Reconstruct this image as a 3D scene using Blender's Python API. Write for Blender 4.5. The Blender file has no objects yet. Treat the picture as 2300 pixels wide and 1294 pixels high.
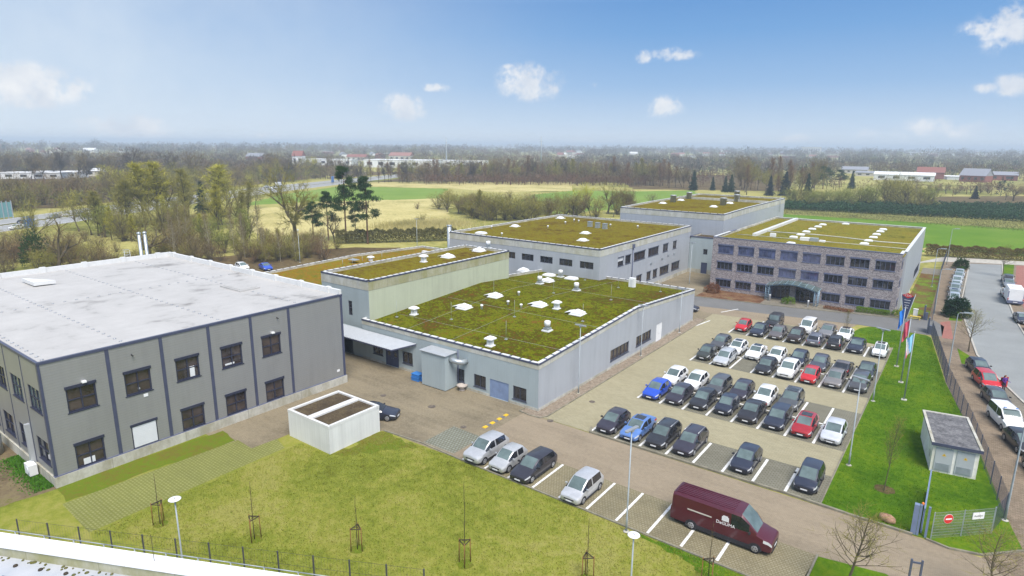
import bpy, math, random
import numpy as np
from mathutils import Vector, Matrix
R = math.radians
SC = bpy.context.scene
COL = SC.collection
random.seed(7)

# ------------------------------------------------------------------ camera
CAM_H = 26.2
PW, PH, FPX = 2300.0, 1294.0, 1396.04
PITCH, ROLL, YAW = 0.226960456, 0.00833897466, -0.637247483
_cp, _sp = math.cos(PITCH), math.sin(PITCH)
FW = Vector((math.sin(YAW) * _cp, math.cos(YAW) * _cp, -_sp))
_r = Vector((math.cos(YAW), -math.sin(YAW), 0)); _u = _r.cross(FW)
RT = _r * math.cos(ROLL) + _u * math.sin(ROLL)
UP = _u * math.cos(ROLL) - _r * math.sin(ROLL)
camd = bpy.data.cameras.new('camera'); cam = bpy.data.objects.new('camera', camd); COL.objects.link(cam)
camd.sensor_width = 36; camd.lens = FPX / PW * 36; camd.clip_end = 60000; camd.clip_start = 0.5
m3 = Matrix((RT, UP, -FW)).transposed()
cam.matrix_world = Matrix.Translation((0, 0, CAM_H)) @ m3.to_4x4()
SC.camera = cam

def ray(px, py):
    return FW + RT * ((px - PW / 2) / FPX) + UP * ((PH / 2 - py) / FPX)
def G(px, py, z=0.0):
    """world point at height z that the surveyed photo pixel shows"""
    d = ray(px, py); t = (z - CAM_H) / d.z
    return (d.x * t, d.y * t)
def G3(px, py, z=0.0):
    p = G(px, py, z); return Vector((p[0], p[1], z))

# ------------------------------------------------------------------ light
SUN_EL, SUN_AZ = R(58), R(126)      # azimuth clockwise from +y: to the right of and behind the camera
SC.view_settings.view_transform = 'Standard'; SC.view_settings.look = 'None'
SC.view_settings.exposure = 1.6; SC.view_settings.gamma = 1
SC.render.engine = 'CYCLES'
SC.cycles.use_denoising = True
SC.cycles.max_bounces = 5; SC.cycles.diffuse_bounces = 2; SC.cycles.glossy_bounces = 3
SC.cycles.transparent_max_bounces = 8; SC.cycles.volume_bounces = 0
SC.cycles.caustics_reflective = False; SC.cycles.caustics_refractive = False
sd = bpy.data.lights.new('sun', 'SUN'); sun = bpy.data.objects.new('sun', sd); COL.objects.link(sun)
sd.energy = 1.5; sd.angle = R(30); sd.color = (1.0, 0.96, 0.9)
_sv = Vector((math.sin(SUN_AZ) * math.cos(SUN_EL), math.cos(SUN_AZ) * math.cos(SUN_EL), math.sin(SUN_EL)))
sun.rotation_euler = _sv.to_track_quat('Z', 'Y').to_euler(); sun.location = _sv * 100

W = bpy.data.worlds.new('World'); SC.world = W; W.use_nodes = True
wn, wl = W.node_tree.nodes, W.node_tree.links
wn.clear()
def wmath(op, a, b=None, clamp=False):
    n = wn.new('ShaderNodeMath'); n.operation = op; n.use_clamp = clamp
    for i, v in enumerate((a, b)):
        if v is None: continue
        if isinstance(v, (int, float)): n.inputs[i].default_value = v
        else: wl.new(v, n.inputs[i])
    return n.outputs[0]
wtc = wn.new('ShaderNodeTexCoord'); wdir = wtc.outputs['Generated']
sky = wn.new('ShaderNodeTexSky'); sky.sky_type = 'NISHITA'; sky.sun_disc = False
sky.sun_elevation = SUN_EL; sky.sun_rotation = SUN_AZ; sky.air_density = 1.0; sky.dust_density = 0.6; sky.ozone_density = 2.0
def wdot(v):
    n = wn.new('ShaderNodeVectorMath'); n.operation = 'DOT_PRODUCT'
    wl.new(wdir, n.inputs[0]); n.inputs[1].default_value = v; return n.outputs['Value']
def noise(nt_nodes, nt_links, vec, scale, detail=4, rough=.55, dist=0):
    n = nt_nodes.new('ShaderNodeTexNoise'); n.inputs['Scale'].default_value = scale
    n.inputs['Detail'].default_value = detail; n.inputs['Roughness'].default_value = rough; n.inputs['Distortion'].default_value = dist
    if vec is not None: nt_links.new(vec, n.inputs['Vector'])
    return n.outputs['Fac']
# cumulus clouds: each sits at its own direction in the sky dome (direction, half width, half height, strength)
CLOUDS = [(1190, 184, 95, 48, 1.05), (908, 240, 66, 36, 1.05), (50, 192, 125, 48, 1.15), (166, 198, 30, 12, .9), (1490, 240, 58, 30, .85),
          (285, 290, 105, 34, 1.15), (980, 197, 42, 13, .8), (1515, 122, 62, 19, .8), (1443, 128, 26, 18, .75), (2105, 292, 110, 32, .55),
          (2285, 190, 45, 26, .95), (2220, 198, 30, 13, .8), (2262, 62, 60, 52, .8), (2195, 66, 40, 20, .55), (1785, 312, 40, 16, .55), (1330, 191, 24, 12, .5),
          (600, 306, 50, 14, .4), (1315, 318, 55, 14, .45), (1145, 150, 22, 9, .6), (1945, 302, 40, 16, .4)]
acc = None
for (px, py, sx, sy, s) in CLOUDS:
    c = ray(px, py).normalized(); e = Vector((0, 0, 1)).cross(c).normalized(); v = c.cross(e).normalized()
    kx, ky = FPX / sx, FPX / sy
    du = wmath('MULTIPLY', wdot(e), kx); dv = wmath('MULTIPLY', wmath('SUBTRACT', wdot(v), 0.0), ky)
    d2 = wmath('ADD', wmath('MULTIPLY', du, du), wmath('MULTIPLY', dv, dv))
    front = wmath('GREATER_THAN', wdot(c), 0.5)
    mm = wmath('MULTIPLY', wmath('MULTIPLY', wmath('SUBTRACT', 1.0, wmath('SQRT', d2), True), s), front)
    acc = mm if acc is None else wmath('MAXIMUM', acc, mm)
nz = noise(wn, wl, wdir, 38, 9, .66)
nz2 = noise(wn, wl, wdir, 7, 5, .6)
cm = wmath('ADD', acc, wmath('MULTIPLY', wmath('SUBTRACT', nz, .5), 3.0))
has = wmath('MULTIPLY', acc, 3.0, True)
cm = wmath('MULTIPLY', wmath('MULTIPLY', wmath('ADD', cm, .06), 1.15, True), has)
mr = wn.new('ShaderNodeMapRange'); mr.interpolation_type = 'SMOOTHSTEP'; wl.new(cm, mr.inputs['Value']); cloud = mr.outputs[0]
# thin bright veil towards the left of the view and low down
vc = ray(-100, 330).normalized()
veil = wmath('POWER', wmath('MULTIPLY', wmath('SUBTRACT', wdot(vc), .55), 2.22, True), 1.1)
sepw = wn.new('ShaderNodeSeparateXYZ'); wl.new(wdir, sepw.inputs[0])
low = wmath('SUBTRACT', 1.0, wmath('MULTIPLY', wmath('MAXIMUM', sepw.outputs[2], 0.0), 3.6), True)
low = wmath('MULTIPLY', low, low)
veil = wmath('MULTIPLY', wmath('MULTIPLY', veil, veil), wmath('ADD', .34, wmath('MULTIPLY', nz2, .56)), True)
SKY_K = 0.10
def wmix(fac, a, b):
    n = wn.new('ShaderNodeMix'); n.data_type = 'RGBA'
    wl.new(fac, n.inputs[0])
    for i, x in ((6, a), (7, b)):
        if isinstance(x, tuple): n.inputs[i].default_value = x + (1,)
        else: wl.new(x, n.inputs[i])
    return n.outputs[2]
skyc = wn.new('ShaderNodeMix'); skyc.data_type = 'RGBA'; skyc.blend_type = 'MULTIPLY'; skyc.inputs[0].default_value = 1
wl.new(sky.outputs[0], skyc.inputs[6]); skyc.inputs[7].default_value = (1.22, 1.0, .80, 1)      # thin overcast: the light from above is nearly neutral
# clear air of this day: deep blue overhead fading to milky white at the horizon; the Nishita sky takes over higher up
wr = wn.new('ShaderNodeValToRGB'); els = wr.color_ramp.elements
SKY_STOPS = [(0.0, (.70, .79, .88)), (.03, (.56, .70, .87)), (.088, (.34, .535, .81)), (.16, (.20, .41, .745)), (.22, (.14, .33, .68)), (.3, (.09, .24, .58))]
while len(els) < len(SKY_STOPS): els.new(.5)
for el, (p_, c_) in zip(els, SKY_STOPS): el.position = p_; el.color = c_ + (1,)
wl.new(wmath('MAXIMUM', sepw.outputs[2], 0.0), wr.inputs[0])
KS = 1 / (SKY_K * 2 ** SC.view_settings.exposure)
kk = wn.new('ShaderNodeMix'); kk.data_type = 'RGBA'; kk.blend_type = 'MULTIPLY'; kk.inputs[0].default_value = 1; kk.clamp_result = False
wl.new(wr.outputs[0], kk.inputs[6]); kk.inputs[7].default_value = (KS, KS, KS, 1)
up_mix = wmath('MULTIPLY', wmath('SUBTRACT', sepw.outputs[2], .2), 5.0, True)
c0 = wmix(up_mix, kk.outputs[2], skyc.outputs[2])
c1 = wmix(veil, c0, (.80 * KS, .88 * KS, .95 * KS))
shade = wmath('MULTIPLY', wmath('SUBTRACT', noise(wn, wl, wdir, 22, 6, .6), .35), 2.6, True)
ccol = wmix(shade, (.70 * KS, .76 * KS, .85 * KS), (1.0 * KS, 1.0 * KS, 1.0 * KS))
c2 = wmix(wmath('MULTIPLY', cloud, .92), c1, ccol)
bg = wn.new('ShaderNodeBackground'); bg.inputs[1].default_value = SKY_K; wl.new(c2, bg.inputs[0])
wo = wn.new('ShaderNodeOutputWorld'); wl.new(bg.outputs[0], wo.inputs[0])

# ------------------------------------------------------------------ materials
MATS = {}
class NT:
    def __init__(s, name):
        s.m = bpy.data.materials.new(name); s.m.use_nodes = True
        s.n, s.l = s.m.node_tree.nodes, s.m.node_tree.links
        s.b = s.n['Principled BSDF']
        g = s.n.new('ShaderNodeNewGeometry'); s.pos = g.outputs['Position']
        MATS[name] = s.m
    def noise(s, scale, detail=4, rough=.55, dist=0, vec=None): return noise(s.n, s.l, vec or s.pos, scale, detail, rough, dist)
    def math(s, op, a, b=None, clamp=False):
        n = s.n.new('ShaderNodeMath'); n.operation = op; n.use_clamp = clamp
        for i, v in enumerate((a, b)):
            if v is None: continue
            if isinstance(v, (int, float)): n.inputs[i].default_value = v
            else: s.l.new(v, n.inputs[i])
        return n.outputs[0]
    def ramp(s, fac, stops, interp='LINEAR'):
        n = s.n.new('ShaderNodeValToRGB'); n.color_ramp.interpolation = interp
        e = n.color_ramp.elements
        while len(e) < len(stops): e.new(.5)
        for el, (p, c) in zip(e, stops): el.position = p; el.color = tuple(c) + (1,)
        s.l.new(fac, n.inputs[0]); return n.outputs[0]
    def mix(s, fac, a, b, blend='MIX'):
        n = s.n.new('ShaderNodeMix'); n.data_type = 'RGBA'; n.blend_type = blend
        if isinstance(fac, (int, float)): n.inputs[0].default_value = fac
        else: s.l.new(fac, n.inputs[0])
        for i, x in ((6, a), (7, b)):
            if isinstance(x, (tuple, list)): n.inputs[i].default_value = tuple(x) + (1,)
            else: s.l.new(x, n.inputs[i])
        return n.outputs[2]
    def sep(s, vec=None):
        n = s.n.new('ShaderNodeSeparateXYZ'); s.l.new(vec or s.pos, n.inputs[0]); return n.outputs
    def scaled(s, v, vec=None):
        n = s.n.new('ShaderNodeVectorMath'); n.operation = 'MULTIPLY'; s.l.new(vec or s.pos, n.inputs[0]); n.inputs[1].default_value = v; return n.outputs[0]
    def bump(s, h, strength=.3, dist=.05):
        n = s.n.new('ShaderNodeBump'); n.inputs['Strength'].default_value = strength; n.inputs['Distance'].default_value = dist
        s.l.new(h, n.inputs['Height']); s.l.new(n.outputs[0], s.b.inputs['Normal'])
    def out(s, col, rough=.8, spec=.3, metal=0):
        if isinstance(col, (tuple, list)): s.b.inputs['Base Color'].default_value = tuple(col) + (1,)
        else: s.l.new(col, s.b.inputs['Base Color'])
        s.b.inputs['Roughness'].default_value = rough; s.b.inputs['Specular IOR Level'].default_value = spec; s.b.inputs['Metallic'].default_value = metal
        return s.m
def plain(name, col, rough=.6, spec=.3, metal=0, var=.12, scale=1.5):
    t = NT(name); lo = [c * (1 - var) for c in col]; hi = [min(1, c * (1 + var)) for c in col]
    return t.out(t.ramp(t.noise(scale, 4, .6), [(.3, lo), (.7, hi)]), rough, spec, metal)
def blotchy(name, stops, s1, s2, w2=.4, rough=.95, spec=.03, bump=0, s3=None, dist=0):
    """colours spread by a coarse and a fine noise"""
    t = NT(name); a = t.noise(s1, 5, .6, dist); b = t.noise(s2, 5, .65)
    f = t.math('ADD', t.math('MULTIPLY', a, 1 - w2), t.math('MULTIPLY', b, w2)); f = t.math('ADD', t.math('MULTIPLY', f, 1.5), -.25)
    if s3: f = t.math('ADD', f, t.math('MULTIPLY', t.math('SUBTRACT', t.noise(s3, 3, .7), .5), .35))
    c = t.ramp(f, stops)
    if bump: t.bump(b, bump, .08)
    return t.out(c, rough, spec)

# ground covers
blotchy('meadow_mat', [(.30, (0.110, 0.126, 0.025)), (.42, (0.209, 0.210, 0.053)), (.52, (0.330, 0.306, 0.098)), (.62, (0.396, 0.360, 0.128)), (.72, (0.220, 0.240, 0.047))], .018, .5, .35)
blotchy('straw_mat', [(.32, (0.275, 0.253, 0.086)), (.48, (0.450, 0.392, 0.161)), (.62, (0.525, 0.459, 0.207)), (.72, (0.375, 0.346, 0.127))], .05, .8, .4)
blotchy('green_field_mat', [(.25, (.13, .215, .032)), (.5, (.165, .255, .045)), (.75, (.21, .275, .065))], .03, 1.2, .3)
blotchy('bright_field_mat', [(.25, (.075, .165, .012)), (.5, (.105, .20, .018)), (.75, (.15, .225, .03))], .06, 1.5, .3)
blotchy('nursery_soil_mat', [(.35, (.15, .15, .05)), (.5, (.24, .24, .07)), (.65, (.30, .30, .10))], .1, 1.2, .4)
blotchy('litter_mat', [(.35, (.075, .055, .028)), (.5, (.12, .088, .045)), (.65, (.17, .135, .06))], .1, 1.2, .5)
blotchy('dry_lawn_mat', [(.12, (.13, .10, .034)), (.27, (.125, .135, .020)), (.40, (.165, .195, .026)), (.53, (.225, .235, .042)), (.66, (.275, .262, .072)), (.80, (.150, .190, .022)), (.92, (.155, .135, .045))], .10, 1.3, .40, bump=.4, s3=8, dist=.8)
blotchy('green_lawn_mat', [(.22, (.036, .085, .006)), (.40, (.055, .125, .006)), (.54, (.085, .160, .008)), (.68, (.125, .185, .010)), (.82, (.16, .165, .03))], .16, 1.8, .45, bump=.35, s3=9, dist=.5)
blotchy('verge_mat', [(.20, (.13, .10, .034)), (.36, (.14, .128, .024)), (.49, (.13, .150, .018)), (.60, (.11, .170, .012)), (.72, (.16, .155, .026)), (.86, (.155, .125, .04))], .3, 2.2, .5, bump=.3, s3=10)
blotchy('earth_mat', [(.3, (.10, .075, .045)), (.5, (.16, .125, .075)), (.62, (.19, .155, .085)), (.75, (.13, .13, .035))], .3, 2.2, .45, bump=.5, s3=7)
blotchy('bank_mat', [(.36, (.13, .065, .03)), (.46, (.15, .10, .04)), (.52, (.10, .14, .02)), (.6, (.16, .24, .02)), (.7, (.09, .13, .02))], .22, 1.5, .4)
blotchy('gravel_mat', [(.3, (.14, .11, .08)), (.5, (.25, .205, .155)), (.7, (.36, .31, .25))], 2.5, 9, .6, bump=.5)
blotchy('bed_mat', [(.35, (.10, .05, .03)), (.5, (.16, .085, .05)), (.62, (.21, .14, .08)), (.72, (.12, .13, .04))], .6, 3.5, .5)
def moss(name, stops, s1=.12, s2=.9, s3=6.0, stretch=(1, 1, 1)):
    t = NT(name); v = t.scaled(stretch)
    a = t.noise(s1, 6, .65, .3, vec=v); b = t.noise(s2, 5, .7, .2, vec=v); c = t.noise(s3, 4, .7)
    f = t.math('ADD', t.math('ADD', t.math('MULTIPLY', a, .33), t.math('MULTIPLY', b, .38)), t.math('MULTIPLY', c, .42))
    f = t.math('ADD', t.math('MULTIPLY', f, 3.1), -1.25)
    t.bump(t.math('ADD', b, t.math('MULTIPLY', c, .6)), .8, .15)
    return t.out(t.ramp(f, stops), .95, .02)
moss('moss_green_mat', [(.16, (.145, .062, .014)), (.30, (.095, .058, .008)), (.42, (.055, .056, .004)), (.52, (.085, .100, .004)), (.62, (.175, .195, .005)), (.70, (.080, .072, .006)), (.84, (.17, .095, .016))],   .13, 1.0, 3.2)
moss('moss_brown_mat', [(.16, (.055, .040, .008)), (.30, (.125, .072, .012)), (.42, (.125, .098, .010)), (.52, (.155, .135, .012)), (.60, (.185, .180, .010)), (.68, (.155, .070, .014)), (.82, (.085, .095, .006))], .12, .9, 3.0)
moss('moss_red_mat', [(.20, (.10, .11, .01)), (.36, (.155, .15, .012)), (.47, (.19, .115, .014)), (.56, (.25, .085, .014)), (.64, (.215, .22, .01)), (.74, (.12, .10, .012)), (.85, (.2, .2, .015))], .13, .6, 3)
moss('moss_olive_mat', [(.16, (.075, .072, .014)), (.32, (.125, .125, .018)), (.46, (.185, .165, .026)), (.56, (.205, .195, .024)), (.66, (.185, .115, .022)), (.80, (.12, .13, .012))], .12, .8, 3.0)

def paver(name, c_lo, c_hi, mortar, bw, bh, msize=.02, s=.25, stain=(.6, 1.15), ang=0, rough=.85, fine=3):
    t = NT(name)
    mp = t.n.new('ShaderNodeMapping'); mp.inputs['Rotation'].default_value[2] = ang; t.l.new(t.pos, mp.inputs['Vector'])
    br = t.n.new('ShaderNodeTexBrick'); t.l.new(mp.outputs[0], br.inputs['Vector'])
    br.inputs['Color1'].default_value = tuple(c_lo) + (1,); br.inputs['Color2'].default_value = tuple(c_hi) + (1,); br.inputs['Mortar'].default_value = tuple(mortar) + (1,)
    br.inputs['Scale'].default_value = 1; br.inputs['Brick Width'].default_value = bw; br.inputs['Row Height'].default_value = bh; br.inputs['Mortar Size'].default_value = msize
    f = t.math('ADD', t.math('MULTIPLY', t.noise(s, 6, .65), .6), t.math('MULTIPLY', t.noise(fine, 4, .7), .4))
    tr = t.noise(1.0, 4, .6, vec=t.scaled((.10, 1.1, 1))); f = t.math('ADD', t.math('MULTIPLY', f, .72), t.math('MULTIPLY', tr, .28))
    k = t.ramp(f, [(.33, (stain[0],) * 3), (.52, (1, 1, 1)), (.68, (stain[1],) * 3)])
    t.bump(br.outputs['Fac'], -.25, .02)
    return t.out(t.mix(1.0, br.outputs['Color'], k, 'MULTIPLY'), rough, .25)
paver('lot_mat', (0.296, 0.267, 0.171), (0.338, 0.306, 0.200), (0.244, 0.219, 0.135), .42, .21, .012, .12, (.86, 1.10))
paver('drive_mat', (.268, .218, .152), (.298, .246, .174), (.232, .187, .126), .22, .11, .012, .11, (.70, 1.14))
paver('yard_mat', (.225, .188, .124), (.262, .220, .150), (.185, .155, .098), .22, .11, .014, .16, (.50, 1.18))
paver('stall_mat', (.190, .178, .140), (.222, .208, .166), (.128, .126, .085), .40, .20, .04, .2, (.72, 1.12))
paver('grass_stall_mat', (.235, .200, .128), (.275, .24, .16), (.180, .160, .088), .24, .20, .04, .25, (.65, 1.14))
paver('grid_mat', (.215, .220, .078), (.255, .255, .095), (.165, .178, .042), .34, .24, .06, .25, (.82, 1.12))
paver('grey_patch_mat', (.20, .205, .175), (.25, .255, .22), (.135, .14, .09), .3, .3, .05, .3, (.8, 1.1))
paver('sidewalk_mat', (0.211, 0.158, 0.111), (0.275, 0.211, 0.152), (0.153, 0.131, 0.082), .3, .2, .02, .3, (.55, 1.18))
paver('red_path_mat', (.30, .12, .095), (.36, .16, .125), (.2, .1, .08), .2, .1, .01, .3, (.8, 1.1))
paver('bay_mat', (.20, .18, .145), (.26, .235, .19), (.14, .125, .09), .3, .15, .02, .3, (.6, 1.1))
def asphalt(name, base):
    t = NT(name); f = t.math('ADD', t.math('MULTIPLY', t.noise(.15, 6, .65), .6), t.math('MULTIPLY', t.noise(6, 4, .7), .4))
    t.out(t.ramp(f, [(.35, [c * .84 for c in base]), (.52, base), (.68, [c * 1.15 for c in base])]), .8, .3)
asphalt('street_mat', (0.245, 0.257, 0.251)); asphalt('road_mat', (.16, .16, .155)); asphalt('motorway_mat', (.30, .305, .30))
t = NT('worn_paint_mat'); f = t.noise(3, 5, .7); t.out(t.ramp(f, [(.3, (.42, .42, .38)), (.5, (.72, .72, .70)), (.7, (.8, .8, .78))]), .7)
plain('kerb_mat', (.22, .205, .155), .9, .2, var=.3); plain('kerb_pale_mat', (.42, .40, .35), .9, .2, var=.2)
plain('yellow_paint_mat', (.72, .46, .03), .6, var=.15); plain('iron_mat', (.15, .125, .10), .8)

# building skins (world position drives panel joints; walls run along x and y)
def cladding(name, col, pitch, joint=.90, horiz=False, rib=.0, var=.05, rough=.45, metal=0.0, streak=.06, module=None):
    t = NT(name); o = t.sep()
    c = o[2] if horiz else t.math('ADD', o[0], o[1])
    fr = t.math('FRACT', t.math('DIVIDE', c, pitch))
    line = t.math('LESS_THAN', fr, .10)
    n1 = t.noise(.25, 4, .6); st = t.noise(1.0, 4, .6, vec=t.scaled((1.6, 1.6, .12)))
    f = t.math('ADD', t.math('MULTIPLY', n1, .5), t.math('MULTIPLY', st, .5))
    base = t.ramp(f, [(.35, [x * (1 - var - streak) for x in col]), (.52, col), (.68, [min(1, x * (1 + var)) for x in col])])
    if module:
        c2 = t.math('ADD', o[0], o[1]) if horiz else o[2]
        l2 = t.math('LESS_THAN', t.math('FRACT', t.math('DIVIDE', c2, module)), .012)
        base = t.mix(l2, base, [x * .7 for x in col])
    tri = t.math('ABSOLUTE', t.math('SUBTRACT', fr, .5))
    if rib: t.bump(tri, rib, .04)
    return t.out(t.mix(line, base, t.mix(1.0, base, (joint,) * 3, 'MULTIPLY')), rough, .4, metal)
cladding('grey_cladding_mat', (0.290, 0.293, 0.286), .22, .86, True, .2, .04, .42, .25, .04)
cladding('hall_cladding_mat', (0.389, 0.415, 0.449), .30, .93, False, .25, .05, .45, .0, .05)
cladding('hall_blue_mat', (0.359, 0.422, 0.437), .30, .93, False, .25, .05, .45, .0, .05)  # front-wall copy of the hall cladding, tone adjusted for the light there
cladding('pale_cladding_mat', (0.466, 0.502, 0.374), .30, .93, False, .2, .06, .5, .0, .06)  # sunlit side of the tall block: its extra brightness is painted in
cladding('white_cladding_mat', (.70, .71, .69), .34, .92, False, .2, .05, .6, .0, .07)
def concrete(name, col, moss_c=None, amount=.5):
    t = NT(name); st = t.noise(.8, 5, .65, vec=t.scaled((1.2, 1.2, .35))); n1 = t.noise(3, 4, .7)
    f = t.math('ADD', t.math('MULTIPLY', st, .6), t.math('MULTIPLY', n1, .4))
    c = t.ramp(f, [(.35, [x * .72 for x in col]), (.52, col), (.65, [x * 1.08 for x in col])])
    o = t.sep(); l = t.math('LESS_THAN', t.math('FRACT', t.math('DIVIDE', t.math('ADD', o[0], o[1]), 6.0)), .008)
    c = t.mix(l, c, [x * .5 for x in col])
    if moss_c: c = t.mix(t.ramp(t.noise(.45, 6, .7, vec=t.scaled((1, 1, .5))), [(.5 - amount * .3, (0, 0, 0)), (.62, (.85, .85, .85))]), c, moss_c)
    t.out(c, .85, .2)
concrete('fascia_mat', (.52, .52, .47), (.40, .39, .29), .25); concrete('mossy_fascia_mat', (.46, .45, .36), (.27, .265, .11), .62)
concrete('plinth_mat', (.50, .49, .43), (.30, .28, .20), .2); concrete('white_render_mat', (.80, .79, .74), (.62, .60, .48), .15)
plain('coping_mat', (.66, .665, .65), .4, .4, var=.06); plain('joint_mat', (.06, .062, .07), .7)
plain('navy_metal_mat', (.06, .068, .115), .4, .4, var=.1); plain('navy_frame_mat', (.030, .034, .060), .4, .4); plain('dark_frame_mat', (.06, .068, .095), .4, .4)
plain('slate_frame_mat', (.115, .13, .205), .45, .4); plain('blue_shutter_mat', (.13, .15, .27), .5, .4)
plain('door_navy_mat', (.05, .062, .12), .45, .4); plain('blue_door_mat', (.20, .27, .42), .5, .4)
plain('white_mat', (.78, .79, .79), .5, .4, var=.05); plain('zinc_mat', (.42, .46, .48), .35, .5, .5, .12); plain('steel_mat', (.36, .38, .40), .4, .5, .4, .1)
plain('galv_mat', (.33, .37, .39), .5, .4, .2, .12); plain('teal_steel_mat', (.27, .40, .50), .4, .4); plain('canopy_mat', (.46, .485, .505), .35, .5, .2, .06)
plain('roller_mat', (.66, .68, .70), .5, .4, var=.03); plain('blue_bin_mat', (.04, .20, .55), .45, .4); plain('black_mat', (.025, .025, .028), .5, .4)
plain('fence_mat', (.085, .10, .145), .5, .4); plain('dark_post_mat', (.07, .07, .085), .6); plain('gate_mat', (.17, .22, .33), .45, .4)
plain('red_sign_mat', (.62, .03, .03), .4, .4, var=.04); plain('sign_white_mat', (.8, .8, .8), .4, .4, var=.03); plain('orange_mat', (.85, .22, .02), .4, .4, var=.08)
plain('pink_boulder_mat', (.36, .215, .14), .85, .2, var=.3, scale=4); plain('rust_stake_mat', (.22, .12, .045), .9, .1, var=.25); plain('rust_mat', (.42, .37, .33), .9)
plain('yellow_bench_mat', (.62, .46, .08), .6); plain('blue_sign_mat', (.03, .16, .52), .4, .4, var=.05); plain('station_door_mat', (.40, .43, .445), .75, .1, var=.05); plain('teal_glass_mat', (.16, .34, .34), .3, .5)
plain('far_red_roof_mat', (.30, .15, .12), .8, .2, var=.15); plain('roof_tile_mat', (.24, .10, .08), .8, .2, var=.2); plain('red_brick_mat', (.25, .095, .07), .85, .2, var=.2); plain('grey_roof_mat', (.26, .27, .30), .7, .3, var=.12)
plain('far_white_mat', (.72, .73, .73), .6, .3, var=.06); plain('far_cream_mat', (.52, .49, .43), .7, .3, var=.1)
# mossy roof felt / gravel tops
blotchy('garage_roof_mat', [(.3, (.055, .042, .028)), (.5, (.085, .065, .042)), (.65, (.12, .095, .055))], .8, 6, .5, bump=.4)
blotchy('station_roof_mat', [(.3, (.075, .075, .08)), (.5, (.14, .14, .145)), (.7, (.24, .24, .24))], 1.2, 5, .55, bump=.3)
# white membrane roof with dirt blots and weld seams
t = NT('membrane_mat'); f1 = t.noise(.16, 6, .65, .6); f2 = t.noise(.7, 5, .7, vec=t.scaled((1, .5, 1)))
f = t.math('ADD', t.math('MULTIPLY', f1, .6), t.math('MULTIPLY', f2, .4))
c = t.ramp(f, [(.34, (.20, .192, .182)), (.40, (.31, .302, .288)), (.455, (.415, .407, .391)), (.62, (.465, .456, .438))])
o = t.sep(); seam = t.math('LESS_THAN', t.math('FRACT', t.math('DIVIDE', o[1], 1.5)), .02)
t.out(t.mix(seam, c, t.mix(1.0, c, (.94, .94, .94), 'MULTIPLY')), .6, .12)
t = NT('metal_roof_mat'); f = t.noise(.35, 5, .6); o = t.sep()
c = t.ramp(f, [(.3, (.33, .36, .40)), (.5, (.42, .445, .48)), (.7, (.49, .50, .53))])
t.out(c, .42, .4)
# clinker brick
t = NT('clinker_mat'); o = t.sep(); cb = t.n.new('ShaderNodeCombineXYZ'); t.l.new(t.math('ADD', o[0], o[1]), cb.inputs[0]); t.l.new(o[2], cb.inputs[1])
br = t.n.new('ShaderNodeTexBrick'); t.l.new(cb.outputs[0], br.inputs['Vector']); br.inputs['Scale'].default_value = 1
br.inputs['Brick Width'].default_value = .34; br.inputs['Row Height'].default_value = .16; br.inputs['Mortar Size'].default_value = .012
br.inputs['Color1'].default_value = (.20, .178, .184, 1); br.inputs['Color2'].default_value = (.36, .340, .338, 1); br.inputs['Mortar'].default_value = (.34, .33, .335, 1)
wv = t.noise(6.5, 4, .85, vec=cb.outputs[0]); c = t.mix(1.0, br.outputs['Color'], t.ramp(wv, [(.36, (.35, .34, .40)), (.5, (.95, .92, .92)), (.63, (1.65, 1.52, 1.42))]), 'MULTIPLY')
t.bump(br.outputs['Fac'], -.3, .01); t.out(c, .8, .25)
# glass
def glass(name, col, rough=.06, var=.5, scale=.5, spec=.8):
    t = NT(name); f = t.noise(scale, 3, .6)
    t.out(t.ramp(f, [(.35, [c * (1 - var) for c in col]), (.65, [c * (1 + var) for c in col])]), rough, spec)
glass('window_glass_mat', (.026, .027, .032), .05, .6, .8); glass('blue_glass_mat', (.085, .10, .19), .05, .5, .5)  # second glass: blue of the reflected sky painted into the pane colour
glass('brown_glass_mat', (.05, .038, .036), .08, .5, .9); glass('canopy_glass_mat', (.09, .13, .13), .1, .3, 1)
glass('car_glass_mat', (.11, .15, .145), .08, .25, .8, .8); glass('dark_car_glass_mat', (.02, .022, .026), .05, .3, .8, .9)  # first glass: pale sky reflection and cabin light painted into its colour
glass('solar_mat', (.02, .045, .15), .1, .3, 2)
t = NT('skylight_mat'); t.out((.82, .84, .85), .25, .6)
PAINTS = {}
def paint(rgb, metal=0.0):
    key = (tuple(rgb), metal)
    if key not in PAINTS:
        t = NT('car_paint_%d_mat' % len(PAINTS)); t.b.inputs['Coat Weight'].default_value = .6; t.b.inputs['Coat Roughness'].default_value = .08
        f = t.noise(2.0, 3, .6); t.out(t.ramp(f, [(.3, [c * .9 for c in rgb]), (.7, [min(1, c * 1.08) for c in rgb])]), .35, .5, metal); PAINTS[key] = t.m
    return PAINTS[key]
plain('tyre_mat', (.022, .022, .024), .85, .2); plain('rim_mat', (.42, .43, .45), .35, .5, .6, .05); plain('lamp_clear_mat', (.62, .64, .66), .2, .7, .2, .04)
plain('lamp_red_mat', (.42, .015, .02), .25, .6, var=.05); plain('plate_mat', (.74, .75, .76), .5, .3, var=.03); plain('trim_mat', (.03, .03, .034), .6, .3)
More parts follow.
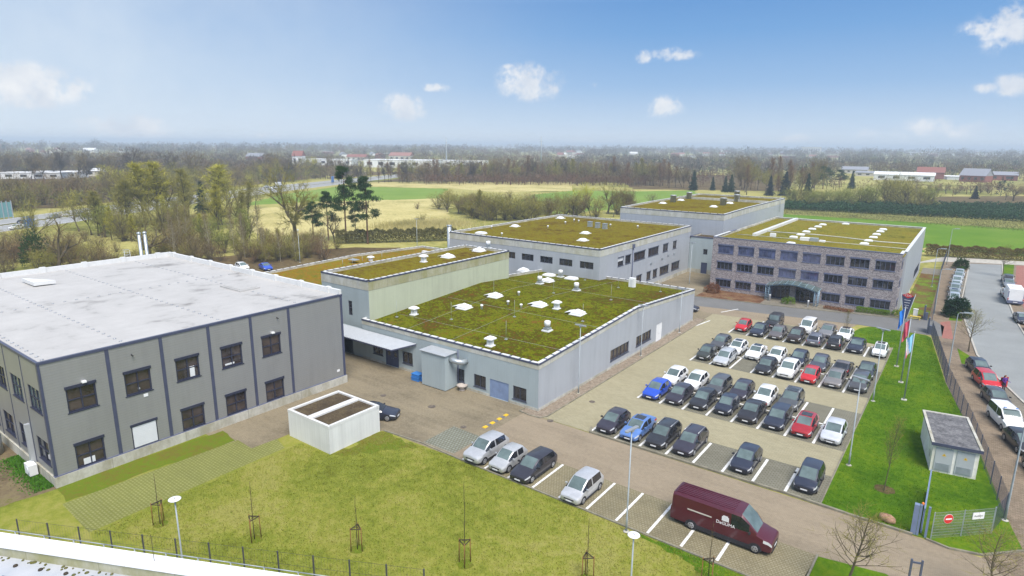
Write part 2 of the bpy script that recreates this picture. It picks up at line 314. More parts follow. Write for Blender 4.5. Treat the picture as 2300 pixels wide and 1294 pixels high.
# vegetation: colour varies from plant to plant (object random) and inside the crown (position noise)
def leafy(name, cols, rough=.8, scale=.8, trans=0):
    t = NT(name); oi = t.n.new('ShaderNodeObjectInfo')
    f = t.math('ADD', t.math('MULTIPLY', t.noise(scale, 4, .7), .65), t.math('MULTIPLY', oi.outputs['Random'], .35))
    n = len(cols); c = t.ramp(f, [(.22 + .56 * i / max(1, n - 1), col) for i, col in enumerate(cols)])
    return t.out(c, rough, .05)
leafy('bark_mat', [(.075, .062, .042), (.12, .10, .068), (.17, .145, .095)]); leafy('dark_bark_mat', [(.045, .036, .026), (.075, .06, .042)])
leafy('birch_bark_mat', [(.22, .19, .13), (.34, .31, .23), (.40, .36, .27)]); leafy('pine_bark_mat', [(.12, .07, .045), (.17, .10, .065)])
leafy('dark_twig_mat', [(.075, .062, .046), (.105, .086, .066), (.135, .11, .085)]); leafy('brown_twig_mat', [(0.128, 0.095, 0.043), (0.178, 0.136, 0.062), (0.225, 0.176, 0.081)]); leafy('olive_twig_mat', [(0.170, 0.156, 0.039), (0.234, 0.216, 0.052), (0.289, 0.267, 0.066)])
leafy('gold_twig_mat', [(0.270, 0.248, 0.042), (0.380, 0.356, 0.052), (0.460, 0.443, 0.070)]); leafy('willow_mat', [(.27, .26, .03), (.40, .38, .04), (.46, .45, .06)])
leafy('red_twig_mat', [(0.149, 0.086, 0.042), (0.207, 0.122, 0.062), (0.234, 0.149, 0.075)]); leafy('grey_twig_mat', [(0.104, 0.094, 0.072), (0.144, 0.132, 0.101), (0.176, 0.160, 0.122)])
leafy('fresh_leaf_mat', [(.15, .17, .04), (.22, .245, .055), (.29, .30, .07)]); leafy('fir_mat', [(.012, .035, .018), (.022, .055, .026), (.035, .075, .032)])
leafy('pine_mat', [(.018, .042, .014), (.032, .068, .02), (.05, .09, .028)]); leafy('blue_fir_mat', [(.012, .028, .030), (.022, .045, .045)])
leafy('ivy_mat', [(.02, .05, .012), (.04, .085, .018)]); leafy('hedge_mat', [(.07, .075, .022), (.11, .11, .035), (.16, .14, .06)]); leafy('hornbeam_mat', [(.13, .095, .03), (.19, .145, .045), (.15, .16, .03)])
leafy('box_hedge_mat', [(.06, .115, .012), (.11, .19, .018), (.15, .24, .025)], scale=2.5); leafy('weed_mat', [(.05, .14, .012), (.08, .21, .016)], scale=2); leafy('rust_shrub_mat', [(.16, .07, .035), (.24, .11, .055)], scale=2)
def far_leafy(name, cols):
    t = NT(name); a = t.n.new('ShaderNodeAttribute'); a.attribute_name = 'rnd'
    f = t.math('ADD', t.math('MULTIPLY', a.outputs['Fac'], .75), t.math('MULTIPLY', t.noise(.02, 3, .6), .25))
    return t.out(t.ramp(f, [(.1 + .8 * i / (len(cols) - 1), c) for i, c in enumerate(cols)]), .9, .02)
far_leafy('far_brown_mat', [(.055, .042, .026), (.13, .092, .050), (.17, .118, .066), (.10, .085, .05), (.19, .155, .062)])
far_leafy('far_grey_mat', [(.055, .050, .044), (.10, .092, .08), (.13, .115, .098), (.085, .075, .066)])
far_leafy('far_red_mat', [(.10, .052, .034), (.165, .088, .055), (.125, .085, .05), (.19, .115, .07)])
far_leafy('far_olive_mat', [(.10, .115, .03), (.19, .19, .045), (.25, .235, .06), (.135, .15, .045), (.29, .29, .05)])
far_leafy('plantation_mat', [(.018, .050, .022), (.030, .075, .032), (.045, .10, .042), (.026, .062, .03)])
far_leafy('far_fir_mat', [(.012, .034, .022), (.022, .05, .03), (.032, .06, .03)])
# ------------------------------------------------------------------ helpers
WO = {}                     # world origin of every object that parents others
class MB:
    """collects faces and links them as ONE mesh object"""
    def __init__(s): s.v, s.f, s.mi, s.sm = [], [], [], []
    def poly(s, pts, mi=0, smooth=False):
        b = len(s.v); s.v += [tuple(p) for p in pts]; s.f.append(tuple(range(b, b + len(pts)))); s.mi.append(mi); s.sm.append(smooth)
    def box(s, x0, x1, y0, y1, z0, z1, mi=0, M=None):
        c = [Vector((x, y, z)) for z in (z0, z1) for (x, y) in ((x0, y0), (x1, y0), (x1, y1), (x0, y1))]
        if M is not None: c = [M @ p for p in c]
        b = len(s.v); s.v += [tuple(p) for p in c]
        for q in ((3, 2, 1, 0), (4, 5, 6, 7), (0, 1, 5, 4), (1, 2, 6, 5), (2, 3, 7, 6), (3, 0, 4, 7)):
            s.f.append(tuple(b + i for i in q)); s.mi.append(mi); s.sm.append(False)
    def prism(s, pts, z0, z1, mi=0, top=None):
        n = len(pts); b = len(s.v)
        s.v += [(p[0], p[1], z0) for p in pts] + [(p[0], p[1], z1) for p in pts]
        for i in range(n):
            j = (i + 1) % n; s.f.append((b + i, b + j, b + n + j, b + n + i)); s.mi.append(mi); s.sm.append(False)
        s.f.append(tuple(b + n + i for i in range(n))); s.mi.append(mi if top is None else top); s.sm.append(False)
        s.f.append(tuple(b + n - 1 - i for i in range(n))); s.mi.append(mi); s.sm.append(False)
    def tube(s, pts, radii, n=6, mi=0, cap=True, smooth=True):
        pts = [Vector(p) for p in pts]; b = len(s.v)
        if not isinstance(radii, (list, tuple)): radii = [radii] * len(pts)
        for i, p in enumerate(pts):
            d = (pts[min(i + 1, len(pts) - 1)] - pts[max(i - 1, 0)])
            d = d.normalized() if d.length > 1e-9 else Vector((0, 0, 1))
            a = d.cross(Vector((0, 0, 1)) if abs(d.z) < .9 else Vector((1, 0, 0))).normalized(); c = d.cross(a)
            for k in range(n):
                t = 2 * math.pi * k / n; s.v.append(tuple(p + (a * math.cos(t) + c * math.sin(t)) * radii[i]))
        for i in range(len(pts) - 1):
            for k in range(n):
                k2 = (k + 1) % n; s.f.append((b + i * n + k2, b + i * n + k, b + (i + 1) * n + k, b + (i + 1) * n + k2)); s.mi.append(mi); s.sm.append(smooth)
        if cap:
            s.f.append(tuple(b + k for k in range(n))); s.mi.append(mi); s.sm.append(False)
            s.f.append(tuple(b + (len(pts) - 1) * n + n - 1 - k for k in range(n))); s.mi.append(mi); s.sm.append(False)
    def lathe(s, prof, cx=0, cy=0, n=14, mi=0, smooth=True):
        b = len(s.v); m = len(prof)
        for (r, z) in prof:
            for k in range(n):
                t = 2 * math.pi * k / n; s.v.append((cx + r * math.cos(t), cy + r * math.sin(t), z))
        for i in range(m - 1):
            for k in range(n):
                k2 = (k + 1) % n; s.f.append((b + i * n + k, b + i * n + k2, b + (i + 1) * n + k2, b + (i + 1) * n + k)); s.mi.append(mi); s.sm.append(smooth)
        s.f.append(tuple(b + (m - 1) * n + k for k in range(n))); s.mi.append(mi); s.sm.append(False)
        s.f.append(tuple(b + n - 1 - k for k in range(n))); s.mi.append(mi); s.sm.append(False)
    def sphere(s, c, r, nu=8, nv=5, mi=0, sc=(1, 1, 1)):
        prof = [(max(.001, r * math.sin(math.pi * i / nv)), -r * math.cos(math.pi * i / nv)) for i in range(nv + 1)]
        b = len(s.v); s.lathe(prof, n=nu, mi=mi)
        for i in range(b, len(s.v)):
            x, y, z = s.v[i]; s.v[i] = (x * sc[0] + c[0], y * sc[1] + c[1], z * sc[2] + c[2])
    def mesh(s, name, mats):
        me = bpy.data.meshes.new(name); me.from_pydata(s.v, [], s.f)
        for m in (mats if isinstance(mats, (list, tuple)) else [mats]): me.materials.append(MATS[m] if isinstance(m, str) else m)
        me.polygons.foreach_set('material_index', s.mi); me.polygons.foreach_set('use_smooth', s.sm); me.update(); return me
    def build(s, name, mats, parent=None, **tags): return link(name, s.mesh(name, mats), parent, **tags)

def link(name, mesh, parent=None, loc=(0, 0, 0), rz=0, local=False, label=None, cat=None, group=None, kind=None):
    """a mesh object; its coordinates are world ones unless local is set (then loc is in the parent's frame)"""
    o = bpy.data.objects.new(name, mesh); COL.objects.link(o)
    loc = Vector(loc)
    if parent is not None:
        o.parent = parent; o.location = loc if local else loc - WO.get(parent.name, Vector((0, 0, 0)))
    else: o.location = loc
    if rz: o.rotation_euler = (0, 0, rz)
    WO[o.name] = Vector((0, 0, 0)) if not local and not rz and loc.length == 0 else loc
    for k, v in (('label', label), ('category', cat), ('group', group), ('kind', kind)):
        if v: o[k] = v
    return o
def thing(name, label, cat, loc=(0, 0, 0), rz=0, group=None):
    o = bpy.data.objects.new(name, None); COL.objects.link(o); o.empty_display_size = .3
    o.location = loc; o.rotation_euler = (0, 0, rz); WO[o.name] = Vector(loc)
    o['label'] = label; o['category'] = cat
    if group: o['group'] = group
    return o
def copy_tree(o, parent=None, loc=None, rz=None, label=None, group=None, scale=None):
    c = o.copy(); COL.objects.link(c); c.parent = parent
    if loc is not None: c.location = loc
    if rz is not None: c.rotation_euler = (0, 0, rz)
    if scale is not None: c.scale = (scale,) * 3 if not isinstance(scale, tuple) else scale
    if label: c['label'] = label
    if group: c['group'] = group
    for ch in list(o.children): copy_tree(ch, c)
    return c
def sheet(name, pts, z, m, label=None, cat=None, kind='structure', grid=None):
    mb = MB(); mb.poly([(p[0], p[1], z) for p in pts]); 
    return mb.build(name, m, None, label=label, cat=cat, kind=kind)
def PX(*q, z=0.0): return [G(a, b, z) for a, b in q]
_txt = {}
def text_mesh(body, size, extrude=.004, align='CENTER'):
    cu = bpy.data.curves.new('lettering', 'FONT'); cu.body = body; cu.size = size; cu.extrude = extrude; cu.align_x = align; cu.align_y = 'CENTER'
    ob = bpy.data.objects.new('lettering', cu); COL.objects.link(ob)
    me = bpy.data.meshes.new_from_object(ob.evaluated_get(bpy.context.evaluated_depsgraph_get()))
    bpy.data.objects.remove(ob); return me
# ------------------------------------------------------------------ ground, roads, fields
S = 'structure'
sheet('ground', [(-14000, -3000), (14000, -3000), (14000, 15000), (-14000, 15000)], 0, 'meadow_mat')
def field(name, q, z, m, jit=1.3):
    """field outline with a ragged, natural edge"""
    P = [Vector(p) for p in PX(*q)]; rr = random.Random(len(name) + int(P[0].x)); out = []
    for a, b in zip(P, P[1:] + P[:1]):
        n = max(1, min(60, int((b - a).length / 3.5)))
        for i in range(n): out.append(a.lerp(b, i / n) + Vector((rr.uniform(-jit, jit), rr.uniform(-jit, jit))) * (i > 0))
    return sheet(name, out, z, m)
field('straw_meadow', [(560, 470), (850, 447), (1000, 444), (1010, 500), (900, 520), (840, 515), (700, 540), (560, 520)], .012, 'straw_mat')
field('straw_meadow', [(800, 409), (950, 410), (1290, 409), (1285, 428), (1120, 432), (1010, 423), (780, 418)], .012, 'straw_mat')
field('green_field', [(545, 462), (640, 432), (735, 418), (1005, 424), (985, 446), (850, 450), (720, 452)], .02, 'green_field_mat')
field('green_field', [(1200, 437), (1295, 428), (1430, 430), (1560, 428), (1570, 445), (1390, 470), (1240, 480), (1130, 470)], .02, 'green_field_mat')
field('crop_field', [(2060, 575), (1700, 484), (1745, 480), (2300, 514), (2340, 516), (2350, 582), (2080, 556)], .02, 'bright_field_mat')
field('nursery_field', [(1640, 470), (1760, 452), (2340, 490), (2340, 516), (2300, 514), (1745, 480), (1690, 482)], .025, 'nursery_soil_mat')
field('fallow_field', [(2080, 452), (2110, 442), (2340, 440), (2340, 463), (2200, 464)], .028, 'litter_mat')
field('woodland_floor', [(250, 640), (300, 600), (420, 585), (640, 560), (760, 558), (900, 556), (890, 566), (760, 600), (620, 610), (400, 640)], .012, 'litter_mat')
field('woodland_floor', [(-200, 470), (160, 468), (450, 428), (735, 398), (735, 360), (-200, 380)], .012, 'litter_mat')
field('woodland_floor', [(740, 408), (1400, 408), (1420, 425), (1760, 430), (1760, 395), (740, 385)], .01, 'litter_mat')

def ragged(name, pts, z, m, jit=.22, step=.8):
    P = [Vector(p) for p in pts]; rr = random.Random(int(P[0].x * 10)); out = []
    for a, b in zip(P, P[1:] + P[:1]):
        n = max(1, min(80, int((b - a).length / step)))
        for i in range(n): out.append(a.lerp(b, i / n) + Vector((rr.uniform(-jit, jit), rr.uniform(-jit, jit))) * (i > 0))
    return sheet(name, out, z, m)

# motorway (outer edges surveyed from the photo): two carriageways, verges and median
mw_n = PX((-320, 575), (0, 522), (160, 500), (450, 456), (600, 435), (750, 416), (900, 398))
mw_f = PX((-320, 530), (0, 494), (160, 472), (450, 436), (600, 419), (750, 405), (900, 391))
def strip(name, f0, f1, z, m):
    mb = MB()
    for i in range(len(mw_n) - 1):
        q = []
        for (j, f) in ((i, f0), (i + 1, f0), (i + 1, f1), (i, f1)):
            a, b = mw_n[j], mw_f[j]; q.append((a[0] + (b[0] - a[0]) * f, a[1] + (b[1] - a[1]) * f, z))
        mb.poly(q)
    return mb.build(name, m, kind=S)
strip('motorway_verge', -.35, 1.3, .03, 'meadow_mat'); strip('motorway', 0, 1, .04, 'motorway_mat')
strip('motorway_median', .47, .55, .06, 'hedge_mat')
for f in (.05, .42, .60, .95): strip('lane_marking', f, f + .012, .055, 'worn_paint_mat')

# site paving, each surface a sheet a few millimetres above the one below
sheet('lawn', [(-60, -8), (-60, 14), (-54, 14), (-54, 36.3), (-41.6, 36.3), (-32.2, 36.2), (-5, 36.1), (6, 34), (9, 10), (9, -8)], .02, 'dry_lawn_mat')
sheet('driveway', [(-33.4, 36.2), (40, 36.2), (40, 44), (8, 47.2), (-32.2, 47.4), (-33.4, 48.3)], .024, 'drive_mat')
sheet('yard', [(-54, 25.6), (-47.8, 25.6), (-47.8, 31), (-41.4, 36.0), (-33.4, 36.2), (-33.4, 48.4), (-66, 49), (-66, 42), (-54, 42)], .024, 'yard_mat')
sheet('paved_patch', [(-36.9, 40.7), (-33.3, 40.6), (-33.3, 36.7), (-36.9, 36.7)], .03, 'grey_patch_mat')
sheet('grass_paver_strip', PX((140, 1133), (545, 985), (605, 965), (640, 1007), (200, 1197)), .03, 'grid_mat')
sheet('yard_apron', PX((500, 968), (655, 912), (660, 972), (565, 1008)), .034, 'yard_mat')
ragged('grass_verge', PX((128, 1095), (500, 968), (528, 990), (148, 1128)), .028, 'verge_mat')
ragged('bare_earth', [(-75, 0), (-58, 3), (-54.5, 9), (-53.8, 14), (-80, 14)], .028, 'earth_mat')
sheet('stall_paving', [(-31.9, 36.35), (-5.2, 36.15), (-5.2, 40.9), (-31.9, 40.9)], .03, 'grass_stall_mat')
sheet('parking_lot', [(-31.3, 47.45), (-6.2, 47.6), (-6.2, 94.3), (-12.5, 95), (-13, 98.3), (-31.3, 96.5)], .032, 'lot_mat')
sheet('forecourt', [(-48, 88), (-48, 127), (-38, 127), (-38, 106), (-22, 108.4), (-22, 102.4), (-32, 100.3), (-13, 98.3), (-31.3, 96.5), (-31.3, 90)], .028, 'yard_mat')
sheet('access_road', [(-48, 98.2), (-34.6, 99.9), (-22.2, 102.2), (-11.9, 104.0), (-3, 104.3), (-1.2, 104.8), (-1.2, 111), (-2.8, 114.5), (-9.3, 111.4), (-22.2, 108.4), (-37.6, 106), (-48, 104)], .036, 'road_mat')
sheet('paved_yard', [(-22.2, 102.2), (-34.6, 99.9), (-42, 98.9), (-32, 96.5), (-13, 98), (-11.8, 103.9)], .034, 'drive_mat')
sheet('planting_bed', [(-38, 106.1), (-27.3, 107.6), (-27.3, 113.8), (-38, 113.8)], .036, 'bed_mat')
sheet('entrance_paving', [(-27.3, 107.7), (-9.3, 111.5), (-7, 113.9), (-27.3, 113.9)], .036, 'bay_mat')
sheet('gravel_strip', [(-32.5, 47.3), (-31.3, 47.2), (-31.0, 48), (-31.0, 92.4), (-32.5, 92.4)], .04, 'gravel_mat')
sheet('gravel_strip', [(-33.9, 48.4), (-33.9, 47.3), (-32.5, 47.3), (-32.5, 48.4)], .04, 'gravel_mat')
# parking rows: dark grass pavers
for (y0, y1) in ((47.6, 52.4), (57.7, 67.7), (72.7, 82.6), (87.7, 92.75)):
    sheet('stall_paving', [(-26.0, y0), (-6.25, y0 + .15), (-6.25, y1 + .1), (-26.0, y1)], .038, 'stall_mat')
sheet('stall_paving', [(-23.4, 92.75), (-11.3, 92.9), (-11.3, 97.0), (-23.4, 97.0)], .038, 'stall_mat')
# white stall lines and T marks
XL = [-26.0 + 2.46 * k for k in range(8)]
def lines(name, segs, z, m='worn_paint_mat', w=.11):
    mb = MB()
    for (a, b) in segs:
        a, b = Vector(a), Vector(b); d = (b - a).normalized(); n = Vector((-d.y, d.x)) * w
        mb.poly([(a.x - n.x, a.y - n.y, z), (b.x - n.x, b.y - n.y, z), (b.x + n.x, b.y + n.y, z), (a.x + n.x, a.y + n.y, z)])
    return mb.build(name, m, kind=S)
seg = []
for (y0, y1, t) in ((47.7, 52.3, None), (57.75, 67.6, 62.8), (72.75, 82.5, 77.7), (87.75, 92.7, 92.7)):
    for k, x in enumerate(XL):
        seg.append(((x, y0 + .02 * k), (x, y1)))
        if t and t != y1: seg.append(((x - .75, t + .01 * k), (x + .75, t + .01 * k)))
for x in XL[1:7]: seg.append(((x, 92.7), (x, 96.9)))
seg += [((-31, 88), (-30.3, 92.2)), ((-30.6, 98.2), (-29, 102))]
lines('parking_line', seg, .042)
lines('parking_line', [((x, 36.35), (x, 40.85)) for x in [-32 + 2.42 * k for k in range(10)]], .036, w=.1)
mb = MB()
for x in np.arange(-26, -7, 2.46):
    for y in (92.72, 92.75): mb.box(x + .35, x + 2.1, y, y + .14, .042, .15); break
mb.build('wheel_stop_kerb', 'kerb_mat', kind=S)
def kerb(name, pts, w=.14, h=.13, m='kerb_mat', z=.02):
    mb = MB(); pts = [Vector(p) for p in pts]
    for a, b in zip(pts[:-1], pts[1:]):
        d = (b - a).normalized(); n = Vector((-d.y, d.x)) * w / 2
        mb.prism([a - n, b - n, b + n, a + n], z, z + h)
    return mb.build(name, m, kind=S)
kerb('kerb', [(-25.9, 47.45), (-8.1, 47.52), (-4.2, 47.3), (-.3, 47.3)], .18, .16)
kerb('kerb', [(-25.9, 47.45), (-26.3, 48.4)], .18, .16)
kerb('kerb', [(-33.95, 48.3), (-33.95, 47.3), (-32.6, 47.1), (-31.4, 47.2), (-31.0, 47.9), (-31.0, 92.4)], .1, .1)
kerb('kerb', [(-6.2, 47.6), (-6.2, 94.2)], .1, .1)
kerb('kerb', [(-48, 104.1), (-37.6, 106.1), (-22.2, 108.5), (-9.3, 111.5), (-3.6, 115.5)], .16, .13)
kerb('kerb', [(-41.4, 36.0), (-36.8, 36.4), (-31.9, 36.2), (-5.2, 36.0), (-5.1, 40.9)], .12, .1)
# lawn right of the lot with its rounded head, and the corner by the gate
arc = [(-6.2, 94.3), (-11.2, 95.2), (-11.7, 98), (-11.5, 100.3), (-11.1, 102.2), (-10.2, 103.7), (-9.2, 104.2), (-3, 103.9), (-2.4, 103)]
sheet('lawn', [(-8.1, 47.5), (-4.2, 47.35), (-.3, 47.35), (.5, 47.4), (1.8, 47.1), (3.6, 47.6), (5.8, 49.8), (5.0, 54.0), (2.7, 69.5), (.1, 83.4), (-2.4, 103)] + arc[::-1][1:] + [(-6.2, 94.2), (-6.2, 47.6)], .046, 'green_lawn_mat')
kerb('kerb', [(.5, 47.3), (1.8, 47.0), (3.6, 47.5), (5.9, 49.8)], .14, .13)
sheet('lawn', PX((1835, 1250), (1808, 1294), (1780, 1400), (2140, 1400), (1990, 1290)), .03, 'green_lawn_mat')
ragged('lawn', [(-5, 36.1), (-10.5, 36.1), (-15.6, 36.05), (-13.2, 35.2), (-10.2, 34.4), (-8, 32.6), (-5, 31.5)], .026, 'green_lawn_mat', .35, .6)
ragged('lawn', [(-41.5, 29.5), (-41.5, 35.8), (-39, 35.9), (-36.5, 35.8), (-38.6, 33.5), (-40.3, 31)], .026, 'verge_mat', .4, .6)
sheet('embankment', [(-7.3, 118), (-3.4, 114.6), (-3.9, 157), (-7.3, 157)], .05, 'bank_mat')
sheet('path', [(-7.4, 157), (-3.9, 157), (-3.9, 165), (-7.4, 165)], .052, 'bay_mat')
# street side
sheet('sidewalk', [(-1.5, 103.5), (.1, 83.4), (2.8, 69.4), (5.1, 53.6), (5.7, 49.7), (3.6, 47.3), (6, 44), (40, 43.5), (40, 60), (26, 60), (19, 82), (13, 111), (13, 186), (-3.9, 184), (-3.9, 165), (-3.4, 114.6)], .03, 'sidewalk_mat')
sheet('cross_path', PX((2050, 592), (2120, 577), (2190, 581), (2340, 590), (2340, 598), (2180, 590), (2110, 588)), .036, 'kerb_pale_mat')
sheet('street', [(.9, 178), (.5, 131), (1.1, 119), (3.0, 97.7), (4.4, 91.3), (7.0, 82), (11, 70), (15, 60), (24, 60), (17, 82), (8.4, 111), (7.5, 122), (6.4, 150), (6.8, 181)], .036, 'street_mat')
kerb('street_kerb', [(.8, 178), (.4, 131), (1.0, 119), (2.9, 97.7), (4.3, 91.3), (6.9, 82), (10.9, 70), (14.9, 60)], .22, .1, 'kerb_pale_mat', .03)
kerb('street_kerb', [(6.9, 181), (6.5, 150), (7.6, 122), (8.5, 111), (17, 82)], .22, .1, 'kerb_pale_mat', .03)
sheet('lawn', [(26, 60), (60, 60), (60, 186), (13, 186), (13, 111), (19, 82)], .03, 'green_lawn_mat')
sheet('red_path', PX((2112, 724), (2134, 722), (2141, 763), (2116, 760)), .036, 'red_path_mat')
sheet('parking_bay', PX((2150, 625), (2172, 625), (2160, 700), (2132, 700)), .036, 'bay_mat')
sheet('parking_bay', [(3.4, 92.5), (4.2, 91.2), (6.9, 81.8), (10.9, 69.8), (14.8, 60), (11.5, 60), (7.5, 70), (4.4, 82)], .036, 'bay_mat')
sheet('tree_pit', PX((2150, 783), (2178, 800), (2200, 820), (2160, 818)), .04, 'green_lawn_mat')
sheet('tree_pit', PX((2138, 690), (2162, 690), (2160, 722), (2131, 720)), .04, 'green_lawn_mat')
sheet('tree_pit', PX((2150, 598), (2172, 598), (2167, 608), (2146, 607)), .04, 'green_lawn_mat')
sheet('tree_pit', PX((2250, 594), (2278, 595), (2274, 635), (2252, 632)), .04, 'green_lawn_mat')
sheet('tree_pit', PX((2277, 720), (2310, 717), (2310, 731), (2283, 727)), .04, 'green_lawn_mat')
sheet('sidewalk', PX((2283, 597), (2330, 599), (2340, 730), (2306, 712), (2280, 640)), .038, 'red_path_mat')
# yellow speed bump blocks, manholes
SB0, SB1 = Vector(G(1086, 962)), Vector(G(1140, 931))
for k in range(7):
    mb = MB(); a = SB0.lerp(SB1, k / 7); b = SB0.lerp(SB1, (k + .93) / 7); d = (b - a).normalized(); n = Vector((-d.y, d.x)) * .2
    mb.prism([a - n, b - n, b + n, a + n], .026, .045); mb.prism([a - n * .55, b - n * .55, b + n * .55, a + n * .55], .045, .075)
    col = 'yellow' if k % 2 == 0 else 'dark'
    mb.build('speed_bump_block', 'yellow_paint_mat' if col == 'yellow' else 'road_mat', label='%s speed bump block in the dashed strip across the yard by the hall corner' % col, cat='speed bump', group='%s speed bump blocks' % col)
for (px, py, r, w) in ((970, 914, .3, 'round drain cover in the middle of the yard between garage and hall'), (861, 889, .22, 'small rusty drain cover in the yard behind the parked dark coupe'),
                       (1041, 960, .2, 'small drain cover beside the grey paved patch'), (1330, 903, .22, 'small drain cover on the beige paving near the gravel strip'), (1236, 946, .22, 'drain cover at the tip of the gravel strip by the hall corner')):
    p = G(px, py); mb = MB(); mb.lathe([(r + .1, .03), (r + .1, .05), (r, .052), (r, .05), (0.01, .05)], p[0], p[1], 14)
    mb.build('drain_cover', 'iron_mat', label=w, cat='drain cover')
# weeds along the wall of the grey building
# ------------------------------------------------------------------ buildings
def wall_quad(mb, p, u, n, s0, s1, z0, z1, holes=(), depth=.2, mi=0, rmi=None):
    """wall rectangle along u from p with outward normal n; holes (s0,s1,z0,z1) get reveals"""
    p, u, n = Vector(p), Vector(u), Vector(n); up = Vector((0, 0, 1))
    P = lambda s, z, d=0: p + u * s + up * z - n * d
    flip = u.cross(up).dot(n) < 0
    def q(a, mi=mi): mb.poly(a[::-1] if flip else a, mi)
    ss = sorted({s0, s1, *[h[0] for h in holes], *[h[1] for h in holes]}); zs = sorted({z0, z1, *[h[2] for h in holes], *[h[3] for h in holes]})
    for a, b in zip(ss[:-1], ss[1:]):
        for c, d in zip(zs[:-1], zs[1:]):
            m, k = (a + b) / 2, (c + d) / 2
            if any(h[0] < m < h[1] and h[2] < k < h[3] for h in holes): continue
            q([P(a, c), P(b, c), P(b, d), P(a, d)])
    r = mi if rmi is None else rmi
    for (a, b, c, d) in holes:
        q([P(a, c), P(a, c, depth), P(a, d, depth), P(a, d)][::-1], r); q([P(b, c), P(b, c, depth), P(b, d, depth), P(b, d)], r)
        q([P(a, c), P(b, c), P(b, c, depth), P(a, c, depth)][::-1], r); q([P(a, d), P(b, d), P(b, d, depth), P(a, d, depth)], r)
RZ = {'-y': 0, '+x': R(90), '-x': R(-90), '+y': R(180)}
_wm = {}
def window_mesh(w, h, nx, tz, frame, t, shutter, sill):
    k = (round(w, 2), round(h, 2), nx, tz, frame, t, shutter, sill)
    if k not in _wm:
        mb = MB()
        mb.box(0, t, -.03, .1, 0, h); mb.box(w - t, w, -.03, .1, 0, h); mb.box(t, w - t, -.03, .1, 0, t); mb.box(t, w - t, -.03, .1, h - t, h)
        for i in range(1, nx): mb.box(w * i / nx - t * .4, w * i / nx + t * .4, -.02, .1, t, h - t)
        if tz: mb.box(t, w - t, -.015, .1, h * tz - t * .4, h * tz + t * .4)
        if shutter: mb.box(-.06, w + .06, -.16, -.03, h - .02, h + shutter)
        if sill: mb.box(-.08, w + .08, -.14, .05, -.07, 0.002)
        _wm[k] = mb.mesh('window', frame)
    return _wm[k]
_pm = {}
def pane_mesh(w, h, m, t):
    k = (round(w, 2), round(h, 2), m, t)
    if k not in _pm:
        mb = MB(); mb.poly([(t * .5, .05, t * .5), (w - t * .5, .05, t * .5), (w - t * .5, .05, h - t * .5), (t * .5, .05, h - t * .5)]); _pm[k] = mb.mesh('pane', m)
    return _pm[k]
def window(root, face, a, z, b, w, h, nx=2, tz=0, frame='dark_frame_mat', glass_m='window_glass_mat', t=.08, shutter=0, sill=False, label=None, name='window', blind=0):
    """a along the wall, b the wall plane; face -y: a is x, b is y; face +x: a is y, b is x"""
    d = .09
    if face == '-y': loc = (a, b + d, z)
    elif face == '+x': loc = (b - d, a, z)
    elif face == '-x': loc = (b + d, a + w, z)
    o = link(name, window_mesh(w, h, nx, tz, frame, t, shutter, sill), root, loc, RZ[face], label=label)
    link('pane', pane_mesh(w, h, glass_m, t), o, (0, 0, 0), local=True)
    if blind:
        mb = MB(); mb.box(t, w - t, .0, .03, h * (1 - blind), h - t); link('blind', mb.mesh('blind', 'roller_mat'), o, (0, 0, 0), local=True)
    return o
def door(root, face, a, b, w, h, m, leaves=1, panes=0, z=0.05, label=None):
    mb = MB(); t = .07; d = .06
    mb.box(0, t, -.03, .09, 0, h); mb.box(w - t, w, -.03, .09, 0, h); mb.box(t, w - t, -.03, .09, h - t, h)
    lw = (w - 2 * t) / leaves
    for i in range(leaves): mb.box(t + i * lw + .008, t + (i + 1) * lw - .008, .0, .06, .01, h - t)
    loc = (a, b + d, z) if face == '-y' else ((b - d, a, z) if face == '+x' else (b + d, a + w, z))
    o = link('door', mb.mesh('door', m), root, loc, RZ[face], label=label)
    for i in range(leaves):
        hb = MB(); x = t + (i + 1) * lw - .12 if i == 0 else t + i * lw + .12
        hb.tube([(x, -.002, 1.0), (x, -.05, 1.0), (x - .1 if i == 0 else x + .1, -.05, 1.0)], .012, 5); link('handle', hb.mesh('handle', 'steel_mat'), o, (0, 0, 0), local=True)
        if panes:
            pb = MB(); pb.poly([(t + i * lw + lw * .3, -.004, h * .55), (t + i * lw + lw * .7, -.004, h * .55), (t + i * lw + lw * .7, -.004, h * .78), (t + i * lw + lw * .3, -.004, h * .78)])
            link('pane', pb.mesh('pane', 'window_glass_mat'), o, (0, 0, 0), local=True)
    return o
